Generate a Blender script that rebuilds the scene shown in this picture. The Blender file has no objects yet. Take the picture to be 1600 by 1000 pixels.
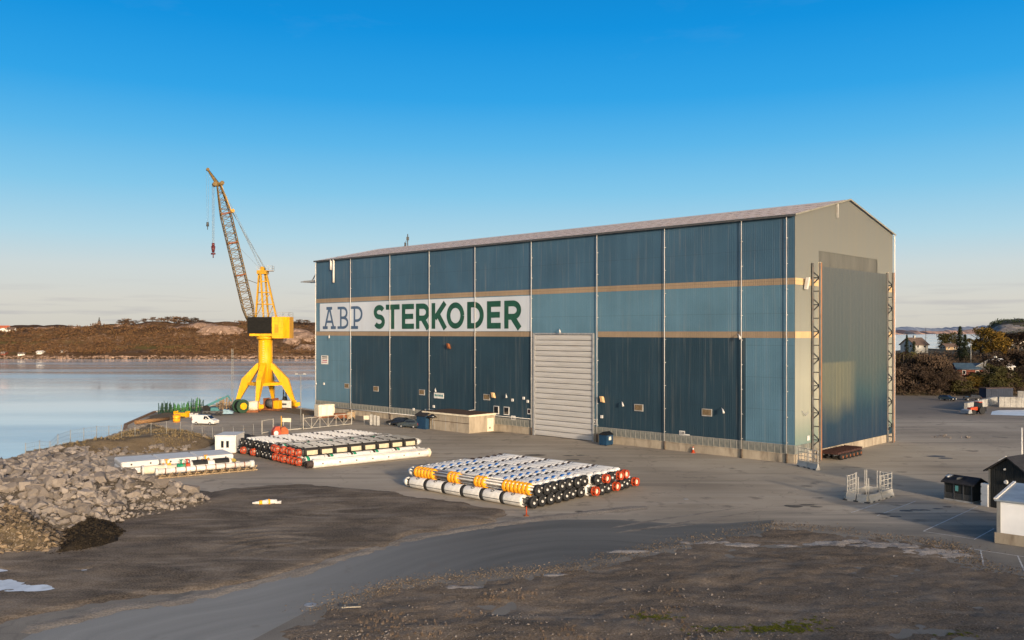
import bpy, bmesh, math, random
import numpy as np
from mathutils import Vector, Matrix
R = math.radians
random.seed(7)
scene = bpy.context.scene
COL = scene.collection

# ------------------------------------------------------------------ camera
FPX, HOR, CAMH = 1345.0, 518.0, 19.0
cam = bpy.data.cameras.new('camera')
cam_o = bpy.data.objects.new('camera', cam)
COL.objects.link(cam_o)
cam_o.location = (0, 0, CAMH)
cam_o.rotation_euler = (R(90), 0, 0)
cam.sensor_width = 36.0
cam.lens = 36.0 * FPX / 1600.0
cam.shift_y = (HOR - 500.0) / 1600.0
cam.clip_start = 0.5
cam.clip_end = 90000
scene.camera = cam_o
scene.render.resolution_x, scene.render.resolution_y = 1024, 640

# ------------------------------------------------------------------ sky, sun, exposure
SUN_EL, SUN_AZ = R(10.5), math.atan2(0.40, -0.917)     # azimuth from +Y, clockwise
world = bpy.data.worlds.new('World')
scene.world = world
world.use_nodes = True
wn, wl = world.node_tree.nodes, world.node_tree.links
wn.clear()
w_out = wn.new('ShaderNodeOutputWorld')
w_bg = wn.new('ShaderNodeBackground')
w_bg.inputs['Strength'].default_value = 0.14
w_sky = wn.new('ShaderNodeTexSky')
w_sky.sky_type = 'NISHITA'
w_sky.sun_disc = False
w_sky.sun_elevation = SUN_EL
w_sky.sun_rotation = SUN_AZ
w_sky.altitude = 0
w_sky.air_density = 0.8
w_sky.dust_density = 2.6
w_sky.ozone_density = 0.5
SKYMIX = True
w_tc = wn.new('ShaderNodeTexCoord')
w_sep = wn.new('ShaderNodeSeparateXYZ')
wl.new(w_tc.outputs['Generated'], w_sep.inputs[0])
# the same all round the compass: deep blue overhead, pale warm air at the horizon
w_ramp = wn.new('ShaderNodeValToRGB')
w_mapr = wn.new('ShaderNodeMapRange')
w_mapr.inputs['From Min'].default_value = 0.0
w_mapr.inputs['From Max'].default_value = 1.0
wl.new(w_sep.outputs['Z'], w_mapr.inputs['Value'])
wl.new(w_mapr.outputs[0], w_ramp.inputs['Fac'])
SKY_STOPS = [(0.0, (2.68, 2.55, 2.25)), (0.035, (2.85, 2.80, 2.55)), (0.07, (2.6, 2.92, 2.95)), (0.105, (1.85, 2.85, 3.35)), (0.156, (1.0, 2.45, 3.5)),
             (0.208, (.46, 2.0, 3.5)), (0.259, (.14, 1.58, 3.4)), (0.33, (.03, 1.22, 3.1)), (0.42, (.02, .9, 2.5)), (0.65, (.08, .45, 1.4)), (1.0, (.07, .3, .9))]
el = w_ramp.color_ramp.elements
el[0].position, el[0].color = SKY_STOPS[0][0], (*[c / 3.5 for c in SKY_STOPS[0][1]], 1)
el[1].position, el[1].color = SKY_STOPS[-1][0], (*[c / 3.5 for c in SKY_STOPS[-1][1]], 1)
for p, c in SKY_STOPS[1:-1]:
    e = el.new(p); e.color = (c[0] / 3.5, c[1] / 3.5, c[2] / 3.5, 1)
w_gain = wn.new('ShaderNodeMixRGB'); w_gain.blend_type = 'MULTIPLY'; w_gain.inputs['Fac'].default_value = 1
w_gain.inputs[2].default_value = (3.5, 3.5, 3.5, 1)
wl.new(w_ramp.outputs['Color'], w_gain.inputs[1])
# clear blue away from the sun, hazy and warm towards it
w_dot = wn.new('ShaderNodeVectorMath'); w_dot.operation = 'DOT_PRODUCT'
wl.new(w_tc.outputs['Generated'], w_dot.inputs[0])
w_dot.inputs[1].default_value = (math.sin(SUN_AZ) * math.cos(SUN_EL), math.cos(SUN_AZ) * math.cos(SUN_EL), math.sin(SUN_EL))
w_side = wn.new('ShaderNodeMapRange'); w_side.interpolation_type = 'SMOOTHSTEP'
w_side.inputs['From Min'].default_value = -0.35; w_side.inputs['From Max'].default_value = 0.75
wl.new(w_dot.outputs['Value'], w_side.inputs['Value'])
w_mix = wn.new('ShaderNodeMixRGB')
wl.new(w_side.outputs[0], w_mix.inputs['Fac'])
wl.new(w_gain.outputs['Color'], w_mix.inputs[1]); wl.new(w_sky.outputs['Color'], w_mix.inputs[2])
# thin streaks of cloud low over the horizon, all round
w_map = wn.new('ShaderNodeMapping'); w_map.inputs['Scale'].default_value = (5.0, 5.0, 75.0)
wl.new(w_tc.outputs['Generated'], w_map.inputs['Vector'])
w_noise = wn.new('ShaderNodeTexNoise'); w_noise.inputs['Scale'].default_value = 1.6; w_noise.inputs['Detail'].default_value = 4
wl.new(w_map.outputs[0], w_noise.inputs['Vector'])
w_cr = wn.new('ShaderNodeMapRange'); w_cr.inputs['From Min'].default_value = 0.52; w_cr.inputs['From Max'].default_value = 0.70
wl.new(w_noise.outputs['Fac'], w_cr.inputs['Value'])
w_band = wn.new('ShaderNodeMapRange'); w_band.inputs['From Min'].default_value = 0.06; w_band.inputs['From Max'].default_value = 0.015
wl.new(w_sep.outputs['Z'], w_band.inputs['Value'])
w_mul = wn.new('ShaderNodeMath'); w_mul.operation = 'MULTIPLY'
wl.new(w_cr.outputs[0], w_mul.inputs[0]); wl.new(w_band.outputs[0], w_mul.inputs[1])
w_mul2 = wn.new('ShaderNodeMath'); w_mul2.operation = 'MULTIPLY'; w_mul2.inputs[1].default_value = 0.7
wl.new(w_mul.outputs[0], w_mul2.inputs[0])
w_cl = wn.new('ShaderNodeMixRGB'); w_cl.inputs[2].default_value = (1.9, 1.85, 1.95, 1)
wl.new(w_mul2.outputs[0], w_cl.inputs['Fac']); wl.new(w_mix.outputs['Color'], w_cl.inputs[1])
w_map2 = wn.new('ShaderNodeMapping'); w_map2.inputs['Scale'].default_value = (3.0, 3.0, 11.0)
wl.new(w_tc.outputs['Generated'], w_map2.inputs['Vector'])
w_n2 = wn.new('ShaderNodeTexNoise'); w_n2.inputs['Scale'].default_value = 1.3; w_n2.inputs['Detail'].default_value = 6; w_n2.inputs['Roughness'].default_value = .6
wl.new(w_map2.outputs[0], w_n2.inputs['Vector'])
w_r2 = wn.new('ShaderNodeMapRange'); w_r2.inputs['From Min'].default_value = 0.60; w_r2.inputs['From Max'].default_value = 0.85; w_r2.inputs['To Max'].default_value = 0.05
wl.new(w_n2.outputs['Fac'], w_r2.inputs['Value'])
w_cl2 = wn.new('ShaderNodeMixRGB'); w_cl2.inputs[2].default_value = (2.9, 3.0, 3.1, 1)
wl.new(w_r2.outputs[0], w_cl2.inputs['Fac']); wl.new(w_cl.outputs['Color'], w_cl2.inputs[1])
wl.new(w_cl2.outputs['Color'], w_bg.inputs['Color'])
wl.new(w_bg.outputs[0], w_out.inputs[0])

sun = bpy.data.lights.new('sun', 'SUN')
sun.energy = 2.9
sun.angle = R(3.0)
sun.color = (1.0, 0.82, 0.62)
sun_o = bpy.data.objects.new('sun', sun)
COL.objects.link(sun_o)
sd = Vector((math.sin(SUN_AZ) * math.cos(SUN_EL), math.cos(SUN_AZ) * math.cos(SUN_EL), math.sin(SUN_EL)))
sun_o.rotation_euler = sd.to_track_quat('Z', 'Y').to_euler()
sun_o.location = (60, -60, 80)
vs = scene.view_settings
vs.view_transform = 'Standard'; vs.look = 'None'; vs.gamma = 1.0; vs.exposure = 0.75
vs.use_curve_mapping = False

# ------------------------------------------------------------------ helpers
def G(px, py, z=0.0):
    """ground point seen at a pixel of the 1600x1000 photograph, at height z"""
    y = FPX * (CAMH - z) / (py - HOR)
    return ((px - 800.0) / FPX * y, y)
def at(px, y):
    return (px - 800.0) / FPX * y
def zat(py, y):
    return CAMH + (HOR - py) / FPX * y
ORD = ['first', 'second', 'third', 'fourth', 'fifth', 'sixth', 'seventh', 'eighth', 'ninth', 'tenth', 'eleventh',
       'twelfth', 'thirteenth', 'fourteenth', 'fifteenth', 'sixteenth', 'seventeenth', 'eighteenth', 'nineteenth', 'twentieth']

def link(name, data, parent=None, loc=None):
    o = bpy.data.objects.new(name, data)
    COL.objects.link(o)
    if parent is not None: o.parent = parent
    if loc is not None: o.location = loc
    return o
def tag(o, label=None, cat=None, group=None, kind=None):
    if label: o['label'] = label
    if cat: o['category'] = cat
    if group: o['group'] = group
    if kind: o['kind'] = kind
    return o
def empty(name, loc=(0, 0, 0), rz=0.0, label=None, cat=None, group=None):
    o = link(name, None, None, loc)
    o.rotation_euler = (0, 0, rz)
    o.empty_display_size = 0.5
    return tag(o, label, cat, group)
def copy_tree(o, parent=None):
    c = o.copy(); COL.objects.link(c)
    if parent is not None: c.parent = parent
    for ch in list(o.children): copy_tree(ch, c)
    return c

class MB:
    def __init__(s): s.v = []; s.f = []; s.m = []; s.sm = []
    def add(s, vs_, fs, mi=0, sm=False):
        b = len(s.v); s.v.extend([tuple(p) for p in vs_])
        for f in fs:
            s.f.append(tuple(b + i for i in f)); s.m.append(mi); s.sm.append(sm)
        return s
    def obox(s, o, ax, ay, az, mi=0):
        o, ax, ay, az = Vector(o), Vector(ax), Vector(ay), Vector(az)
        vs_ = [o, o + ax, o + ax + ay, o + ay, o + az, o + ax + az, o + ax + ay + az, o + ay + az]
        return s.add(vs_, [(0, 3, 2, 1), (4, 5, 6, 7), (0, 1, 5, 4), (1, 2, 6, 5), (2, 3, 7, 6), (3, 0, 4, 7)], mi)
    def box(s, x0, x1, y0, y1, z0, z1, mi=0):
        return s.obox((x0, y0, z0), (x1 - x0, 0, 0), (0, y1 - y0, 0), (0, 0, z1 - z0), mi)
    def bbox(s, x0, x1, y0, y1, z0, z1, b=0.05, mi=0):
        """box with chamfered vertical and top edges"""
        def ring(i, z): return [(x0 + i, y0 + b, z), (x0 + b, y0 + i, z), (x1 - b, y0 + i, z), (x1 - i, y0 + b, z), (x1 - i, y1 - b, z), (x1 - b, y1 - i, z), (x0 + b, y1 - i, z), (x0 + i, y1 - b, z)]
        a, c = ring(0, z0), ring(0, z1 - b)
        d = [(min(max(x, x0 + b), x1 - b), min(max(y, y0 + b), y1 - b), z1) for x, y, z in c]
        fs = [tuple(range(7, -1, -1)), tuple(range(16, 24))]
        for r in (0, 8):
            fs += [(r + i, r + (i + 1) % 8, r + 8 + (i + 1) % 8, r + 8 + i) for i in range(8)]
        return s.add(a + c + d, fs, mi)
    def cyl(s, p0, p1, r0, r1=None, n=12, cap=True, mi=0, sm=True):
        p0, p1 = Vector(p0), Vector(p1); r1 = r0 if r1 is None else r1
        d = (p1 - p0)
        if d.length < 1e-6: return s
        d.normalize()
        a = d.orthogonal().normalized(); b = d.cross(a)
        vs_ = []
        for p, r in ((p0, r0), (p1, r1)):
            for i in range(n):
                t = 2 * math.pi * i / n
                vs_.append(p + a * (r * math.cos(t)) + b * (r * math.sin(t)))
        base = len(s.v)
        s.add(vs_, [(i, (i + 1) % n, n + (i + 1) % n, n + i) for i in range(n)], mi, sm)
        if cap:
            s.f += [tuple(base + i for i in range(n - 1, -1, -1)), tuple(base + n + i for i in range(n))]
            s.m += [mi, mi]; s.sm += [False, False]
        return s
    def lathe_x(s, prof, n=20, mi=0, sm=True):
        """profile [(x, r)] turned about the x axis"""
        base = len(s.v)
        for x, r in prof:
            for i in range(n):
                t = 2 * math.pi * i / n
                s.v.append((x, r * math.cos(t), r * math.sin(t)))
        for j in range(len(prof) - 1):
            for i in range(n):
                s.f.append((base + j * n + i, base + j * n + (i + 1) % n, base + (j + 1) * n + (i + 1) % n, base + (j + 1) * n + i))
                s.m.append(mi); s.sm.append(sm)
        return s
    def prism(s, poly, z0, z1, mi=0):
        n = len(poly)
        vs_ = [(x, y, z0) for x, y in poly] + [(x, y, z1) for x, y in poly]
        return s.add(vs_, [tuple(range(n - 1, -1, -1)), tuple(range(n, 2 * n))] + [(i, (i + 1) % n, n + (i + 1) % n, n + i) for i in range(n)], mi)
    def side(s, poly, y0, y1, mi=0):
        """outline in x,z extruded along y"""
        n = len(poly)
        vs_ = [(x, y0, z) for x, z in poly] + [(x, y1, z) for x, z in poly]
        return s.add(vs_, [tuple(range(n)), tuple(range(2 * n - 1, n - 1, -1))] + [(i, n + i, n + (i + 1) % n, (i + 1) % n) for i in range(n)], mi)
    def beam(s, p0, p1, w, h=None, mi=0):
        p0, p1 = Vector(p0), Vector(p1); h = h or w
        d = (p1 - p0).normalized()
        up = Vector((0, 0, 1)) if abs(d.z) < 0.95 else Vector((1, 0, 0))
        a = d.cross(up).normalized() * w; b = a.cross(d).normalized() * h
        return s.obox(p0 - a / 2 - b / 2, a, b, p1 - p0, mi)
    def mesh(s, name, mats):
        me = bpy.data.meshes.new(name)
        me.from_pydata(s.v, [], s.f)
        for m in (mats if isinstance(mats, (list, tuple)) else [mats]): me.materials.append(m)
        if any(s.m): me.polygons.foreach_set('material_index', s.m)
        me.polygons.foreach_set('use_smooth', s.sm)
        me.update()
        return me
    def build(s, name, mats, parent=None, loc=None):
        return link(name, s.mesh(name, mats), parent, loc)

def stones(mb, pts, protos, mi=0):
    for (x, y, z, sx, sy, sz) in pts:
        vs_, fs = random.choice(protos)
        a = random.uniform(0, 6.28); c, s_ = math.cos(a), math.sin(a)
        b = random.uniform(-.5, .5)
        out = []
        for (px, py, pz) in vs_:
            px, pz = px * math.cos(b) - pz * math.sin(b), px * math.sin(b) + pz * math.cos(b)
            px, py, pz = px * sx, py * sy, pz * sz
            out.append((x + px * c - py * s_, y + px * s_ + py * c, z + pz))
        mb.add(out, fs, mi)
def rock_proto(n, seed):
    rnd = random.Random(seed)
    bm = bmesh.new()
    for i in range(n):
        d = Vector((rnd.gauss(0, 1), rnd.gauss(0, 1), rnd.gauss(0, 1))).normalized()
        # blocky: push directions towards a cube
        k = max(abs(d.x), abs(d.y), abs(d.z))
        d = d * (0.55 + 0.45 * (0.62 / k)) * rnd.uniform(.82, 1.05) if rnd.random() < .7 else d * rnd.uniform(.75, 1.0)
        bm.verts.new(d)
    r = bmesh.ops.convex_hull(bm, input=bm.verts)
    bmesh.ops.delete(bm, geom=[g for g in r['geom_interior'] if isinstance(g, bmesh.types.BMVert)], context='VERTS')
    bm.verts.index_update(); bm.verts.ensure_lookup_table()
    vs_ = [tuple(v.co) for v in bm.verts]; fs = [tuple(v.index for v in f.verts) for f in bm.faces]
    bm.free()
    return vs_, fs
ROCKS = [rock_proto(16, i) for i in range(14)]
PEBBLES = [rock_proto(7, 100 + i) for i in range(8)]

# numpy value noise
def vnoise(x, y, seed=0):
    x = np.asarray(x, float); y = np.asarray(y, float)
    xi = np.floor(x).astype(np.int64); yi = np.floor(y).astype(np.int64)
    fx = x - xi; fy = y - yi
    fx = fx * fx * (3 - 2 * fx); fy = fy * fy * (3 - 2 * fy)
    def h(a, b):
        n = (a * 374761393 + b * 668265263 + seed * 974634777) & 0x7fffffff
        n = ((n ^ (n >> 13)) * 1274126177) & 0x7fffffff
        return ((n ^ (n >> 16)) & 0xffff) / 65535.0
    return (h(xi, yi) * (1 - fx) + h(xi + 1, yi) * fx) * (1 - fy) + (h(xi, yi + 1) * (1 - fx) + h(xi + 1, yi + 1) * fx) * fy
def fbm(x, y, seed=0, oct_=4):
    r = 0; a = .5
    for i in range(oct_):
        r = r + a * vnoise(x * 2 ** i, y * 2 ** i, seed + i); a *= .5
    return r / (1 - .5 ** oct_) - .5
def sdist(x, y, poly):
    """signed distance to a polygon, positive inside"""
    x = np.asarray(x, float); y = np.asarray(y, float)
    d = np.full(x.shape, 1e18); ins = np.zeros(x.shape, bool)
    n = len(poly)
    for i in range(n):
        ax, ay = poly[i]; bx, by = poly[(i + 1) % n]
        ex, ey = bx - ax, by - ay
        t = np.clip(((x - ax) * ex + (y - ay) * ey) / (ex * ex + ey * ey + 1e-12), 0, 1)
        d = np.minimum(d, (x - ax - t * ex) ** 2 + (y - ay - t * ey) ** 2)
        c = (ay > y) != (by > y)
        if abs(ey) > 1e-12: ins ^= c & (x < ex * (y - ay) / ey + ax)
    return np.where(ins, 1, -1) * np.sqrt(d)
def sstep(a, b, x):
    t = np.clip((x - a) / (b - a), 0, 1); return t * t * (3 - 2 * t)
def field(name, x0, x1, y0, y1, step, fun, mat, cut=None, smooth=True, attr=None):
    nx, ny = max(2, int((x1 - x0) / step)), max(2, int((y1 - y0) / step))
    X, Y = np.meshgrid(np.linspace(x0, x1, nx), np.linspace(y0, y1, ny))
    Z = fun(X, Y)
    idx = np.arange(nx * ny).reshape(ny, nx)
    q = np.stack([idx[:-1, :-1], idx[:-1, 1:], idx[1:, 1:], idx[1:, :-1]], -1).reshape(-1, 4)
    if cut is not None:
        zf = Z.reshape(-1); q = q[(zf[q].max(1) > cut)]
        used = np.zeros(nx * ny, bool); used[q.reshape(-1)] = True
        remap = np.cumsum(used) - 1; q = remap[q]
        V = np.stack([X.reshape(-1)[used], Y.reshape(-1)[used], Z.reshape(-1)[used]], -1)
    else: V = np.stack([X.reshape(-1), Y.reshape(-1), Z.reshape(-1)], -1)
    me = bpy.data.meshes.new(name)
    me.from_pydata(V.tolist(), [], q.tolist())
    me.materials.append(mat)
    me.polygons.foreach_set('use_smooth', [smooth] * len(me.polygons))
    me.update()
    return link(name, me)

# ------------------------------------------------------------------ materials
def nodes_of(name):
    m = bpy.data.materials.new(name); m.use_nodes = True
    return m, m.node_tree.nodes, m.node_tree.links, m.node_tree.nodes['Principled BSDF']
def rgb(c): return (c[0], c[1], c[2], 1)
def noise_fac(n, l, scale, detail=5, rough=.55, vec='Object', stretch=(1, 1, 1), lo=.35, hi=.65):
    tc = n.new('ShaderNodeTexCoord'); mp = n.new('ShaderNodeMapping'); mp.inputs['Scale'].default_value = stretch
    l.new(tc.outputs[vec], mp.inputs['Vector'])
    t = n.new('ShaderNodeTexNoise'); t.inputs['Scale'].default_value = scale; t.inputs['Detail'].default_value = detail; t.inputs['Roughness'].default_value = rough
    l.new(mp.outputs[0], t.inputs['Vector'])
    r = n.new('ShaderNodeMapRange'); r.inputs['From Min'].default_value = lo; r.inputs['From Max'].default_value = hi
    l.new(t.outputs['Fac'], r.inputs['Value'])
    return r.outputs[0]
def mixc(n, l, fac, a, b, mode='MIX'):
    m = n.new('ShaderNodeMixRGB'); m.blend_type = mode
    if isinstance(fac, (int, float)): m.inputs['Fac'].default_value = fac
    else: l.new(fac, m.inputs['Fac'])
    for s, c in ((m.inputs[1], a), (m.inputs[2], b)):
        if isinstance(c, tuple): s.default_value = rgb(c)
        else: l.new(c, s)
    return m.outputs['Color']
def mathn(n, l, op, a, b):
    m = n.new('ShaderNodeMath'); m.operation = op
    for s, c in ((m.inputs[0], a), (m.inputs[1], b)):
        if isinstance(c, (int, float)): s.default_value = c
        else: l.new(c, s)
    return m.outputs[0]
def bumpn(n, l, b, h, strength, dist):
    bp = n.new('ShaderNodeBump'); bp.inputs['Strength'].default_value = strength; bp.inputs['Distance'].default_value = dist
    l.new(h, bp.inputs['Height']); l.new(bp.outputs[0], b.inputs['Normal'])
_mc = {}
def M(name, c, rough=.6, var=.18, scale=.8, stretch=(1, 1, 1), metal=0, spec=.3, dirt=None, dirt_amt=.5, bump=0, fine=None):
    if name in _mc: return _mc[name]
    m, n, l, b = nodes_of(name)
    f = noise_fac(n, l, scale, stretch=stretch)
    col = mixc(n, l, f, tuple(x * (1 - var) for x in c), tuple(min(1, x * (1 + var)) for x in c))
    if dirt:
        g = noise_fac(n, l, scale * 2.3, stretch=stretch, lo=.5, hi=.75)
        col = mixc(n, l, mathn(n, l, 'MULTIPLY', g, dirt_amt), col, dirt)
    l.new(col, b.inputs['Base Color'])
    b.inputs['Roughness'].default_value = rough; b.inputs['Metallic'].default_value = metal
    b.inputs['Specular IOR Level'].default_value = spec
    if bump:
        bumpn(n, l, b, noise_fac(n, l, fine or scale * 6, lo=0, hi=1), bump, .05)
    _mc[name] = m
    return m

def mat_cladding(name, c, streak=(.30, .26, .22)):
    m, n, l, b = nodes_of(name)
    f = noise_fac(n, l, .12, detail=3)
    col = mixc(n, l, f, tuple(x * .9 for x in c), tuple(x * 1.1 for x in c))
    st = noise_fac(n, l, 1.0, detail=4, stretch=(1.2, 1.2, .035), lo=.52, hi=.74)
    col = mixc(n, l, mathn(n, l, 'MULTIPLY', st, .22), col, tuple(min(1, x * 1.5 + .03) for x in c))
    st2 = noise_fac(n, l, 1.7, detail=3, stretch=(1.5, 1.5, .05), lo=.55, hi=.8)
    col = mixc(n, l, mathn(n, l, 'MULTIPLY', st2, .20), col, streak)
    tcz = n.new('ShaderNodeTexCoord'); sz = n.new('ShaderNodeSeparateXYZ'); l.new(tcz.outputs['Object'], sz.inputs[0])
    lap = mathn(n, l, 'LESS_THAN', mathn(n, l, 'MODULO', mathn(n, l, 'ADD', sz.outputs['Z'], 1.9), 4.7), .09)       # sheet laps
    col = mixc(n, l, mathn(n, l, 'MULTIPLY', lap, .22), col, (.02, .03, .04))
    gr = noise_fac(n, l, 6, detail=2, lo=.3, hi=.7)
    col = mixc(n, l, mathn(n, l, 'MULTIPLY', gr, .10), col, (.02, .03, .04))
    l.new(col, b.inputs['Base Color'])
    b.inputs['Roughness'].default_value = .55; b.inputs['Specular IOR Level'].default_value = .28
    return m
m_blue_top = mat_cladding('cladding_mid_blue', (.040, .089, .140))
m_blue_light = mat_cladding('cladding_light_blue', (.084, .168, .232))
m_blue_dark = mat_cladding('cladding_dark_blue', (.017, .041, .061))
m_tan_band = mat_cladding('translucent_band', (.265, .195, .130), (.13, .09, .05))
m_tan_sunlit = mat_cladding('translucent_band_sunlit', (.52, .36, .19), (.30, .18, .08))  # brighter orange copy of the band colour, low sunlight painted in
m_roof = M('roof_sheet', (.66, .54, .45), .55, .10, .6, dirt=(.45, .33, .26), dirt_amt=.4)
m_roof_seam = M('roof_seam', (.20, .13, .10), .7)
m_white = M('white_paint', (.58, .56, .53), .5, .08, 1.2, dirt=(.45, .38, .30), dirt_amt=.35)
m_white_clean = M('white_coating', (.63, .61, .575), .5, .08, .9, dirt=(.36, .31, .25), dirt_amt=.4)
m_cream = M('cream_paint', (.66, .58, .44), .5, .08, 1, dirt=(.35, .27, .18), dirt_amt=.35)
m_grey = M('grey_metal', (.32, .32, .32), .5, .15, 2, metal=.3)
m_dkgrey = M('dark_grey', (.06, .062, .065), .6, .2, 2)
m_black = M('black_rubber', (.018, .018, .019), .7, .25, 3)
m_yellow = M('crane_yellow', (.70, .35, .006), .5, .09, .8, stretch=(1, 1, .25), dirt=(.34, .16, .015), dirt_amt=.55)
m_boom = M('weathered_boom_yellow', (.12, .075, .018), .6, .2, 1.5, dirt=(.10, .045, .02), dirt_amt=.6)
m_frame_y = M('a_frame_yellow', (.40, .215, .008), .5, .15, 1, dirt=(.22, .09, .02), dirt_amt=.5)
m_rust = M('rust', (.20, .070, .028), .8, .3, 2)
m_orange = M('orange_clamp', (.85, .36, .015), .45, .08, 2, dirt=(.5, .18, .01), dirt_amt=.3)
m_red = M('red_guard', (.40, .055, .018), .5, .15, 2)
m_blueband = M('blue_band', (.03, .16, .48), .5, .1, 2)
m_greenband = M('green_band', (.01, .22, .115), .5, .1, 2)
m_brownpad = M('dark_brown_clamp', (.045, .030, .027), .7, .2, 3)
m_glass = M('dark_glass', (.015, .018, .022), .08, .1, 1, spec=.6)
m_rope = M('steel_rope', (.16, .19, .22), .5, .1, 2)
m_hookred = M('hook_red', (.09, .018, .022), .5, .1, 2)
m_timber = M('timber', (.20, .11, .05), .8, .25, 2, stretch=(1, 1, 4))
m_wood_dark = M('dark_stained_wood', (.022, .022, .020), .75, .3, 2.5, stretch=(4, 4, .6))
m_roof_dark = M('dark_roofing', (.025, .024, .026), .8, .25, 2)
m_roof_brown = M('brown_roofing', (.075, .045, .032), .85, .25, 1.5)
m_concrete = M('stained_concrete', (.34, .285, .215), .85, .2, .5, stretch=(1, 1, .35), dirt=(.16, .12, .085), dirt_amt=.75, bump=.2)
m_concrete_g = M('grey_concrete', (.33, .32, .30), .85, .2, .6, dirt=(.14, .12, .10), dirt_amt=.6, bump=.2)
m_panel_g = M('greenhouse_panel', (.20, .205, .185), .35, .35, .4, dirt=(.30, .22, .14), dirt_amt=.5)
m_turq = M('turquoise_paint', (.04, .15, .17), .45, .1, 2)
m_bluebin = M('blue_bin', (.012, .042, .088), .5, .15, 1.5)
m_green = M('green_paint', (.05, .16, .05), .6, .2, 2)
m_pink = M('wrapped_white', (.60, .575, .54), .5, .06, .8, dirt=(.52, .46, .40), dirt_amt=.3)
m_carblack = M('black_car_paint', (.012, .013, .016), .18, .05, 1, spec=.6)
m_cargrey = M('grey_car_paint', (.045, .055, .058), .2, .05, 1, spec=.6)
m_vanwhite = M('white_car_paint', (.62, .60, .56), .25, .04, 1, spec=.5)
m_tail = M('red_lamp', (.5, .02, .01), .3, .05)
m_headl = M('lamp_glass', (.8, .78, .72), .15, .05)
m_signboard = M('sign_board_white', (.46, .50, .555), .55, .06, .15, stretch=(1, 1, .3), dirt=(.42, .44, .48), dirt_amt=.4)
m_letter_g = M('sign_green', (.014, .068, .042), .5, .2, .5)
m_letter_b = M('sign_blue', (.055, .10, .175), .5, .12, .5)
m_black_l = M('print_black', (.02, .02, .025), .6, .1)
m_printred = M('print_red', (.35, .07, .12), .6, .1)
m_rolling = M('roller_door_grey', (.44, .425, .41), .5, .08, .5, stretch=(.3, .3, 4), dirt=(.34, .30, .25), dirt_amt=.5)
m_brick = M('red_wood', (.15, .045, .030), .8, .15, 1)
m_blueroof = M('blue_roof', (.045, .075, .105), .6, .15, 1)
m_bark = M('bark', (.075, .055, .042), .9, .25, 3)
m_greyroof = M('tile_grey_brown', (.11, .075, .058), .8, .2, 2)
m_redroof = M('red_tiles', (.35, .09, .045), .8, .2, 2)
m_ice = M('ice', (.62, .64, .66), .35, .12, .5, dirt=(.3, .28, .26), dirt_amt=.5)
m_line = M('road_line_paint', (.50, .49, .47), .7, .2, 1.5, dirt=(.18, .17, .16), dirt_amt=.7)

def mat_leaf(name, c1, c2, c3=None, transl=.15):
    m, n, l, b = nodes_of(name)
    f = noise_fac(n, l, .55, detail=4, lo=.38, hi=.62)
    col = mixc(n, l, f, c1, c2)
    if c3:
        col = mixc(n, l, noise_fac(n, l, .9, detail=3, lo=.55, hi=.68), col, c3)
    oi = n.new('ShaderNodeObjectInfo')
    col = mixc(n, l, .35, col, mixc(n, l, oi.outputs['Random'], tuple(x * .7 for x in c1), tuple(min(1, x * 1.3) for x in c2)))
    l.new(col, b.inputs['Base Color'])
    b.inputs['Roughness'].default_value = .85; b.inputs['Specular IOR Level'].default_value = .1
    return m
l_brown = mat_leaf('bare_twigs_brown', (.040, .028, .021), (.078, .052, .035), (.070, .062, .030))
l_olive = mat_leaf('olive_leaves', (.045, .045, .017), (.095, .080, .030), (.12, .075, .028))
l_autumn = mat_leaf('autumn_leaves', (.10, .075, .014), (.20, .11, .022), (.24, .10, .025))
l_dark = mat_leaf('dark_needles', (.016, .024, .014), (.035, .045, .022))
l_hill = mat_leaf('hill_scrub', (.085, .045, .024), (.17, .095, .05), (.10, .085, .03))
l_dry = mat_leaf('dry_stalks', (.15, .105, .070), (.27, .20, .15), (.10, .07, .04))
l_moss = mat_leaf('moss', (.09, .10, .012), (.15, .15, .02))
l_grass = mat_leaf('dry_grass', (.14, .10, .052), (.24, .18, .095), (.10, .085, .035))

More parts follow.
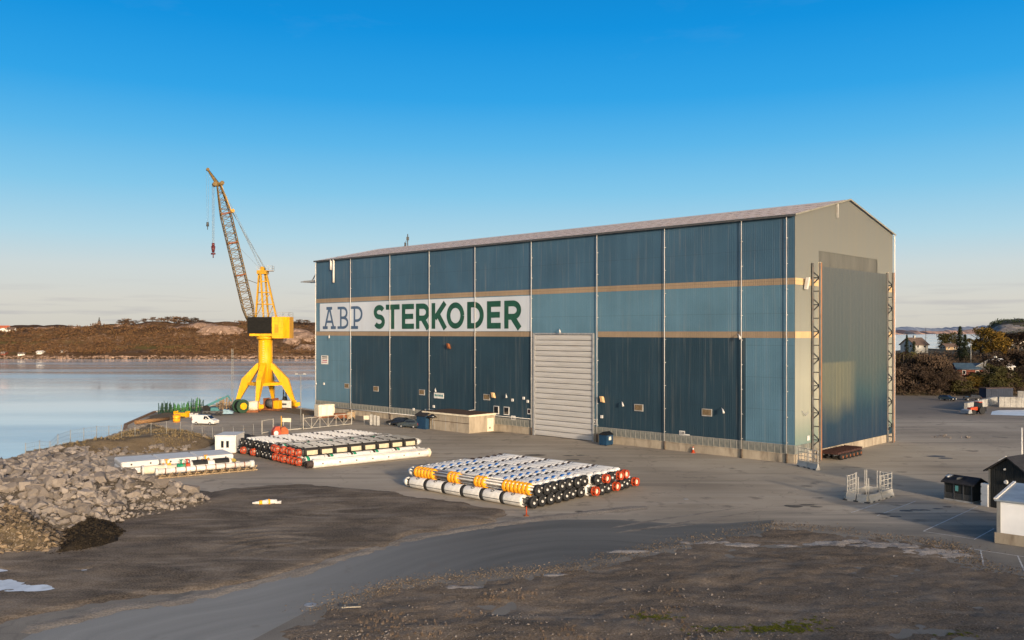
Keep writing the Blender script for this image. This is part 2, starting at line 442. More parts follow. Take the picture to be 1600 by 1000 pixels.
# ------------------------------------------------------------------ ground materials
def mat_yard():
    m, n, l, b = nodes_of('yard_asphalt')
    col = mixc(n, l, noise_fac(n, l, .035, detail=6, lo=.36, hi=.64), (.315, .262, .195), (.56, .475, .365))
    # old wheel tracks, worn pale and dark, running along the yard
    tc = n.new('ShaderNodeTexCoord'); mp = n.new('ShaderNodeMapping'); mp.inputs['Rotation'].default_value = (0, 0, R(-24)); mp.inputs['Scale'].default_value = (.035, .42, 1)
    l.new(tc.outputs['Object'], mp.inputs['Vector'])
    t = n.new('ShaderNodeTexNoise'); t.inputs['Scale'].default_value = 1; t.inputs['Detail'].default_value = 6; t.inputs['Distortion'].default_value = .6
    l.new(mp.outputs[0], t.inputs['Vector'])
    r1 = n.new('ShaderNodeMapRange'); r1.inputs['From Min'].default_value = .52; r1.inputs['From Max'].default_value = .72; l.new(t.outputs['Fac'], r1.inputs['Value'])
    r2 = n.new('ShaderNodeMapRange'); r2.inputs['From Min'].default_value = .46; r2.inputs['From Max'].default_value = .30; l.new(t.outputs['Fac'], r2.inputs['Value'])
    col = mixc(n, l, mathn(n, l, 'MULTIPLY', r1.outputs[0], .45), col, (.60, .53, .43))
    col = mixc(n, l, mathn(n, l, 'MULTIPLY', r2.outputs[0], .55), col, (.15, .125, .10))
    # nearer the road the surface is darker
    sp = n.new('ShaderNodeSeparateXYZ'); l.new(tc.outputs['Object'], sp.inputs[0])
    dd = mathn(n, l, 'ADD', sp.outputs['Y'], mathn(n, l, 'MULTIPLY', t.outputs['Fac'], 26.0))
    rr = n.new('ShaderNodeMapRange'); rr.inputs['From Min'].default_value = 106; rr.inputs['From Max'].default_value = 92
    l.new(dd, rr.inputs['Value'])
    col = mixc(n, l, mathn(n, l, 'MULTIPLY', rr.outputs[0], .85), col, mixc(n, l, noise_fac(n, l, .22, detail=5), (.14, .132, .115), (.23, .215, .185)))
    rf = n.new('ShaderNodeMapRange'); rf.inputs['From Min'].default_value = 196; rf.inputs['From Max'].default_value = 214
    l.new(dd, rf.inputs['Value'])
    col = mixc(n, l, mathn(n, l, 'MULTIPLY', rf.outputs[0], .8), col, (.12, .10, .08))
    st = noise_fac(n, l, .28, detail=4, lo=.60, hi=.70)
    col = mixc(n, l, mathn(n, l, 'MULTIPLY', st, .6), col, (.045, .04, .035))
    col = mixc(n, l, .35, col, mixc(n, l, noise_fac(n, l, 14, detail=3, lo=.3, hi=.7), (.04, .035, .03), (.26, .23, .2)))
    vo = n.new('ShaderNodeTexVoronoi'); vo.feature = 'DISTANCE_TO_EDGE'; vo.inputs['Scale'].default_value = .075
    wv = n.new('ShaderNodeTexNoise'); wv.inputs['Scale'].default_value = .5; wv.inputs['Detail'].default_value = 5
    l.new(tc.outputs['Object'], wv.inputs['Vector'])
    ad = n.new('ShaderNodeVectorMath'); ad.operation = 'MULTIPLY_ADD'; ad.inputs[1].default_value = (3.5, 3.5, 0)
    l.new(wv.outputs['Color'], ad.inputs[0]); l.new(tc.outputs['Object'], ad.inputs[2]); l.new(ad.outputs[0], vo.inputs['Vector'])
    ck = n.new('ShaderNodeMapRange'); ck.inputs['From Min'].default_value = .010; ck.inputs['From Max'].default_value = .003; l.new(vo.outputs['Distance'], ck.inputs['Value'])
    col = mixc(n, l, mathn(n, l, 'MULTIPLY', ck.outputs[0], .2), col, (.05, .045, .04))
    l.new(col, b.inputs['Base Color']); b.inputs['Roughness'].default_value = .85; b.inputs['Specular IOR Level'].default_value = .15
    bumpn(n, l, b, noise_fac(n, l, 5, detail=6, lo=0, hi=1), .25, .03)
    return m
m_yard = mat_yard()
def mat_road():
    m, n, l, b = nodes_of('road_asphalt')
    tc = n.new('ShaderNodeTexCoord'); mp = n.new('ShaderNodeMapping'); mp.inputs['Scale'].default_value = (.03, .55, 1)
    l.new(tc.outputs['UV'], mp.inputs['Vector'])
    t = n.new('ShaderNodeTexNoise'); t.inputs['Scale'].default_value = 1; t.inputs['Detail'].default_value = 6
    l.new(mp.outputs[0], t.inputs['Vector'])
    r = n.new('ShaderNodeMapRange'); r.inputs['From Min'].default_value = .36; r.inputs['From Max'].default_value = .66; l.new(t.outputs['Fac'], r.inputs['Value'])
    col = mixc(n, l, r.outputs[0], (.13, .126, .115), (.28, .27, .245))
    # the road is dusty and pale at its left end and darker towards the yard
    sp = n.new('ShaderNodeSeparateXYZ'); l.new(tc.outputs['Object'], sp.inputs[0])
    q = n.new('ShaderNodeMapRange'); q.inputs['From Min'].default_value = -14; q.inputs['From Max'].default_value = 2
    l.new(mathn(n, l, 'ADD', sp.outputs['X'], mathn(n, l, 'MULTIPLY', t.outputs['Fac'], 8)), q.inputs['Value'])
    col = mixc(n, l, q.outputs[0], mixc(n, l, .45, col, (.42, .405, .365)), mixc(n, l, .62, col, (.082, .081, .071)))
    col = mixc(n, l, .3, col, mixc(n, l, noise_fac(n, l, 16, detail=3, lo=.3, hi=.7), (.03, .03, .03), (.2, .2, .19)))
    pt = noise_fac(n, l, .35, detail=4, lo=.62, hi=.7)
    col = mixc(n, l, mathn(n, l, 'MULTIPLY', pt, .4), col, (.15, .13, .11))
    l.new(col, b.inputs['Base Color']); b.inputs['Roughness'].default_value = .7; b.inputs['Specular IOR Level'].default_value = .2
    bumpn(n, l, b, noise_fac(n, l, 9, detail=5, lo=0, hi=1), .2, .02)
    return m
m_road = mat_road()
def mat_soil(name, c1, c2, c3, sc=.16, fine=7, chips=(.34, .30, .27), chip_lo=.66):
    m, n, l, b = nodes_of(name)
    col = mixc(n, l, noise_fac(n, l, sc, detail=8, rough=.65, lo=.38, hi=.62), c1, c2)
    tc = n.new('ShaderNodeTexCoord'); mp = n.new('ShaderNodeMapping'); mp.inputs['Rotation'].default_value = (0, 0, R(-32)); mp.inputs['Scale'].default_value = (.10, .30, 1)
    l.new(tc.outputs['Object'], mp.inputs['Vector'])
    t = n.new('ShaderNodeTexNoise'); t.inputs['Scale'].default_value = 1; t.inputs['Detail'].default_value = 7; t.inputs['Distortion'].default_value = 1.8
    l.new(mp.outputs[0], t.inputs['Vector'])
    r = n.new('ShaderNodeMapRange'); r.inputs['From Min'].default_value = .50; r.inputs['From Max'].default_value = .70; l.new(t.outputs['Fac'], r.inputs['Value'])
    col = mixc(n, l, mathn(n, l, 'MULTIPLY', r.outputs[0], .7), col, c3)
    r2 = n.new('ShaderNodeMapRange'); r2.inputs['From Min'].default_value = .45; r2.inputs['From Max'].default_value = .30; l.new(t.outputs['Fac'], r2.inputs['Value'])
    col = mixc(n, l, mathn(n, l, 'MULTIPLY', r2.outputs[0], .8), col, tuple(x * .55 for x in c1))
    col = mixc(n, l, .45, col, mixc(n, l, noise_fac(n, l, fine, detail=5, rough=.7, lo=.35, hi=.65), tuple(x * .4 for x in c1), tuple(x * 1.6 for x in c2)))
    ch = noise_fac(n, l, fine * 1.6, detail=2, lo=chip_lo, hi=chip_lo + .05)
    col = mixc(n, l, mathn(n, l, 'MULTIPLY', ch, .7), col, chips)
    l.new(col, b.inputs['Base Color']); b.inputs['Roughness'].default_value = .92; b.inputs['Specular IOR Level'].default_value = .08
    bumpn(n, l, b, noise_fac(n, l, fine * .6, detail=8, rough=.7, lo=0, hi=1), .6, .12)
    return m
m_soil = mat_soil('bare_soil', (.090, .068, .048), (.205, .158, .115), (.31, .255, .195))
m_dirt = mat_soil('packed_dirt', (.055, .043, .032), (.215, .172, .130), (.36, .30, .235), chip_lo=.74)
m_blacksoil = mat_soil('black_soil', (.012, .010, .008), (.032, .025, .018), (.05, .04, .03), chip_lo=.74)
m_bank = mat_soil('bank_grass', (.095, .068, .040), (.155, .115, .070), (.19, .15, .10), sc=.3, chip_lo=.62)
m_gravel = mat_soil('tan_gravel', (.055, .042, .027), (.105, .080, .052), (.15, .12, .08), sc=.8, fine=3, chip_lo=.6)
m_rubble = mat_soil('rubble_bed', (.05, .042, .035), (.10, .085, .07), (.14, .12, .10), sc=.8, fine=3, chip_lo=.6)
m_hillground = mat_soil('hill_heath', (.062, .032, .017), (.125, .072, .038), (.16, .11, .055), sc=.02, fine=.25, chip_lo=.60, chips=(.28, .19, .14))
m_hillrock = mat_soil('hill_rock_and_heath', (.125, .082, .058), (.25, .17, .128), (.31, .22, .165), sc=.03, fine=.2, chip_lo=.6, chips=(.42, .30, .23))
def hill_bands(m):
    n, l = m.node_tree.nodes, m.node_tree.links; b = n['Principled BSDF']
    old = b.inputs['Base Color'].links[0].from_socket
    f = noise_fac(n, l, .03, detail=6, stretch=(.35, 1, 3.5), lo=.42, hi=.60)
    col = mixc(n, l, f, old, mixc(n, l, .75, old, (.045, .026, .014)))
    g = noise_fac(n, l, .024, detail=6, stretch=(.3, 1, 4), lo=.56, hi=.66)
    col = mixc(n, l, mathn(n, l, 'MULTIPLY', g, .6), col, (.085, .080, .026))
    l.new(col, b.inputs['Base Color'])
hill_bands(m_hillground)
m_terrain = mat_soil('heath_ground', (.055, .045, .026), (.095, .075, .045), (.12, .095, .05), sc=.03, fine=.4)
m_farland = mat_soil('far_coast_rock', (.40, .22, .15), (.56, .35, .25), (.62, .42, .32), sc=.0008, fine=.01)
m_fardark = mat_soil('far_coast_heath', (.10, .075, .08), (.16, .11, .11), (.2, .14, .13), sc=.0008, fine=.01)
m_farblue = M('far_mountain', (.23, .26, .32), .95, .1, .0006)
def mat_rock():
    m, n, l, b = nodes_of('blasted_rock')
    oi = n.new('ShaderNodeNewGeometry')
    col = mixc(n, l, oi.outputs['Random Per Island'], (.055, .048, .044), (.30, .262, .238))
    col = mixc(n, l, mathn(n, l, 'MULTIPLY', noise_fac(n, l, 1.6, detail=6, lo=.42, hi=.62), .5), col, (.23, .19, .15))
    col = mixc(n, l, mathn(n, l, 'MULTIPLY', noise_fac(n, l, 3.5, detail=5, lo=.5, hi=.7), .5), col, (.075, .058, .047))
    ob = n.new('ShaderNodeObjectInfo')
    col = mixc(n, l, .55, col, mixc(n, l, ob.outputs['Random'], (.07, .06, .055), (.28, .245, .22)))
    l.new(col, b.inputs['Base Color']); b.inputs['Roughness'].default_value = .9; b.inputs['Specular IOR Level'].default_value = .12
    bumpn(n, l, b, noise_fac(n, l, 5, detail=7, rough=.7, lo=0, hi=1), .7, .10)
    return m
m_rock = mat_rock()
def mat_tanstone():
    m, n, l, b = nodes_of('tan_stones')
    g = n.new('ShaderNodeNewGeometry')
    col = mixc(n, l, g.outputs['Random Per Island'], (.045, .033, .022), (.25, .185, .12))
    l.new(col, b.inputs['Base Color']); b.inputs['Roughness'].default_value = .9
    return m
m_tanstone = mat_tanstone()
def mat_water():
    m, n, l, b = nodes_of('sea_water')
    b.inputs['Base Color'].default_value = (.62, .67, .65, 1)
    b.inputs['IOR'].default_value = 2.6
    # calm and ruffled areas
    f = noise_fac(n, l, 1.0, detail=7, stretch=(.005, .028, 1), lo=.38, hi=.62)
    l.new(mixc(n, l, f, (.74, .77, .745), (.50, .56, .57)), b.inputs['Base Color'])
    rr = n.new('ShaderNodeMapRange'); rr.inputs['To Min'].default_value = .05; rr.inputs['To Max'].default_value = .17
    l.new(f, rr.inputs['Value']); l.new(rr.outputs[0], b.inputs['Roughness'])
    h = noise_fac(n, l, 1.0, detail=7, stretch=(.35, .5, 1), lo=0, hi=1, rough=.65)
    bp = n.new('ShaderNodeBump'); bp.inputs['Distance'].default_value = .5
    l.new(h, bp.inputs['Height'])
    st = n.new('ShaderNodeMapRange'); st.inputs['To Min'].default_value = .02; st.inputs['To Max'].default_value = .09
    l.new(f, st.inputs['Value']); l.new(st.outputs[0], bp.inputs['Strength'])
    l.new(bp.outputs[0], b.inputs['Normal'])
    return m
m_water = mat_water()

# ------------------------------------------------------------------ ground sheet, sea
WZ = -2.5
LAND = [(-300, -400), (-300, 60), (-130, 108), (-92, 121), (-76, 127), (-73, 138), (-71.5, 150), (-74.5, 166), (-78.3, 175.5), (-84, 203),
        (-75, 222), (-61, 220.4), (-47.2, 205.6), (-20, 262), (40, 330), (180, 440), (250, 480), (330, 640), (480, 900), (1800, 1400), (1800, -400)]
mb = MB(); mb.prism(LAND, -6, 0)
tag(mb.build('ground', m_yard), kind='structure')
mb = MB()
ring = [(0, 0, WZ)]; NS = 64
rad = [900, 6000, 60000]
for r_ in rad:
    for i in range(NS): ring.append((r_ * math.cos(6.28318 * i / NS), r_ * math.sin(6.28318 * i / NS), WZ))
fs = [(0, 1 + i, 1 + (i + 1) % NS) for i in range(NS)]
for k in range(2):
    fs += [(1 + k * NS + i, 1 + (k + 1) * NS + i, 1 + (k + 1) * NS + (i + 1) % NS, 1 + k * NS + (i + 1) % NS) for i in range(NS)]
mb.add(ring, fs)
tag(mb.build('sea', m_water), kind='structure')

# road ribbon
up = [(-60, 1052), (60, 985), (180, 955), (300, 938), (400, 912), (480, 893), (553, 868), (625, 848), (734, 829), (806, 818), (880, 812), (960, 812), (1050, 818), (1130, 818), (1210, 812)]
lo = [(330, 1052), (395, 1000), (440, 976), (490, 950), (552, 930), (600, 917), (640, 908), (697, 902), (752, 897), (806, 893), (860, 890), (930, 880), (1005, 862), (1090, 846), (1200, 832)]
rv, ruv, rf = [], [], []
NSUB = 8
dist = 0
for k in range(len(up)):
    a, b_ = Vector((*G(*up[k]), 0)), Vector((*G(*lo[k]), 0))
    if k: dist += ((a + b_) / 2 - prevm).length
    prevm = (a + b_) / 2
    for j in range(NSUB + 1):
        p = a.lerp(b_, j / NSUB); rv.append((p.x, p.y, .006)); ruv.append((dist, (a - b_).length * j / NSUB))
for k in range(len(up) - 1):
    for j in range(NSUB):
        i0 = k * (NSUB + 1) + j
        rf.append((i0, i0 + NSUB + 1, i0 + NSUB + 2, i0 + 1))
me = bpy.data.meshes.new('road'); me.from_pydata(rv, [], rf); me.materials.append(m_road)
uvl = me.uv_layers.new(name='UVMap')
for lp in me.loops: uvl.data[lp.index].uv = ruv[lp.vertex_index]
tag(link('road', me), kind='structure')

# soil field in the foreground: rises out of the asphalt with a ragged rim
soil_px = [(330, 1080), (395, 1003), (440, 979), (490, 953), (552, 932), (600, 918), (640, 909), (697, 903), (752, 898), (806, 894), (860, 891), (897, 887), (951, 871), (1005, 860), (1060, 848),
           (1112, 840), (1187, 823), (1225, 820), (1281, 825), (1375, 838), (1450, 845), (1487, 853), (1508, 863), (1503, 872), (1532, 884), (1600, 895), (1700, 905), (1750, 1080)]
soil_poly = [G(x, y) for x, y in soil_px]
def soil_h(X, Y):
    d = sdist(X, Y, soil_poly) + fbm(X * .35, Y * .35, 3, 4) * 2.6 + fbm(X * 1.7, Y * 1.7, 5, 3) * 1.2
    return sstep(-.2, 3.5, d) * (.13 + .10 * sstep(2, 12, d)) + fbm(X * .22, Y * .22, 11, 5) * .55 * sstep(.5, 8, d) + fbm(X * 1.3, Y * 1.3, 17, 3) * .16 * sstep(0, 2, d) - .05
tag(field('soil_field', -26, 58, 44, 90, .28, soil_h, m_soil, cut=-.02), kind='structure')
# trampled dirt on the left between the rocks and the road
dirt_px = [(-120, 1010), (0, 975), (110, 950), (230, 930), (320, 925), (400, 906), (480, 887), (553, 862), (625, 843), (700, 830), (770, 815), (812, 803), (770, 795), (690, 783), (640, 772), (560, 762),
           (470, 757), (390, 760), (330, 770), (250, 750), (100, 760), (-200, 800), (-300, 940)]
dirt_poly = [G(x, y) for x, y in dirt_px]
PUDDLES = [(2, 918, 1.3), (62, 921, .55), (-12, 893, .9), (132, 891, .5), (384, 904, .35)]
def dirt_h(X, Y):
    d = sdist(X, Y, dirt_poly) + fbm(X * .35, Y * .35, 5, 4) * 3.5
    # wheel ruts curling round the turning place
    cx, cy = G(420, 868)
    rr = np.sqrt((X - cx) ** 2 + (Y - cy) ** 2)
    rut = np.sin(rr * 4.2 + fbm(X * .2, Y * .2, 8, 2) * 3) * .022 * sstep(.58, .72, vnoise(X * .22, Y * .22, 44) * .7 + vnoise(X * .07, Y * .07, 45) * .4) * sstep(14, 8, rr)
    dip = 0
    for px, py, r_ in PUDDLES:
        x0, y0 = G(px, py); dip = dip + .17 * np.exp(-(((X - x0) / (r_ * 1.6)) ** 2 + ((Y - y0) / r_) ** 2))
    return sstep(-.5, 1.2, d) * .17 + (fbm(X * .3, Y * .3, 21, 5) * .20 + rut) * sstep(0, 3, d) - .03 - dip * (.25 + 1.9 * fbm(X * .9 + 7, Y * 1.6, 23, 4) + .45)
tag(field('dirt_field', -62, 12, 55, 112, .26, dirt_h, m_dirt, cut=-.01), kind='structure')

vl = [G(x, y - 3) for x, y in [(60, 985), (180, 955), (300, 938), (400, 912), (480, 893), (553, 868), (625, 848), (734, 829), (806, 818), (900, 806), (1000, 797)]]
def verge_h(X, Y):
    d = np.full(X.shape, 1e9)
    for (ax, ay), (bx, by) in zip(vl[:-1], vl[1:]):
        ex, ey = bx - ax, by - ay; t = np.clip(((X - ax) * ex + (Y - ay) * ey) / (ex * ex + ey * ey), 0, 1)
        d = np.minimum(d, np.hypot(X - ax - t * ex, Y - ay - t * ey))
    return .045 - .05 * d / .9 + fbm(X * .8, Y * .8, 141, 4) * .09 + .01
tag(field('road_verge', -40, 18, 54, 94, .22, verge_h, mat_soil('dusty_verge', (.19, .162, .13), (.28, .24, .195), (.34, .30, .25), sc=.5), cut=.004), kind='structure')

# loose stones on the soil
pts = []
for i in range(16000):
    x, y = random.uniform(-26, 45), random.uniform(47, 80) if random.random() < .35 else random.uniform(49, 63)
    near = vnoise(np.array([x * .22]), np.array([y * .3]), 91)[0] * 1.6 - .35 - abs(x - 1) * .035 - max(0, y - 57) * .06
    if random.random() > max(.10, near): continue
    pts.append((x, y))
P = np.array(pts); H = soil_h(P[:, 0], P[:, 1])
sp = []
for (x, y), h in zip(pts, H):
    if h > .05:
        s_ = random.choice([.04, .05, .06, .07, .09, .12]) * random.uniform(.7, 1.3)
        sp.append((x, y, h + s_ * .3, s_, s_ * random.uniform(.6, 1), s_ * random.uniform(.4, .8)))
mb = MB(); stones(mb, sp, PEBBLES)
tag(mb.build('soil_stones', m_rock), 'small pale stones strewn over the brown foreground soil', 'stones', kind='stuff')
# dry stalks and moss at the front edge
def tuft(mb, x, y, z, h, n, spread, w=.02):
    for i in range(n):
        a = random.uniform(0, 6.283); t = random.uniform(.1, 1) * spread
        bx, by = x + random.gauss(0, spread * .3), y + random.gauss(0, spread * .3)
        tx, ty, tz = bx + math.cos(a) * t, by + math.sin(a) * t, z + h * random.uniform(.5, 1)
        pa = a + 1.57; ww = w * random.uniform(.6, 1.3)
        mb.add([(bx - math.cos(pa) * ww, by - math.sin(pa) * ww, z), (bx + math.cos(pa) * ww, by + math.sin(pa) * ww, z), (tx, ty, tz)], [(0, 1, 2)])
mb = MB(); mt = MB()
cand = [(random.uniform(-15, 12), random.uniform(50, 63)) for i in range(1500)]
P = np.array(cand); H = soil_h(P[:, 0], P[:, 1]); NZ = vnoise(P[:, 0] * .35, P[:, 1] * .35, 77)
for (x, y), h, z in zip(cand, H, NZ):
    if h > .08 and z > .45 + max(0, y - 55) * .03: tuft(mb, x, y, h - .02, random.uniform(.10, .30), 16, .16, .012)
tag(mb.build('dry_weeds', l_dry), 'dry grey weed stalks at the front of the soil', 'weeds', kind='stuff')
for (px, py, n_) in [(1022, 968, 45), (1185, 986, 60), (1235, 984, 70), (1255, 975, 30), (1120, 985, 30), (1490, 990, 18)]:
    cx, cy = G(px, py)
    for i in range(n_):
        x, y = random.gauss(cx, .9), random.gauss(cy, .35)
        h = float(soil_h(np.array([x]), np.array([y]))[0])
        tuft(mt, x, y, h, .06, 22, .22, .03)
tag(mt.build('moss_patch', l_moss), 'yellow green moss patches along the front of the soil', 'moss', kind='stuff')

# frozen puddles in the hollows of the dirt
for px, py, r_ in PUDDLES:
    x0, y0 = G(px, py); mb = MB(); n = 28
    mb.add([(x0 + 2.6 * r_ * math.cos(6.2832 * i / n), y0 + 1.7 * r_ * math.sin(6.2832 * i / n), .082 - .004 * PUDDLES.index((px, py, r_))) for i in range(n)], [tuple(range(n))])
    tag(mb.build('frozen_puddle', m_ice), kind='structure')

# narrow dark streaks, stains and bare pale patches
m_streak = M('dark_streak', (.19, .165, .135), .85, .25, .6, dirt=(.30, .26, .21), dirt_amt=.8)
for pts_, w_ in (([(950, 826), (1010, 815), (1085, 804), (1165, 792)], .42), ([(960, 833), (1030, 823), (1100, 812), (1190, 798)], .55), ([(1000, 828), (1080, 820), (1150, 810)], .35)):
    g_ = [Vector((*G(*p), .0)) for p in pts_]; vs_ = []; fine = []
    for a, b_ in zip(g_[:-1], g_[1:]): fine += [a.lerp(b_, k / 12) for k in range(12)]
    fine.append(g_[-1]); d = (g_[-1] - g_[0]).normalized(); nn = Vector((-d.y, d.x, 0))
    for k, p in enumerate(fine):
        ww = w_ * (.35 + random.random() * .5) * min(1, (len(fine) - k) / 12, (k + 1) / 6); vs_ += [(*(p + nn * ww)[:2], .011), (*(p - nn * ww)[:2], .011)]
    mb = MB(); mb.add(vs_, [(2 * k, 2 * k + 1, 2 * k + 3, 2 * k + 2) for k in range(len(fine) - 1)]); tag(mb.build('dark_streak', m_streak), kind='structure')
m_stain = M('oil_stain', (.085, .074, .062), .6, .3, 1)
for i, (px, py, r_) in enumerate(((836, 711, 1.5), (888, 712, .9), (908, 711.5, .8), (896, 718, 1.0), (1240, 791, 1.1), (1262, 789, .7), (1275, 792, .6), (1415, 798, .8), (1432, 797, .7), (1444, 797, .6), (1465, 795, .5), (1480, 792, .5), (1380, 803, .8), (1398, 807, .6), (776, 676, 1.4), (918, 770, .5), (905, 799, .5), (1462, 713, 1.4), (1478, 716, 1.1))):
    x0, y0 = G(px, py); rnd = random.Random(i); n = 22; k_ = [rnd.uniform(.45, 1) for _ in range(n)]
    k_ = [(k_[j - 1] + k_[j] + k_[(j + 1) % n]) / 3 for j in range(n)]
    mb = MB(); mb.add([(x0 + 1.4 * r_ * k_[j] * math.cos(6.2832 * j / n), y0 + .8 * r_ * k_[j] * math.sin(6.2832 * j / n), .013 + .0004 * i) for j in range(n)] + [(x0, y0, .013 + .0004 * i)], [(j, (j + 1) % n, n) for j in range(n)])
    tag(mb.build('oil_stain', m_stain), kind='structure')
m_pale = mat_soil('pale_silt', (.24, .205, .175), (.36, .32, .28), (.42, .38, .34), sc=.6)
for i, (px, py, rx, ry) in enumerate(((1290, 850, 1.9, .9), (1345, 847, 1.6, .8), (1395, 853, 3.4, 1.1), (1450, 862, 3.0, 1.3), (1500, 868, 2.2, 1.0), (1228, 853, .9, .5), (1160, 852, 1.6, .8), (1100, 848, 2.6, .6), (720, 918, 1.6, .5), (985, 862, 2.2, .6), (860, 899, 1.3, .5))):
    x0, y0 = G(px, py)
    def f(X, Y, x0=x0, y0=y0, rx=rx, ry=ry, i=i):
        q = ((X - x0) / rx) ** 2 + ((Y - y0) / ry) ** 2
        return np.maximum(soil_h(X, Y), 0) + .05 * (1 - q) + fbm(X * 1.3, Y * 1.3, 300 + i, 4) * .16 - .01
    tag(field('pale_silt', x0 - 1.5 * rx, x0 + 1.5 * rx, y0 - 1.6 * ry, y0 + 1.6 * ry, .14, f, m_pale, cut=-.02), kind='structure')
mb = MB(); sp = []
for px, py in ((1462, 683), (1472, 681), (1480, 684), (1508, 683), (1515, 684)):
    for k in range(9):
        x, y = G(px + random.uniform(-6, 6), py + random.uniform(-1, 1)); s_ = random.uniform(.1, .32); sp.append((x, y, s_ * .4, s_ * 1.2, s_, s_ * .7))
stones(mb, sp, PEBBLES); tag(mb.build('yard_rubble', m_rock), 'scattered pale rubble on the open yard right of the hall', 'rubble', kind='stuff')

# road marks of the parking places
def line(mb, a, b_, w=.12, z=.010):
    A, B = Vector(G(*a)), Vector(G(*b_)); d = (B - A).normalized(); p = Vector((-d.y, d.x)) * w / 2
    mb.add([(*(A - p), z), (*(B - p), z), (*(B + p), z), (*(A + p), z)], [(0, 1, 2, 3)])
for seg in [((1370, 806), (1431, 783)), ((1330, 801), (1374, 786)), ((1443, 830), (1528, 791)), ((1443, 830.5), (1521, 842)), ((1522, 843), (1553, 826)),
            ((1532, 859), (1537, 884)), ((1590, 868), (1601, 893)), ((1513, 857), (1600, 870))]:
    mb = MB(); line(mb, *seg)
    tag(mb.build('parking_line', m_line), kind='structure')

# unseen hill added behind the viewpoint, shaped to shade the near ground
def back_h(X, Y):
    ax, ay, bx, by = 72.0, -88.0, 280.0, 50.0
    ex, ey = bx - ax, by - ay; L2 = ex * ex + ey * ey
    t = np.clip(((X - ax) * ex + (Y - ay) * ey) / L2, 0, 1)
    d = np.sqrt((X - ax - t * ex) ** 2 + (Y - ay - t * ey) ** 2)
    return 29.0 * np.exp(-(d / 30.0) ** 2) + fbm(X * .05, Y * .05, 201, 5) * 7 * np.exp(-(d / 40.0) ** 2) - .5
tag(field('shade_hill', 0, 360, -170, 130, 3.0, back_h, m_terrain, cut=0), kind='structure')

# ------------------------------------------------------------------ the hall
Cc = Vector((40.7, 123.9, 0)); U = Vector((-87.6, 82.2, 0)).normalized(); V = Vector((25.6, 26.0, 0)).normalized()
LEN, WID, EAVE, RIDGE = 120.1, 36.5, 36.0, 40.0
NF = Vector((U.y, -U.x, 0)); NF = -NF if NF.y > 0 else NF           # facade outward
NG = Vector((V.y, -V.x, 0)); NG = -NG if NG.y > 0 else NG           # gable outward
hall = empty('factory_hall', Cc, 0, 'huge gabled shipyard hall clad in blue corrugated sheets with a lettered sign', 'hall')
def PF(s, z, o=0.0): return U * s + NF * o + Vector((0, 0, z))      # on the long facade, o metres proud
def PG(t, z, o=0.0): return V * t + NG * o + Vector((0, 0, z))      # on the gable
def sp_(px, o=0.0):
    m_ = (px - 800) / FPX; A = Cc + NF * o
    return (m_ * A.y - A.x) / (U.x - m_ * U.y)
def tp_(px, o=0.0):
    m_ = (px - 800) / FPX; A = Cc + NG * o
    return (m_ * A.y - A.x) / (V.x - m_ * V.y)
def zf_(px, py): return zat(py, (Cc + U * sp_(px)).y)
def zg_(px, py): return zat(py, (Cc + V * tp_(px)).y)
def fbox(mb, s0, s1, z0, z1, o0, o1, mi=0):                          # box on the facade
    return mb.obox(PF(s1, z0, o0), PF(s0, 0) - PF(s1, 0), NF * (o1 - o0), (0, 0, z1 - z0), mi)
def gbox(mb, t0, t1, z0, z1, o0, o1, mi=0):
    return mb.obox(PG(t0, z0, o0), PG(t1, 0) - PG(t0, 0), NG * (o1 - o0), (0, 0, z1 - z0), mi)
def corr(P_, a0, a1, z0, z1, o=.02, pitch=.36, depth=.013):
    """trapezoid sheet between a0 and a1; z0, z1 may be functions"""
    mb = MB(); n = max(2, int(round((a1 - a0) / pitch))); pitch = (a1 - a0) / n
    pr = []
    for i in range(n):
        b_ = a0 + i * pitch
        pr += [(b_, 0), (b_ + pitch * .46, 0), (b_ + pitch * .56, depth), (b_ + pitch * .90, depth)]
    pr.append((a1, 0))
    zz = lambda f, a: f(a) if callable(f) else f
    vs_ = [P_(a, zz(z0, a), o + d) for a, d in pr] + [P_(a, zz(z1, a), o + d) for a, d in pr]
    k = len(pr)
    return mb.add(vs_, [(i, i + 1, k + i + 1, k + i) for i in range(k - 1)])
ridge_z = lambda t: EAVE + (RIDGE - EAVE) * (1 - abs(2 * t / WID - 1))
# structural core
mb = MB()
ins = .12
core = [(ins, 0), (WID - ins, 0), (WID - ins, EAVE - .15), (WID / 2, RIDGE - .15), (ins, EAVE - .15)]
va = [V * t + U * ins + Vector((0, 0, z)) for t, z in core] + [V * t + U * (LEN - ins) + Vector((0, 0, z)) for t, z in core]
mb.add(va, [(4, 3, 2, 1, 0), (5, 6, 7, 8, 9)] + [(i, (i + 1) % 5, 5 + (i + 1) % 5, 5 + i) for i in range(5)])
mb.build('wall', m_blue_dark, hall)
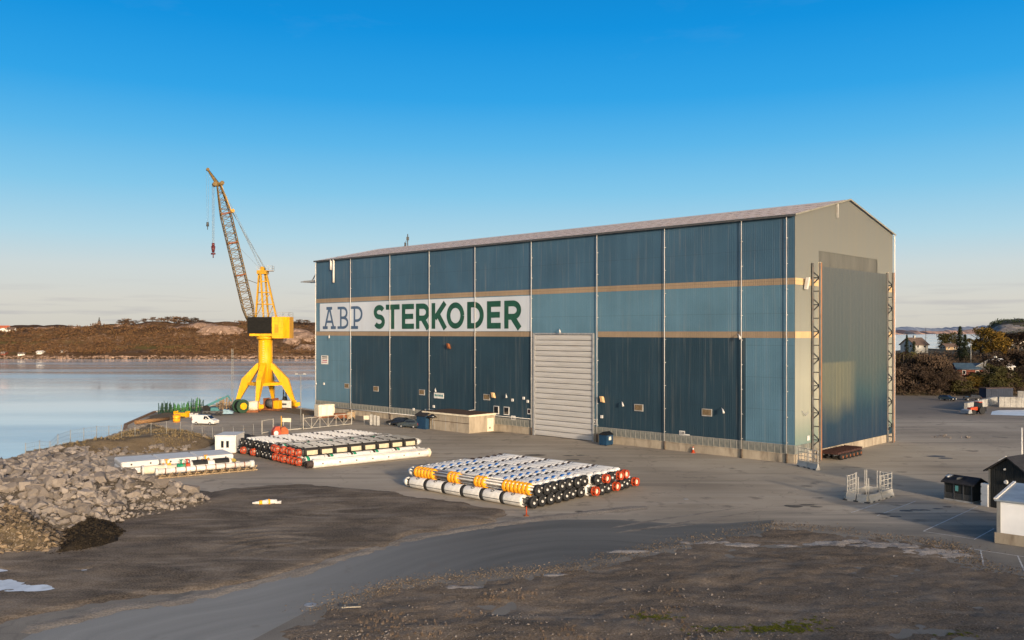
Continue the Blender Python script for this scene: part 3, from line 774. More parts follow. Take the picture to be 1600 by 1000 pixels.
# roof sheets with seams
mb = MB()
for sgn in (0, 1):
    n = 240
    for i in range(n):
        s0, s1 = -.35 + (LEN + .7) * i / n, -.35 + (LEN + .7) * (i + 1) / n
        for (sa, sb, dz) in ((s0, s0 + (s1 - s0) * .82, .0), (s0 + (s1 - s0) * .82, s1, .010)):
            t0, t1 = (-.4, WID / 2) if sgn == 0 else (WID + .4, WID / 2)
            z0 = EAVE - .10
            p = [U * sa + V * t0 + Vector((0, 0, z0 + dz)), U * sb + V * t0 + Vector((0, 0, z0 + dz)), U * sb + V * t1 + Vector((0, 0, RIDGE + dz)), U * sa + V * t1 + Vector((0, 0, RIDGE + dz))]
            mb.add(p, [(0, 1, 2, 3) if sgn else (3, 2, 1, 0)])
roof = mb.build('roof', m_roof, hall)
mb = MB()
for frac in (.12, .30, .52, .76):
    t = -.4 + (WID / 2 + .4) * frac; z = EAVE - .1 + (RIDGE - EAVE + .1) * frac
    for i in range(60):
        s0 = LEN * i / 60
        mb.obox(U * s0 + V * t + Vector((0, 0, z + .016)), U * (LEN / 60 * .55), V * .14, (0, 0, .022))
tag(mb.build('snow_guard', m_roof_seam, roof), kind='stuff')
mb = MB()
mb.obox(U * (-.38) + V * (-.52) + Vector((0, 0, EAVE - .42)), U * (LEN + .76), V * .14, (0, 0, .34))
mb.build('eaves_gutter', m_dkgrey, hall)
for (t0, z0, t1, z1) in ((-.5, EAVE - .12, WID / 2, RIDGE + .06), (WID / 2, RIDGE + .06, WID + .5, EAVE - .12)):   # verge trim on the gable
    mb = MB(); d = PG(t1, z1) - PG(t0, z0)
    mb.obox(PG(t0, z0 - .22, .34), d, NG * .08, (0, 0, .24))
    mb.build('verge_trim', M('verge_grey', (.20, .19, .16), .6), hall)

bays_px = [549.5, 611, 672.5, 744, 832, 934.5, 1040, 1160, 1230.5]
bays = [sp_(p) for p in bays_px]
edges = [LEN] + bays + [0.0]
B0, B1, B2, B3 = 18.05, 19.0, 25.8, 26.75
STRIP0, STRIP1 = 1.2, 2.55
dL, dR = sp_(836.5), sp_(926.5)                                      # roller door
DOOR_T = 18.45
for i in range(len(edges) - 1):
    s1, s0 = edges[i] - .001, edges[i + 1] + .001
    corr(PF, s0, s1, B3, EAVE - .1).build('cladding_panel', m_blue_top, hall)
    has_door = (s0 < dL - 1 and s1 > dL + .1) or (s0 < dR and s1 > dL)
    corr(PF, s0, s1, B2, B3, o=.05).build('translucent_band', m_tan_band, hall)
    if i == 5:                                                       # bay over the roller door
        corr(PF, s0, s1, DOOR_T + .1, B2).build('cladding_panel', m_blue_light, hall)
        corr(PF, s0, dR - .25, STRIP1, B1 - .3).build('cladding_panel', m_blue_light, hall)
        continue
    m_mid = m_blue_light
    corr(PF, s0, s1, B1, B2).build('cladding_panel', m_mid, hall)
    corr(PF, s0, s1, B0, B1, o=.05).build('translucent_band', m_tan_band, hall)
    if i in (0, 9): mm = m_blue_light
    elif i == 8:
        sm_ = sp_(1165)
        corr(PF, s0, sm_, STRIP1, B0).build('cladding_panel', m_blue_light, hall)
        corr(PF, sm_, s1, STRIP1, B0).build('cladding_panel', m_blue_dark, hall)
        mm = None
    else: mm = m_blue_dark
    if mm: corr(PF, s0, s1, STRIP1, B0).build('cladding_panel', mm, hall)
# concrete plinth, one length per bay, and the strip of wired glass panels over it
def plinth(s0, s1):
    mb = MB(); fbox(mb, s0 + .04, s1 - .04, -.05, STRIP0 - .02, -.1, .16); fbox(mb, s0 + .04, s1 - .04, STRIP0 - .02, STRIP0 + .10, -.1, .24)
    mb.build('plinth', m_concrete, hall)
pan = None
for i in range(len(edges) - 1):
    s1, s0 = edges[i], edges[i + 1]
    spans = [(s0, s1)] if i != 5 else [(s0, dR - .2)]
    for a, b_ in spans:
        if b_ - a < .3: continue
        plinth(a, b_)
        n = max(1, int(round((b_ - a) / 1.0)))
        for k in range(n):
            w = (b_ - a) / n
            if pan is None:
                mb = MB(); mb.obox((0, 0, 0), U * 1.0, NF * .06, (0, 0, STRIP1 - STRIP0 - .12)); pan = mb.mesh('glazing_panel', m_panel_g)
            o = link('glazing_panel', pan, hall, PF(a + k * w + .05, STRIP0 + .11, .0 + random.uniform(0, .02)))
            o.scale = (1, 1, 1) if abs(w - 1) < .02 else (max(.1, (w - .07)), max(.1, (w - .07)), 1)
        mb = MB()
        for k in range(n + 1): fbox(mb, a + k * (b_ - a) / n - .035, a + k * (b_ - a) / n + .035, STRIP0 + .1, STRIP1, .02, .12)
        fbox(mb, a, b_, STRIP1 - .04, STRIP1 + .06, .02, .13)
        mb.build('glazing_bars', M('bar_grey', (.235, .225, .205), .8), hall)
m_pipe = M('downpipe_grey', (.44, .43, .42), .5, .1, .5, stretch=(1, 1, .2), dirt=(.22, .17, .13), dirt_amt=.6)
# downpipes on the bay lines
for i, s in enumerate(bays):
    mb = MB()
    z0 = {3: 3.6}.get(i, 1.35)
    mb.cyl(PF(s, z0, .34), PF(s, EAVE - .3, .34), .07, n=10)
    for k in range(9): mb.obox(PF(s + .10, z0 + 1.5 + k * (EAVE - 5 - z0) / 8, .05), U * -.20, NF * .30, (0, 0, .08))
    dp = mb.build('downpipe', m_pipe, hall)
    if z0 < 2:
        mb = MB(); mb.cyl(PF(s, 0, .34), PF(s, 1.36, .34), .14, n=10); mb.build('pipe_foot', M('stained_pipe', (.075, .055, .042), .8), dp)
mb = MB(); mb.cyl(U * (LEN + .2) + Vector((0, 0, .5)), U * (LEN + .2) + Vector((0, 0, EAVE - .5)), .12, n=10)
mb.build('downpipe', m_white, hall)
mb = MB(); mb.cyl(V * (WID + .22) + NG * .2, V * (WID + .22) + NG * .2 + Vector((0, 0, EAVE - .3)), .14, n=10)
mb.build('downpipe', m_white, hall)
# two short flue pipes under the eaves at the far end
for px, zl in ((519, 33.4), (523.2, 30.4)):
    mb = MB(); mb.cyl(PF(sp_(px), zl, .35), PF(sp_(px), EAVE - .2, .35), .24, n=10); mb.build('flue_pipe', m_white, hall)
# conduits
mb = MB()
mb.cyl(PF(sp_(524), 1.33, .36), PF(sp_(664), 1.33, .36), .09, n=8)
mb.build('conduit', m_white, hall)
mb = MB()
mb.cyl(PF(sp_(666), 2.9, .3), PF(sp_(832), 2.9, .3), .055, n=8); mb.cyl(PF(sp_(666), 1.4, .3), PF(sp_(666), 2.9, .3), .055, n=8)
mb.cyl(PF(sp_(744), 3.7, .34), PF(sp_(715), 2.9, .3), .05, n=8)
mb.build('conduit', m_white, hall)

# sign board and letters
sg = MB(); sL, sR = sp_(500.7), sp_(830)
SZ0, SZ1 = 19.06, 25.62
fbox(sg, sR, sL, SZ0, SZ1, .09, .17)
cr_ = corr(PF, sR, sL, SZ0, SZ1, o=.172, depth=.010); sg.add(cr_.v, cr_.f)
sign = sg.build('sign_board', m_signboard, hall)
def strip(pts, t):
    """flat ribbon of width t along pts, mitred"""
    n = len(pts); L_, R_ = [], []
    for i in range(n):
        p = Vector(pts[i])
        d0 = (p - Vector(pts[i - 1])).normalized() if i > 0 else None
        d1 = (Vector(pts[i + 1]) - p).normalized() if i < n - 1 else None
        d = (d0 + d1).normalized() if d0 and d1 else (d0 or d1)
        nn = Vector((-d.y, d.x)); k = 1.0
        if d0 and d1: k = 1 / max(.4, nn.dot(Vector((-d0.y, d0.x))))
        L_.append(p + nn * t / 2 * k); R_.append(p - nn * t / 2 * k)
    return L_ + R_, [(i, i + 1, n + i + 1, n + i) for i in range(n - 1)]
def arc(cx, cy, rx, ry, a0, a1, n=14):
    return [(cx + rx * math.cos(R(a0 + (a1 - a0) * i / n)), cy + ry * math.sin(R(a0 + (a1 - a0) * i / n))) for i in range(n + 1)]
def glyph(ch, w, h, t, slab=False):
    q = t / 2; st = []
    V_ = lambda x, th=t: st.append(([(x, 0), (x, h)], th))
    if ch == 'S':
        ry = (h - t) / 4; cx = w / 2; rx = w / 2 - q
        pts_ = arc(cx, h / 2 + ry, rx, ry, 25, 270, 18) + arc(cx, h / 2 - ry, rx, ry, 90, -155, 18)[1:]
        st.append((pts_, t))
    elif ch == 'T': st.append(([(0, h - q), (w, h - q)], t)); st.append(([(w / 2, 0), (w / 2, h - t)], t))
    elif ch == 'E':
        V_(q)
        for y, ww in ((q, w), (h / 2, w * .94), (h - q, w)): st.append(([(t, y), (ww, y)], t))
    elif ch == 'K':
        V_(q); st.append(([(t * .9, h * .40), (w - q * 1.0, h)], t * 1.05)); st.append(([(w * .42, h * .56), (w - q * .9, 0)], t * 1.05))
    elif ch == 'O': st.append((arc(w / 2, h / 2, w / 2 - q, h / 2 - q, 0, 360, 36), t))
    elif ch == 'D':
        V_(q); st.append(([(t, h - q), (w * .38, h - q)] + arc(w * .40, h / 2, w * .60 - q, h / 2 - q, 90, -90, 20) + [(w * .38, q), (t, q)], t))
    elif ch in 'RPB':
        V_(q if not slab else w * .30)
        x0 = t if not slab else 0
        yb = h * .42 if ch == 'R' else (h * .36 if ch == 'P' else h * .5)
        st.append(([(x0, h - q), (w * .5, h - q)] + arc(w * .52, (h - q + yb) / 2 + q * 0, w * (.48 if ch != 'B' else .40) - q, (h - q - yb) / 2, 90, -90, 16) + [(w * .5, yb), (t if not slab else w * .30, yb)], t))
        if ch == 'R': st.append(([(w * .46, yb + q * .2), (w - q * .7, 0)], t * 1.1))
        if ch == 'B':
            st.append(([(w * .30, yb), (w * .5, yb)] + arc(w * .52, (yb + q) / 2, w * .48 - q, (yb - q) / 2, 90, -90, 16) + [(w * .5, q), (0, q)], t))
        if ch == 'P': st.append(([(0, q), (w * .62, q)], t * 1.1))
    elif ch == 'A':
        st.append(([(w * .18, t * .5), (w * .5 - q * .3, h - q)], t)); st.append(([(w * .82, t * .5), (w * .5 + q * .3, h - q)], t))
        st.append(([(w * .27, h * .33), (w * .73, h * .33)], t * .9))
        st.append(([(w * .28, h - q), (w * .72, h - q)], t * 1.1)); st.append(([(0, q), (w * .38, q)], t * 1.1)); st.append(([(w * .62, q), (w, q)], t * 1.1))
    return st
LB, LT = 19.55, 24.85
def letter(ch, p0, p1, mat, t, slab=False, zb=LB, zt=LT, parent=None, base=.195, SS=sp_):
    s0, s1 = SS(p0), SS(p1); w = s0 - s1
    mb = MB()
    for k, (pts_, th) in enumerate(glyph(ch, w, zt - zb, t, slab)):
        pv, pf = strip(pts_, th)
        mb.add([PF(s0 - p.x, zb + p.y, base + .005 * k) for p in pv], pf)
    return mb.build('letter', mat, parent or sign)
for ch, a, b_ in (('A', 505.5, 526), ('B', 528.5, 545.5), ('P', 549.5, 567.5)): letter(ch, a, b_, m_letter_b, .62, True, 19.6, 24.75)
for ch, a, b_ in (('S', 585, 602.5), ('T', 604, 625.5), ('E', 629, 648), ('R', 651, 672.3), ('K', 675.5, 699.5), ('O', 699, 726.5), ('D', 731, 757), ('E', 762, 783.5), ('R', 789, 815.5)):
    letter(ch, a, b_, m_letter_g, 1.12)

# roller door of horizontal slats in a frame
mb = MB()
fbox(mb, dL, dL + .45, 0, DOOR_T + .3, .0, .30); fbox(mb, dR - .35, dR, 0, DOOR_T + .3, .0, .30); fbox(mb, dR, dL, DOOR_T, DOOR_T + .3, .0, .30)
rd = mb.build('roller_door', m_grey, hall)
nsl = 19
for k in range(nsl):
    mb = MB(); z0 = .08 + (DOOR_T - .1) * k / nsl; z1 = .08 + (DOOR_T - .1) * (k + 1) / nsl - .05
    a, b_ = dR + .03, dL - .03
    prof = [(z0, .02), (z0 + .06, .14), ((z0 + z1) / 2, .17), (z1 - .06, .14), (z1, .02)]
    for i in range(len(prof) - 1):
        (za, oa), (zb, ob) = prof[i], prof[i + 1]
        mb.add([PF(b_, za, oa), PF(a, za, oa), PF(a, zb, ob), PF(b_, zb, ob)], [(0, 1, 2, 3)])
    for (za, zb) in ((z0 + .35, z0 + .45),): fbox(mb, a + 1.8, b_ - 1.2, za, zb, .15, .18)
    mb.build('slat', m_rolling, rd)
# dark pillar at the left of the door
mb = MB(); fbox(mb, sp_(836.3), sp_(833.2), 0, DOOR_T + .2, .0, .26); mb.build('door_post', m_dkgrey, hall)

# fittings on the facade
def wall_box(name, px, py, w, h, mats, frame=True):
    s, z = sp_(px), zf_(px, py)
    mb = MB()
    fbox(mb, s - w / 2, s + w / 2, z - h / 2, z + h / 2, .03, .16, 0)
    o = mb.build(name, mats[0], hall)
    mb = MB(); fbox(mb, s - w / 2 + .12, s + w / 2 - .12, z - h / 2 + .18, z + h / 2 - .10, .10, .18, 0); mb.build('grille', mats[1], o)
m_brownvent = M('vent_brown', (.16, .11, .06), .7, .2, 3)
for px, py in ((542.5, 603), (588, 607.5), (659.8, 613), (761, 620.5), (998.5, 637), (1105, 644.5)):
    wall_box('wall_vent', px, py, 1.75, 1.15, (m_concrete_g, m_brownvent))
for px, py in ((776, 640.5), (792, 642), (827.5, 643)):
    wall_box('window', px, py, 1.35 if px < 820 else .8, 1.55 if px < 820 else 1.0, (m_white, m_glass))
def flood(px, py, mat):
    s, z = sp_(px), zf_(px, py); mb = MB()
    mb.obox(PF(s, z, .05), U * .5, NF * .6 + Vector((0, 0, .12)), Vector((0, 0, 1.0)) + NF * .3)
    mb.beam(PF(s + .25, z + .3, .05), PF(s + .25, z + .5, .6), .1)
    mb.build('wall_lamp', mat, hall)
m_lampw = M('lamp_warm', (.65, .42, .22), .4, .1)
for px, py, mt_ in ((705, 545, m_rust), (775, 622, m_lampw), (945.5, 629, m_lampw)): flood(px, py, mt_)
def goose(px, py, k=.9):
    s, z = sp_(px), zf_(px, py); mb = MB()
    mb.cyl(PF(s + .6 * k, z + .55 * k, .08), PF(s, z + .35 * k, .75 * k), .05, n=6); mb.cyl(PF(s, z + .38 * k, .75 * k), PF(s - .35 * k, z - .25 * k, .95 * k), .11, .17, n=8)
    mb.build('bracket_lamp', m_white, hall)
for px, py in ((497.5, 599), (684, 610), (794.5, 619), (976, 632), (1132.5, 642.5), (878, 518), (518, 526.5), (1158, 527)): goose(px, py)
for px, py in ((507, 599.5), (801.5, 625), (819, 622), (825.5, 627), (678.5, 635), (647, 639.5), (692.5, 643.5), (941, 651)):
    s, z = sp_(px), zf_(px, py); mb = MB(); fbox(mb, s - .22, s + .22, z - .25, z + .25, .04, .25); mb.build('junction_box', m_white, hall)
def small_sign(px0, px1, py0, py1, texts=(), lines=()):
    s1, s0 = sp_(px0), sp_(px1); pm = (px0 + px1) / 2
    z1, z0 = zf_(pm, py0), zf_(pm, py1)
    mb = MB(); fbox(mb, s0, s1, z0, z1, .08, .13); o = mb.build('notice_sign', m_white_clean, hall)
    for (a, b_, c, d, mt_) in lines:
        mb = MB(); fbox(mb, s1 - (s1 - s0) * b_, s1 - (s1 - s0) * a, z0 + (z1 - z0) * c, z0 + (z1 - z0) * d, .11, .145); mb.build('print', mt_, o)
    return o, s0, s1, z0, z1
small_sign(502.5, 513.2, 555.5, 569, lines=((.12, .9, .78, .90, m_black_l), (.1, .9, .60, .66, m_black_l), (.2, .9, .38, .48, m_printred), (.1, .85, .18, .26, m_printred)))
m_teal_l = M('print_teal', (.03, .16, .17), .6, .1)
small_sign(678.8, 694, 613.8, 622.5, lines=((.08, .2, .35, .75, m_teal_l), (.24, .34, .35, .7, m_teal_l), (.38, .48, .35, .7, m_teal_l), (.52, .62, .35, .7, m_teal_l), (.66, .76, .35, .7, m_teal_l), (.80, .92, .35, .7, m_teal_l)))
def digit2(s1, s0, z0, z1, parent):
    w, h = (s1 - s0) * .42, (z1 - z0) * .66; ox, oz = s1 - (s1 - s0) * .29, z0 + (z1 - z0) * .17; t = w * .26
    pts_ = arc(w / 2, h * .70, w / 2 - t / 2, h * .30 - t / 2, 165, -25, 12) + [(t * .5, t * .5), (w, t * .5)]
    pv, pf = strip(pts_, t); mb = MB(); mb.add([PF(ox - p.x, oz + p.y, .145) for p in pv], pf); mb.build('digit', m_black_l, parent)
o, a, b_, c, d = small_sign(927, 934, 654.5, 664); digit2(b_, a, c, d, o)
small_sign(799.5, 806, 649.5, 656, lines=((.25, .42, .2, .8, m_black_l), (.6, .75, .2, .8, m_black_l)))
small_sign(1062, 1070.7, 673, 680.5, lines=((.10, .20, .25, .78, m_black_l), (.22, .40, .25, .36, m_black_l), (.22, .40, .67, .78, m_black_l), (.40, .48, .33, .70, m_black_l), (.56, .64, .25, .78, m_black_l), (.66, .80, .64, .78, m_black_l), (.66, .80, .46, .56, m_black_l), (.80, .90, .25, .72, m_black_l)))
small_sign(1070.9, 1078, 678.4, 681)

# gable: cladding, bands, the great door with its lattice guides
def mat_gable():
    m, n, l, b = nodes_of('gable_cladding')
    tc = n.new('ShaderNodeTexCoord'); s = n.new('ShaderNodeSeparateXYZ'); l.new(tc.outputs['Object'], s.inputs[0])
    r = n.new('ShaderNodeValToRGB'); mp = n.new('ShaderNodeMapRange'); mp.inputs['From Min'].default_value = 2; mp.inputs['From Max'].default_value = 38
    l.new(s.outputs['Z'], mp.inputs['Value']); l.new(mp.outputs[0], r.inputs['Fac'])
    e = r.color_ramp.elements                                         # blue-green at the foot, pale above it, darker grey towards the top
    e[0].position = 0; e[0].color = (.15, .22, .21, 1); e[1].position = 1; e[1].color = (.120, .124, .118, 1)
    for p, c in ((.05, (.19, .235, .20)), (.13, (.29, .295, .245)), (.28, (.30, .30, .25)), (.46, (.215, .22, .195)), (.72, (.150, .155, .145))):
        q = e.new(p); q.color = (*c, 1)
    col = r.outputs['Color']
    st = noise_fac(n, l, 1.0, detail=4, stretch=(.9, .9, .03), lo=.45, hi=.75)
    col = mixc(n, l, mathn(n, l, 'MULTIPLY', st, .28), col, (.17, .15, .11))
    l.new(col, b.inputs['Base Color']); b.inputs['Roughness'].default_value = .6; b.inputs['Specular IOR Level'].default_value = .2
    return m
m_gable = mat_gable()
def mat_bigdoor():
    m, n, l, b = nodes_of('great_door_surface')
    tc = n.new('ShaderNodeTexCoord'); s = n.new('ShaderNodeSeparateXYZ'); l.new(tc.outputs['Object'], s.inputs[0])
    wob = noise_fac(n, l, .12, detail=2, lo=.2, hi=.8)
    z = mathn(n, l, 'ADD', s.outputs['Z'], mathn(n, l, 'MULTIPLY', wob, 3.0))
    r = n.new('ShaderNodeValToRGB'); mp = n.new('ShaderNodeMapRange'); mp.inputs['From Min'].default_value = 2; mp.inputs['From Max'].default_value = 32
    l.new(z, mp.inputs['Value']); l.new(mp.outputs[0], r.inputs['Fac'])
    e = r.color_ramp.elements  # navy towards the foot, greyer higher up
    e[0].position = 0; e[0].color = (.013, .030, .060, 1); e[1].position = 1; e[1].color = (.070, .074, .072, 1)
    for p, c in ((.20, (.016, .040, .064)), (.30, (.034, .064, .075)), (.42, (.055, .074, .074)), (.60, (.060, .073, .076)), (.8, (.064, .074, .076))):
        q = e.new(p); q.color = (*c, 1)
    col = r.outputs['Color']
    # a paler ribbed field with soft edges low on the left
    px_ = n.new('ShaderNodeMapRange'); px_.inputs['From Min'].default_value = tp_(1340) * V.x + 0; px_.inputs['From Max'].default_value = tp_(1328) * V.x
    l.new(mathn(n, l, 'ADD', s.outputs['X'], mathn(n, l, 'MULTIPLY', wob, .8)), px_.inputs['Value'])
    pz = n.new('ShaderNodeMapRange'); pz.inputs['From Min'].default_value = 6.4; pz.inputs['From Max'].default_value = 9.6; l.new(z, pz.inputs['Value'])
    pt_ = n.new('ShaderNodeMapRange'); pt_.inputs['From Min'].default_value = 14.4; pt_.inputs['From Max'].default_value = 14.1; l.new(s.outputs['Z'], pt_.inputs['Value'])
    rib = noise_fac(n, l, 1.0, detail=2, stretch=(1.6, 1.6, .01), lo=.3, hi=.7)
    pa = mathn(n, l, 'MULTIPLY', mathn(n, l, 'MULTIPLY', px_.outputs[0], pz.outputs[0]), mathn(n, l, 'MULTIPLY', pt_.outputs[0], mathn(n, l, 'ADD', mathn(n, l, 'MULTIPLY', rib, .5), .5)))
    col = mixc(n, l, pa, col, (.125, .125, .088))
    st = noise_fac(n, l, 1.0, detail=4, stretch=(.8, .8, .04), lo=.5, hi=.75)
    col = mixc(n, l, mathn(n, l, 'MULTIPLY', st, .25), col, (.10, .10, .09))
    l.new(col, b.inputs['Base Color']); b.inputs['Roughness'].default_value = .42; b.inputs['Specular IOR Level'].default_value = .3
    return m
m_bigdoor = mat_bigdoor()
m_recess = M('door_head_cladding', (.088, .088, .080), .6, .15, .8, stretch=(.6, .6, .1), dirt=(.12, .115, .10), dirt_amt=.5)
GL, GR = tp_(1279), tp_(1384.5)                                       # door leaf
HL, HR = GL, tp_(1370.5)                                              # narrower door head
LEAF0, LEAF1, HEAD1 = 1.35, zg_(1388, 429), zg_(1279, 392)
for (t0, t1) in ((0.02, GL), (GR, WID - .02)):
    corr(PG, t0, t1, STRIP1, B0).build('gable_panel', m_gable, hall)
    corr(PG, t0, t1, B0, B1, o=.05).build('translucent_band', m_tan_sunlit, hall)
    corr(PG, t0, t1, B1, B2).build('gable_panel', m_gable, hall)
    corr(PG, t0, t1, B2, B3, o=.05).build('translucent_band', m_tan_sunlit, hall)
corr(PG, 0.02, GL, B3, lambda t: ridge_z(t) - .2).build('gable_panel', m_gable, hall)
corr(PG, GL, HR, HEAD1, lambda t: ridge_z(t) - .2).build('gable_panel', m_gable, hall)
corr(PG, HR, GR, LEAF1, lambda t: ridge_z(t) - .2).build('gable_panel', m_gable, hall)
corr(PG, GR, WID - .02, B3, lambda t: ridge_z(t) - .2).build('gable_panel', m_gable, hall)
mb = corr(PG, HL, HR, LEAF1 - .5, HEAD1, o=-.05, pitch=.6)
mb.build('door_head', m_recess, hall)
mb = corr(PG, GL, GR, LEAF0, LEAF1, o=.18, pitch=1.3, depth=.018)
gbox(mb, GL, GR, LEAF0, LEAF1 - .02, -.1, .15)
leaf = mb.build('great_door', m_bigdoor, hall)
mb = MB(); gbox(mb, GL - .14, GL - .01, LEAF0, LEAF1 + .6, .0, .42); gbox(mb, GR + .01, GR + .14, LEAF0, LEAF1 + .3, .0, .42); mb.build('door_frame', m_cream, leaf)
for k in range(12):
    t0 = .05 + (WID - .1) * k / 12; t1 = .05 + (WID - .1) * (k + 1) / 12 - .05
    mb = MB(); gbox(mb, t0, t1, -.05, STRIP0 + .1, -.1, .16 if t1 < GL or t0 > GR else .12); mb.build('plinth', m_concrete, hall)
n = 4
for k in range(n):
    w = GL / n
    mb = MB(); gbox(mb, k * w + .05, (k + 1) * w - .05, STRIP0 + .11, STRIP1 - .02, .0, .06); mb.build('glazing_panel', m_panel_g, hall)
def guide(px, out, z1):
    t = tp_(px); mb = MB(); ch = .22
    g = mb.beam(PG(t, 0, .25), PG(t, z1, .25), .28); g.beam(PG(t, 0, out), PG(t, z1, out), .26)
    o = mb.build('door_guide', M('guide_steel', (.075, .075, .075), .6, .3, 1, dirt=(.16, .07, .03), dirt_amt=.6), hall)
    nb = int(z1 / 3.9)
    for k in range(nb):
        z = 1.0 + k * (z1 - 1.2) / nb; dz = (z1 - 1.2) / nb
        for mname, q0, q1 in (('brace', (.3, z + dz * .5 - .9), (out - .1, z + dz * .5)), ('brace', (.3, z + dz * .5 + .9), (out - .1, z + dz * .5)), ('strut', (.3, z), (out - .1, z)), ('strut', (.3, z + dz * .5), (out - .1, z + dz * .5))):
            mb = MB(); mb.beam(PG(t, q0[1], q0[0]), PG(t, q1[1], q1[0]), .15); mb.build(mname, m_dkgrey, o)
    mb = MB(); mb.beam(PG(t + .14, .1, out + .16), PG(t + .14, z1, out + .16), .10, .14); mb.build('guide_rail', m_orange_rail, o)
m_orange_rail = M('rusty_rail', (.28, .12, .05), .7, .2, 1, stretch=(1, 1, .1))
guide(1267.5, 1.35, zg_(1267, 411)); guide(1384.6, 1.15, zg_(1388, 427))
# lamp and wires on the gable
t = tp_(1255); z = zg_(1255, 452)
mb = MB(); mb.obox(PG(t - .25, z, .2), V * .5, NG * .45, Vector((0, 0, 1.7)) + NG * .35); mb.beam(PG(t, z + 1.6, .05), PG(t, z + 1.5, .6), .12); mb.build('wall_lamp', m_white, hall)
t = tp_(1305.5); mb = MB(); mb.obox(PG(t, zg_(1305, 340), .05), V * .35, NG * .3, (0, 0, 2.2)); mb.build('wall_lamp', m_concrete_g, hall)
mb = MB(); t = tp_(1254); z = zg_(1254, 647); mb.cyl(PG(t - .4, z + .5, .1), PG(t, z - .2, .5), .05, n=6); mb.cyl(PG(t, z - .2, .5), PG(t + .7, z + .25, .5), .05, n=6); mb.build('bracket_lamp', m_grey, hall)
t = tp_(1262); z = zg_(1262, 688)
mb = MB(); mb.obox(PG(t - .4, z, .1), V * .8, NG * .05, (0, 0, .7)); mb.build('notice_sign', m_white_clean, hall)
# jib platform off the far end and aerial on the ridge
mb = MB()
e0 = U * LEN + V * 1.0 + Vector((0, 0, 31.2))
mb.beam(e0, e0 + U * 6.6, .5, .45); mb.beam(e0 + V * 2, e0 + V * 2 + U * 6.6, .5, .45)
mb.beam(e0 + U * 6.4 - V * .2, e0 + U * 6.4 + V * 2.2, .4); mb.beam(e0 + U * 3.2 - V * .2, e0 + U * 3.2 + V * 2.2, .3)
mb.beam(e0 + U * 3.4, e0 + Vector((0, 0, 3.2)), .2); mb.beam(e0 + U * 3.4 + V * 2, e0 + V * 2 + Vector((0, 0, 3.2)), .2)
mb.beam(e0 + U * .9, e0 + Vector((0, 0, 2.2)), .5); mb.beam(e0 + U * 6.4, e0 + U * 8, .25)
mb.build('jib_beam', m_grey, hall)
sa = sp_(637); mb = MB(); pz = V * (WID / 2) + U * (LEN * .60) + Vector((0, 0, RIDGE))
sq = (( (637 - 800) / FPX) * (Cc.y + V.y * WID / 2) - (Cc.x + V.x * WID / 2)) / (U.x - ((637 - 800) / FPX) * U.y)
pz = V * (WID / 2) + U * sq + Vector((0, 0, RIDGE - .1))
mb.cyl(pz, pz + Vector((0, 0, 3.0)), .12, n=8); mb.cyl(pz + U * .9, pz + U * .9 + Vector((0, 0, 1.0)), .25, n=8); mb.beam(pz + Vector((0, 0, 1.3)), pz + U * .9 + Vector((0, 0, 1.3)), .1)
mb.box(pz.x - .3, pz.x + .3, pz.y - .3, pz.y + .3, pz.z + 1.5, pz.z + 2.3)
mb.build('roof_mast', m_dkgrey, hall)

# ------------------------------------------------------------------ harbour crane
CX, CY = -61.0, 213.0
crane = empty('harbour_crane', (CX, CY, 0), 0, 'tall yellow slewing harbour crane on four legs with a lattice boom', 'crane')
mb = MB(); mb.cyl((0, 0, 6.4), (0, 0, 17.6), 1.72, 1.72, n=28)
mb.cyl((0, 0, 17.1), (0, 0, 17.9), 2.15, n=28); mb.cyl((0, 0, 6.0), (0, 0, 6.45), 2.0, n=28)
col_ = mb.build('column', m_yellow, crane)
mb = MB()
for k in range(16): mb.box(-.22, .22, -1.86, -1.71, 8.2 + k * .55, 8.27 + k * .55)
mb.build('ladder', m_cream, col_)
for k, ang in enumerate((0, 90, 180, 270)):
    a = R(ang); d = Vector((math.cos(a), math.sin(a), 0)); p = Vector((-d.y, d.x, 0))
    outer = [(1.2, 11.6), (2.2, 10.9), (5.7, 7.3), (7.35, 1.8)]
    inner = [(1.2, 9.9), (1.9, 9.4), (4.0, 6.0), (6.5, 1.8)]
    hw = [.72, .72, .62, .33]
    mb = MB(); vs_ = []
    for (ro, zo), (ri, zi), w in zip(outer, inner, hw):
        vs_ += [d * ro + p * w + Vector((0, 0, zo)), d * ro - p * w + Vector((0, 0, zo)), d * ri - p * w + Vector((0, 0, zi)), d * ri + p * w + Vector((0, 0, zi))]
    fs = [(0, 1, 2, 3), (15, 14, 13, 12)]
    for j in range(3):
        for q in range(4): fs.append((j * 4 + q, j * 4 + 4 + q, j * 4 + 4 + (q + 1) % 4, j * 4 + (q + 1) % 4))
    mb.add(vs_, fs)
    leg = mb.build('leg', m_yellow, crane)
    # bogie under the foot, running along the quay
    rr = Vector((.686, -.728, 0)); qq = Vector((.728, .686, 0)); c = d * 6.95
    mb = MB(); mb.obox(c - rr * 1.7 - qq * .45 + Vector((0, 0, .55)), rr * 3.4, qq * .9, (0, 0, .75)); mb.obox(c - rr * .7 - qq * .4 + Vector((0, 0, 1.25)), rr * 1.4, qq * .8, (0, 0, .75))
    mb.obox(c + rr * 1.0 - qq * .75 + Vector((0, 0, .7)), rr * .9, qq * 1.5, (0, 0, .9))
    mb.build('bogie', m_yellow, leg)
    mb = MB()
    for s_ in (-1.2, -.4, .4, 1.2): mb.cyl(c + rr * s_ - qq * .3 + Vector((0, 0, .4)), c + rr * s_ + qq * .3 + Vector((0, 0, .4)), .4, n=12)
    mb.build('wheel_set', m_rust, leg)
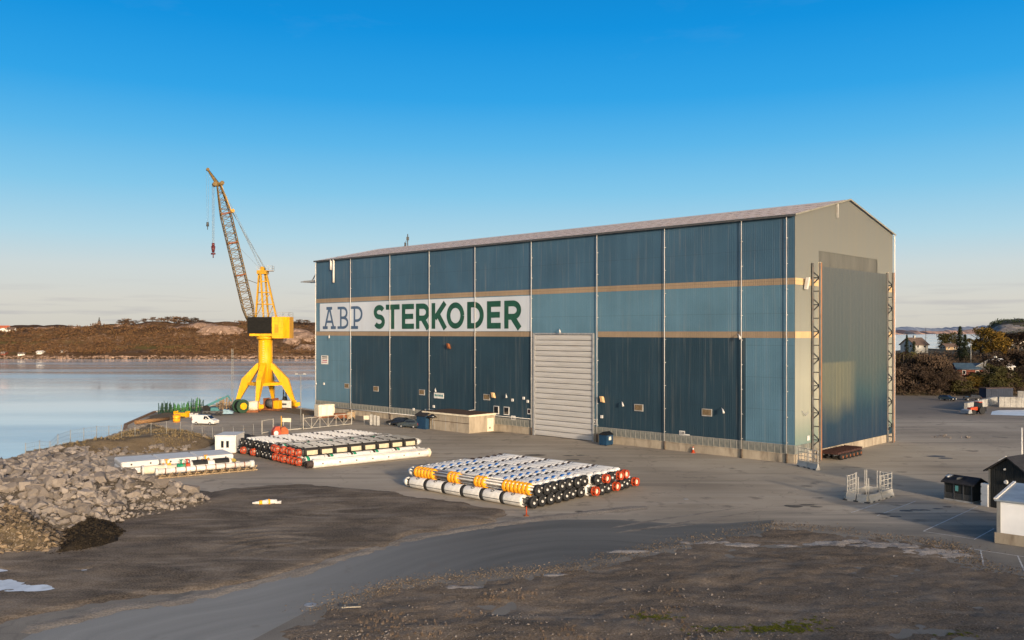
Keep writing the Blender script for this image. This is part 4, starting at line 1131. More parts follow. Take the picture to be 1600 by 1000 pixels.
for k in range(4):
    a0, a1 = R(90 * k), R(90 * k + 90)
    mb = MB(); mb.beam((math.cos(a0) * 4.6, math.sin(a0) * 4.6, 6.1), (math.cos(a1) * 4.6, math.sin(a1) * 4.6, 6.1), .45, .7); mb.build('tie_beam', m_yellow, crane)
mb = MB()
for k in range(2):
    d = Vector((math.cos(R(90 * k)), math.sin(R(90 * k)), 0)); mb.obox(-d * 4.4 + Vector((0, 0, 5.75)) - Vector((-d.y, d.x, 0)) * .35, d * 8.8, Vector((-d.y, d.x, 0)) * .7, (0, 0, .64 + .004 * k))
mb.build('cross_beam', m_yellow, crane)
# slewing platform, machinery house
mb = MB(); mb.prism([(-3.2, -2.5), (3.2, -2.5), (3.2, 2.5), (-3.2, 2.5)], 17.92, 18.5); mb.cyl((0, 0, 17.7), (0, 0, 17.95), 2.4, n=24)
mb.build('slewing_platform', m_yellow, crane)
mb = MB(); mb.prism([(-3.65, -2.75), (2.4, -2.75), (2.4, 2.5), (-3.65, 2.5)], 18.52, 22.55)
m_louvre = M('black_louvre', (.012, .012, .012), .7, .2, 2, spec=.1)
house = mb.build('machinery_house', m_louvre, crane)
mb = MB()
for k in range(22): mb.box(-3.6, 2.36, -2.83, -2.76, 18.65 + k * .175, 18.72 + k * .175)
mb.build('louvre', m_louvre, house)
mb = MB(); mb.prism([(2.42, -3.0), (5.15, -3.0), (6.3, -1.4), (6.3, 2.5), (2.42, 2.5)], 17.35, 22.6); cw = mb.build('counterweight', m_yellow, crane)
mb = MB(); mb.box(3.1, 4.0, -3.04, -2.99, 18.7, 20.7); mb.build('access_door', m_frame_y, cw)
for k in range(3): mb = MB(); mb.box(2.44, 5.13, -3.025, -2.99, 18.3 + k * 1.6, 18.36 + k * 1.6); mb.build('seam', m_frame_y, cw)
def rail(mb, pts, h=1.1, post=1.0, t=.05):
    for a, b_ in zip(pts[:-1], pts[1:]):
        a, b_ = Vector(a), Vector(b_)
        for k in (.5, 1.0): mb.beam(a + Vector((0, 0, h * k)), b_ + Vector((0, 0, h * k)), t)
        n_ = max(1, int((b_ - a).length / post))
        for i in range(n_ + 1): mb.beam(a.lerp(b_, i / n_), a.lerp(b_, i / n_) + Vector((0, 0, h)), t)
mb = MB(); rail(mb, [(-3.5, -2.6, 22.55), (2.4, -2.7, 22.6), (5.1, -2.9, 22.6), (6.2, -1.4, 22.6), (6.2, 2.4, 22.6), (-3.5, 2.4, 22.6), (-3.5, -2.6, 22.55)]); mb.build('handrail', m_grey, crane)
# A-frame
bs = [(-2.4, 0, 22.5), (.1, -2.1, 22.5), (.1, 2.1, 22.5), (2.7, 0, 22.5)]
tp = [(-1.6, 0, 33.3), (-1.0, -.7, 33.3), (-.3, .7, 33.3), (.2, 0, 33.3)]
for a, b_ in zip(bs, tp):
    mb = MB(); mb.beam(a, b_, .42, .42); mb.build('a_frame_leg', m_frame_y, crane)
mb = MB()
for f in (.30, .57, .82):
    pp = [Vector(a).lerp(Vector(b_), f) for a, b_ in zip(bs, tp)]
    for i, j in ((0, 1), (1, 3), (3, 2), (2, 0)): mb.beam(pp[i], pp[j], .2)
for i, j, f0, f1 in ((0, 1, 0, .3), (1, 3, .3, .57), (0, 2, .3, .57), (2, 3, 0, .3)): mb.beam(Vector(bs[i]).lerp(Vector(tp[i]), f0), Vector(bs[j]).lerp(Vector(tp[j]), f1), .12)
mb.build('a_frame_brace', m_frame_y, crane)
mb = MB(); mb.box(-1.9, .55, -1.0, 1.0, 33.2, 34.1); mb.cyl((-.7, -.8, 34.5), (-.7, .8, 34.5), .55, n=16); mb.box(.5, 1.9, -.8, .8, 33.9, 34.0)
ah = mb.build('a_frame_head', m_frame_y, crane)
mb = MB(); rail(mb, [(.5, -.8, 34.0), (1.9, -.8, 34.0), (1.9, .8, 34.0), (.5, .8, 34.0)], 1.2, .7); rail(mb, [(-1.9, -1, 34.1), (-.9, -1, 34.1)], 1.0, .5); mb.build('handrail', m_grey, ah)
# lattice boom
P0, P1 = Vector((-2.9, -1.6, 20.8)), Vector((-10.55, -3.2, 55.0))
ax = (P1 - P0).normalized(); bx = Vector((1, 0.55, 0)).normalized(); bx = (bx - ax * bx.dot(ax)).normalized(); by = ax.cross(bx)
LB_ = (P1 - P0).length
def half(t):                                                          # half widths along the boom
    if t < .10: return (.55 + 6.5 * t, .4 + 5 * t)
    if t < .78: return (1.20, .90)
    k = (t - .78) / .22
    return (1.20 - .85 * k, .90 - .55 * k)
def bpt(t, i, j):
    a, b_ = half(t); return P0 + ax * (LB_ * t) + bx * (a * i) + by * (b_ * j)
NSEG = 17
ts = [k / NSEG for k in range(NSEG + 1)]
corners = [(-1, -1), (1, -1), (1, 1), (-1, 1)]
for (i, j) in corners:
    mb = MB()
    for t0, t1 in zip(ts[:-1], ts[1:]): mb.cyl(bpt(t0, i, j), bpt(t1, i, j), .14, n=7, cap=False)
    mb.build('boom_chord', m_boom, crane)
mb = MB()
for k, (t0, t1) in enumerate(zip(ts[:-1], ts[1:])):
    for q in range(4):
        c0, c1 = corners[q], corners[(q + 1) % 4]
        mb.cyl(bpt(t0, *c0), bpt(t0, *c1), .06, n=5, cap=False)
        if (k + q) % 2: mb.cyl(bpt(t0, *c0), bpt((t0 + t1) / 2, *c1), .06, n=5, cap=False); mb.cyl(bpt((t0 + t1) / 2, *c1), bpt(t1, *c0), .06, n=5, cap=False)
        else: mb.cyl(bpt(t0, *c1), bpt((t0 + t1) / 2, *c0), .06, n=5, cap=False); mb.cyl(bpt((t0 + t1) / 2, *c0), bpt(t1, *c1), .06, n=5, cap=False)
mb.build('boom_lacing', m_boom, crane)
mb = MB()
for t in (.35, .58, .79):
    pp = [bpt(t, *c) for c in corners]
    for q in range(4): mb.beam(pp[q], pp[(q + 1) % 4], .22)
mb.build('boom_frame', m_rust, crane)
mb = MB(); q0, q1 = bpt(.80, 1.25, 0), bpt(.985, 1.3, 0); mb.beam(q0, q1, .42); mb.cyl(q0 - by * .5 + bx * .4, q0 + by * .5 + bx * .4, .45, n=12)
mb.build('boom_strut', m_frame_y, crane)
mb = MB(); mb.cyl(P1 - by * .8 - bx * .9, P1 + by * .8 - bx * .9, .55, n=14); mb.cyl(P1 - by * .8 + bx * .8, P1 + by * .8 + bx * .8, .5, n=14); mb.beam(P1 - bx * 1.0, P1 + bx * 1.0, .8, .6)
mb.build('boom_head', m_boom, crane)
F1 = Vector((-13.0, -3.6, 58.4))
mb = MB(); mb.cyl(P1 - ax * .5, F1, .62, .26, n=4); mb.cyl(F1 - by * .3, F1 + by * .3, .4, n=10)
mb.build('fly_jib', m_boom, crane)
top = Vector((-.7, 0, 34.8))
mb = MB()
for o in (-.6, -.3, .3, .6): mb.cyl(top + Vector((o * .8, o, 0)), bpt(.80, 1.5, 0) + by * o * .8, .045, n=4, cap=False)
for o in (-.3, .3): mb.cyl(top + Vector((o, o, 0)), bpt(.985, 1.2, 0) + by * o, .04, n=4, cap=False)
mb.cyl(top + Vector((-.9, 0, 0)), bpt(.55, 1.0, 0), .03, n=4, cap=False)
mb.build('luffing_rope', m_rope, crane)
mb = MB(); mb.beam(bpt(.315, 1, 0), Vector((-1.7, 0, 30.8)), .14); mb.build('boom_stop', m_dkgrey, crane)
h0 = P1 - bx * 1.25; z1 = 39.6
mb = MB()
for o in (-.28, -.1, .1, .28): mb.cyl((h0.x + o, h0.y, h0.z), (h0.x + o * .8, h0.y, z1), .035, n=4, cap=False)
mb.build('hoist_rope', m_rope, crane)
mb = MB(); mb.cyl((h0.x, h0.y, z1 + .9), (h0.x, h0.y, z1 + .1), .35, .35, n=10); mb.cyl((h0.x, h0.y, z1 + .1), (h0.x, h0.y, z1 - 1.4), .52, .3, n=10)
mb.cyl((h0.x - .5, h0.y, z1 - 1.7), (h0.x + .5, h0.y, z1 - 1.7), .22, n=8); mb.cyl((h0.x, h0.y, z1 - 1.7), (h0.x, h0.y, z1 - 2.7), .13, n=6)
mb.build('hook_block', m_hookred, crane)
f0 = F1 - Vector((.2, 0, 0)); z2 = 45.6
mb = MB()
for o in (-.2, .45): mb.cyl((f0.x + o, f0.y, f0.z - abs(o) * 2), (f0.x + .15 + o * .4, f0.y, z2), .025, n=4, cap=False)
mb.build('hoist_rope', m_rope, crane)
mb = MB(); mb.cyl((f0.x + .15, f0.y, z2), (f0.x + .15, f0.y, z2 - 1.0), .28, .36, n=8); mb.cyl((f0.x + .15, f0.y, z2 - 1), (f0.x + .15, f0.y, z2 - 1.8), .1, n=6)
mb.build('hook', m_dkgrey, crane)

# ------------------------------------------------------------------ quay things round the crane
def ground_empty(name, px, py, label, cat, group=None, rz=0):
    x, y = G(px, py); return empty(name, (x, y, 0), rz, label, cat, group)
# cable reel
t = ground_empty('cable_reel', 376, 645, 'big dark green cable drum with yellow hub standing under the crane', 'cable reel', rz=R(-42))
mb = MB(); mb.cyl((-1.1, 0, 1.6), (-.85, 0, 1.6), 1.6, n=24); mb.cyl((.85, 0, 1.6), (1.1, 0, 1.6), 1.6, n=24); mb.build('flange', M('dark_green', (.02, .05, .03), .6), t)
mb = MB(); mb.cyl((-.85, 0, 1.6), (.85, 0, 1.6), 1.2, n=20); mb.build('cable_winding', m_black, t)
mb = MB(); mb.cyl((1.1, 0, 1.6), (1.4, 0, 1.6), .8, n=18); mb.build('hub', m_yellow, t)
t = ground_empty('winch', 395, 644, 'round cream winch drum between the reel and the front crane foot', 'winch', rz=R(10))
mb = MB(); mb.cyl((-1.2, 0, 1.5), (1.2, 0, 1.5), 1.15, n=18); mb.build('drum', m_cream, t)
mb = MB(); mb.box(-1.3, 1.3, -1, 1, 0, .5); mb.beam((-1, -.8, .4), (-1, 0, 1.6), .25); mb.beam((1, -.8, .4), (1, 0, 1.6), .25); mb.build('bed_frame', m_rust, t)
t = ground_empty('mooring_winch', 424, 641, 'rusty brown winch with small yellow cab under the crane', 'winch', rz=R(-20))
mb = MB(); mb.cyl((-1.4, .5, 1.6), (.6, .5, 1.6), 1.1, n=14); mb.build('drum', m_dkgrey, t)
mb = MB(); mb.box(-1.9, -1.5, -.6, 1.5, .3, 2.9); mb.box(.65, 1.0, -.6, 1.5, .3, 2.9); mb.box(-2.2, 2.9, -1.2, 1.8, .1, .4); mb.build('side_frame', m_rust, t)
mb = MB(); mb.bbox(1.15, 2.6, -.9, .7, .5, 2.4, .08); mb.build('control_cab', m_yellow, t)
t = ground_empty('hose_reel', 445, 635.5, 'tall round dark wire reel behind the white banner on the quay', 'reel', rz=R(20))
mb = MB()
for x in (-.3, .3):
    for k in range(24):
        a0, a1 = R(15 * k), R(15 * k + 15); mb.beam((x, 1.5 * math.cos(a0), 2.9 + 1.5 * math.sin(a0)), (x, 1.5 * math.cos(a1), 2.9 + 1.5 * math.sin(a1)), .09)
        if k % 3 == 0: mb.beam((x, 0, 2.9), (x, 1.5 * math.cos(a0), 2.9 + 1.5 * math.sin(a0)), .06)
mb.build('wheel', m_dkgrey, t)
mb = MB(); mb.side([(-.9, 0), (.9, 0), (.45, 2.6), (-.45, 2.6)], -.5, .5); mb.build('stand', m_black, t)
t = ground_empty('banner', 443, 639, 'long white banner board on the quay edge below the crane', 'banner', rz=R(-20))
mb = MB(); mb.box(-2.6, 2.2, -.05, .05, .35, 2.05); mb.build('panel', m_white_clean, t)
for x in (-2.4, 0, 2.1): mb = MB(); mb.box(x - .06, x + .06, .05, .14, 0, 2.2); mb.build('post', m_grey, t)
mb = MB(); mb.box(-.5, .9, -.07, -.052, .95, 1.4); mb.build('print', m_dkgrey, t)
# steel box girder seen behind the right foot
t = ground_empty('steel_girder', 432, 632, 'dark steel girder lying on the quay behind the crane legs', 'girder', rz=R(-20))
mb = MB(); mb.box(-4, 4, -.12, .12, .15, 1.1); mb.box(-4, 4, -.4, .4, 1.1, 1.22); mb.box(-4, 4, -.4, .4, .03, .15); mb.build('beam', m_frame_y, t)
# lattice mast, floodlight posts
def mast(px, py, h, w, label, mat_):
    t = ground_empty('lattice_mast', px, py, label, 'mast'); mb = MB()
    for k in range(3):
        a = R(120 * k); mb.beam((w * math.cos(a), w * math.sin(a), 0), (w * .7 * math.cos(a), w * .7 * math.sin(a), h), .05)
    mb.build('upright', mat_, t); mb = MB()
    n_ = int(h / .8)
    for i in range(n_):
        for k in range(3):
            a, b_ = R(120 * k), R(120 * k + 120); f = w * (1 - .3 * i / n_)
            mb.beam((f * math.cos(a), f * math.sin(a), i * .8), (f * math.cos(b_), f * math.sin(b_), i * .8 + .8), .03)
    mb.build('lacing', mat_, t)
m_mast = M('galvanised', (.24, .235, .22), .5, .1, 2, metal=.2)
mast(363, 634, 14.6, .35, 'thin grey lattice mast left of the crane, against the water', m_mast)
t = ground_empty('flood_light', 470, 662, 'slender light post with two lamps on a crossbar beside the yard gate', 'lamp post')
mb = MB(); mb.cyl((0, 0, 0), (0, 0, 10.2), .11, .07, n=8); mb.build('post', m_mast, t)
mb = MB(); mb.beam((-.9, 0, 10.1), (.9, 0, 10.1), .08); mb.build('crossbar', m_mast, t)
for x in (-.85, .85):
    mb = MB(); mb.obox((x - .25, -.3, 10.1), (.5, 0, 0), (0, .35, -.1), (0, .05, .3)); mb.build('lamp_head', m_grey, t)
# quay walls
mb = MB()
def wallrun(mb, pts, z0, z1, th=.5):
    for a, b_ in zip(pts[:-1], pts[1:]):
        a, b_ = Vector((*a, 0)), Vector((*b_, 0)); d = b_ - a; n_ = Vector((d.y, -d.x, 0)).normalized() * th
        mb.obox(a + Vector((0, 0, z0)) - n_ * .5, d, n_, (0, 0, z1 - z0))
wallrun(mb, [(-73.8, 164), (-78.6, 175.2), (-84.3, 203)], -3.5, .25, .7)
tag(mb.build('quay_wall', m_timber), kind='structure')
mb = MB(); wallrun(mb, [(-84.3, 203), (-75.2, 222.3), (-60.9, 220.7), (-47, 205.9)], -3.5, .3, .7)
tag(mb.build('quay_edge', m_concrete_g), kind='structure')
mb = MB(); p0, p1 = G(212, 664.5), G(263, 658)
mb.cyl((*p0, .55), (*p1, .55), .42, n=10)
tag(mb.build('fender_log', m_timber), 'long tan timber log lying along the quay corner', 'log')
# sheet of bare ground on the quay corner and behind the crane
corner = [G(214, 664), G(232, 650), G(262, 645), G(300, 650), G(262, 658)]
tag(field('quay_gravel', -84, -66, 168, 206, .8, lambda X, Y: sstep(0, 2, sdist(X, Y, corner) + fbm(X * .4, Y * .4, 9) * 2) * .5 - .06, m_bank, cut=0), kind='structure')
gb = [G(395, 652), G(440, 640), G(494, 641), G(496, 660), G(440, 664)]
tag(field('quay_grass', -66, -44, 178, 216, .8, lambda X, Y: sstep(-1, 1, sdist(X, Y, [(-60, 219), (-47.6, 205.8), (-42, 199), (-47, 196), (-62, 212)])) * .25 + fbm(X, Y, 4) * .1 - .04, m_bank, cut=0), kind='structure')

# scaffold stillages on the quay, one thing per rack
rk = [(253, 647, 2.6, 0), (259.5, 646.6, 2.4, 0), (266, 646.2, 2.5, 0), (272.5, 645.8, 2.1, 1), (279, 645.2, 2.0, 1), (286, 644.6, 1.9, 1), (293, 644, 2.2, 1), (300, 643.4, 2.6, 0), (307, 643, 2.9, 1), (313, 642.6, 2.7, 0),
      (343, 640, 2.7, 2), (348.5, 639.6, 3.0, 2), (354, 639.2, 2.8, 2), (359, 638.8, 2.6, 2)]
m_tan = M('tan_bundle', (.28, .20, .12), .8, .3, 2)
knd = ['dark green', 'bright green', 'tan']
cnt = [0, 0, 0]
for i, (px, py, h, k) in enumerate(rk):
    cnt[k] += 1
    t = ground_empty('scaffold_rack', px, py, f'{knd[k]} scaffold rack on the quay, {ORD[cnt[k] - 1]} of the {knd[k]} ones from the left', 'rack', 'scaffold racks along the quay', rz=R(-25))
    mb = MB()
    for (x, y) in ((-.5, -.5), (.5, -.5), (.5, .5), (-.5, .5)): mb.beam((x, y, 0), (x, y, h), .12)
    for z in (.4, h * .55): mb.beam((-.5, -.5, z), (.5, -.5, z), .1); mb.beam((-.5, .5, z), (.5, .5, z), .1); mb.beam((.5, -.5, z), (.5, .5, z), .1)
    mb.build('frame', (m_dkgrey, m_green, m_tan)[k] if k else M('dark_green', (.02, .05, .03)), t)
    mb = MB()
    for q in range(6): x = -.42 + .17 * q; mb.cyl((x, random.uniform(-.3, .3), .3), (x + random.uniform(-.05, .05), random.uniform(-.3, .3), h * random.uniform(.6, 1.25)), .06, n=5)
    mb.build('tube_bundle', (M('dark_green', (.02, .05, .03)), m_green, m_tan)[k], t)
for px, py, s_, lab, mt_ in ((284, 651.5, (3.2, 1.4, 1.3), 'low yellow steel skid in front of the scaffold racks', m_yellow), (303, 652, (1.5, 1.0, .9), 'small white box by the white van', m_white), (276, 659.5, (1.0, 1.0, 1.5), 'orange upright drum on the quay by the timber log', m_orange)):
    t = ground_empty('skid' if 'skid' in lab else ('crate' if 'box' in lab else 'drum'), px, py, lab, 'skid' if 'skid' in lab else ('crate' if 'box' in lab else 'drum'), rz=R(-15))
    if 'drum' in lab:
        mb = MB(); mb.cyl((0, 0, 0), (0, 0, 1.6), .75, n=16); mb.build('body', mt_, t); mb = MB()
        for z in (.1, .8, 1.5): mb.cyl((0, 0, z), (0, 0, z + .08), .79, n=16)
        mb.build('hoop', m_rust, t)
    else:
        a, b_, c = s_; mb = MB(); mb.bbox(-a / 2, a / 2, -b_ / 2, b_ / 2, .2, c * .75, .06); mb.build('body', mt_, t)
        mb = MB(); [mb.box(x - .08, x + .08, -b_ / 2 - .03, b_ / 2 + .03, 0, c) for x in (-a / 2 + .1, a / 2 - .1)]; mb.build('frame', mt_, t)
# mobile crane
t = ground_empty('mobile_crane', 333, 649, 'turquoise telescopic mobile crane with its boom raised to the right', 'mobile crane', rz=R(8)); t.scale = (.62, .62, .72)
mb = MB(); mb.bbox(-3.6, 3.8, -1.2, 1.2, .7, 1.5, .12); mb.build('chassis', m_dkgrey, t)
for x in (-2.6, -1.2, 1.6, 2.9):
    for s_ in (-1, 1): mb = MB(); mb.cyl((x, s_ * .85, .6), (x, s_ * 1.3, .6), .6, n=16); mb.build('wheel', m_black, t)
mb = MB(); mb.side([(-3.4, 1.5), (-3.4, 3.0), (-2.0, 3.3), (-.9, 2.6), (-.9, 1.5)], -1.1, .2); mb.build('cab', m_carblack, t)
mb = MB(); mb.side([(-.7, 1.5), (-.7, 2.5), (1.6, 2.5), (2.4, 1.5)], -1.0, 1.0); mb.build('turntable', m_turq, t)
mb = MB(); mb.beam((-3.2, .5, 2.6), (3.6, .3, 5.4), .85, .75); mb.beam((3.5, .3, 5.35), (5.3, .2, 6.1), .6, .55); mb.beam((5.2, .2, 6.1), (6.4, .15, 4.4), .45); mb.build('boom', m_turq, t)
mb = MB(); mb.bbox(3.2, 7.2, -1.1, .9, .5, 1.3, .2); mb.side([(3.4, 1.3), (3.8, 1.9), (5.5, 1.7), (6.8, 1.3)], -1.0, .8); mb.build('carrier_cab', M('light_blue_paint', (.22, .33, .40), .4), t)

# ------------------------------------------------------------------ vehicles
def car(name, loc, rz, label, cat, paint, L=4.4, W=1.8, H=1.48, kind='hatch', group=None):
    t = empty(name, (loc[0], loc[1], 0), rz, label, cat, group)
    h = H
    if kind == 'van':
        prof = [(-L / 2, .35), (-L / 2, h * .92), (-L / 2 + .25, h), (L * .16, h), (L * .33, h * .62), (L / 2 - .12, h * .50), (L / 2, .75), (L / 2, .35)]
        g0 = [(L * .02, h * .60), (L * .02, h * .92), (L * .15, h * .92), (L * .28, h * .62)]
    else:
        prof = [(-L / 2, .38), (-L / 2, h * .62), (-L / 2 + .12, h * .70), (-L * .40, h * .95), (-L * .30, h), (L * .06, h), (L * .21, h * .70), (L * .46, h * .58), (L / 2, h * .45), (L / 2, .38)]
        g0 = [(-L * .38, h * .70), (-L * .34, h * .93), (L * .05, h * .94), (L * .17, h * .70)]
    b = MB(); n = len(prof)
    top = lambda z: W / 2 - max(0, (z - h * .6)) * .38
    vs_ = [(x, -top(z), z) for x, z in prof] + [(x, top(z), z) for x, z in prof]
    b.add(vs_, [tuple(range(n - 1, -1, -1)), tuple(range(n, 2 * n))] + [(i, (i + 1) % n, n + (i + 1) % n, n + i) for i in range(n)])
    body = b.build('body', paint, t)
    for s_ in (-1, 1):
        b = MB(); b.add([(x, s_ * (top(z) + .012), z) for x, z in g0] + [(x, s_ * (top(z) - .02), z) for x, z in g0], [(0, 1, 2, 3), (7, 6, 5, 4)]); b.build('side_window', m_glass, body)
    b = MB()
    i = 3 if kind == 'van' else 5
    (xa, za), (xb, zb) = prof[i], prof[i + 1]
    f = lambda u, y, o=.015: (xa + (xb - xa) * u + o, y, za + (zb - za) * u + o)
    b.add([f(.08, -W * .36), f(.08, W * .36), f(.92, W * .42), f(.92, -W * .42)], [(0, 1, 2, 3)]); b.build('windscreen', m_glass, body)
    b = MB(); (xa, za), (xb, zb) = (prof[0], prof[1]) if kind == 'van' else (prof[2], prof[3])
    if kind != 'van': b.add([(xa - .02 + (xb - xa) * .1, -W * .38, za + .03), (xa - .02 + (xb - xa) * .1, W * .38, za + .03), (xb - .03, W * .34, zb - .03), (xb - .03, -W * .34, zb - .03)], [(3, 2, 1, 0)])
    else: b.box(-L / 2 - .02, -L / 2 + .02, -W * .38, W * .38, h * .6, h * .85)
    b.build('rear_window', m_glass, body)
    for s_ in (-1, 1):
        b = MB(); b.box(-L / 2 - .03, -L / 2 + .08, s_ * W * .40 - .14, s_ * W * .40 + .14, h * .46, h * .62); b.build('tail_lamp', m_tail, body)
        b = MB(); b.box(L / 2 - .1, L / 2 + .03, s_ * W * .38 - .18, s_ * W * .38 + .18, h * .36, h * .46); b.build('headlight', m_headl, body)
        b = MB(); b.bbox(L * .13, L * .17, s_ * W * .56 - .08, s_ * W * .56 + .08, h * .66, h * .76, .02); b.build('mirror', paint, body)
    for x in (-L * .30, L * .31):
        for s_ in (-1, 1):
            b = MB(); b.cyl((x, s_ * (W / 2 - .2), .33), (x, s_ * (W / 2 + .02), .33), .33, n=18); w = b.build('wheel', m_black, t)
            b = MB(); b.cyl((x, s_ * (W / 2), .33), (x, s_ * (W / 2 + .035), .33), .19, n=12); b.build('rim', m_grey, w)
    return t
car('van', G(321, 663.5), R(-12), 'white panel van parked on the quay left of the crane', 'van', m_vanwhite, 5.0, 1.9, 1.95, 'van')
car('parked_car', G(622, 664.6), R(158), 'black estate car parked nose to the hall, left of the pair', 'car', m_carblack, 4.6, 1.85, 1.6)
car('parked_car', G(640, 668.2), R(158), 'dark grey hatchback parked in front of the black estate car', 'car', m_cargrey, 4.5, 1.85, 1.62)
car('parked_car', G(1480, 626), R(-60), 'small dark car far off at the edge of the shrubs', 'car', m_carblack, 4.3, 1.8, 1.5)
car('parked_car', G(1519, 625.5), R(170), 'dark car half hidden behind the concrete block wall', 'car', m_carblack, 4.3, 1.8, 1.5)
# wheel loader / red tractor
t = ground_empty('tractor', 1524, 647, 'red tractor with black tyres beside the white concrete kerb wall', 'tractor', rz=R(200))
mb = MB(); mb.side([(-.2, .9), (-.2, 1.7), (1.9, 1.55), (2.1, .9)], -.45, .45); mb.build('bonnet', m_red, t)
mb = MB(); mb.side([(-1.5, 1.2), (-1.3, 2.7), (-.35, 2.7), (-.2, 1.2)], -.7, .7); mb.build('cab', m_glass, t)
mb = MB(); mb.bbox(-1.45, -.25, -.75, .75, 2.7, 2.85, .05); mb.build('cab_roof', m_red, t)
for x, r_ in ((-1.0, .85), (1.5, .55)):
    for s_ in (-1, 1): mb = MB(); mb.cyl((x, s_ * .65, r_), (x, s_ * 1.1, r_), r_, n=18); mb.build('wheel', m_black, t)
mb = MB(); mb.side([(2.1, .3), (2.4, 1.2), (3.2, 1.0), (3.3, .3)], -1.1, 1.1); mb.build('bucket', m_grey, t)
mb = MB(); mb.box(-2.4, -1.5, -.9, .9, .6, 1.6); mb.build('hopper', m_carblack, t)
# dark modular trailer by the great door
p0, p1 = Vector((*G(1290, 717), 0)), Vector((*G(1344, 711), 0))
t = empty('modular_trailer', p0.lerp(p1, .5), math.atan2(V.y, V.x), 'rusty low multi-axle trailer parked in front of the great door', 'trailer')
m_traildeck = M('trailer_deck', (.05, .022, .018), .8, .3, 1.5)
mb = MB(); mb.box(-5.0, 3.6, -1.4, 1.4, .95, 1.25); deck = mb.build('deck', m_traildeck, t)
mb = MB(); [mb.box(-5, 3.6, y - .06, y + .06, .7, .945) for y in (-.8, 0, .8)]; mb.build('longitudinal', m_dkgrey, t)
for k in range(10):
    mb = MB(); mb.box(-4.9 + k * .93, -4.75 + k * .93, -1.42, 1.42, 1.255, 1.36); mb.build('cross_member', m_traildeck, deck)
for k in range(6):
    for s_ in (-1, 1):
        mb = MB(); mb.cyl((-3.2 + k * 1.3, s_ * .75, .45), (-3.2 + k * 1.3, s_ * 1.35, .45), .45, n=14); w = mb.build('wheel', m_black, t)
        mb = MB(); mb.cyl((-3.2 + k * 1.3, s_ * 1.36, .45), (-3.2 + k * 1.3, s_ * 1.40, .45), .22, n=10); mb.build('rim', m_rust, w)

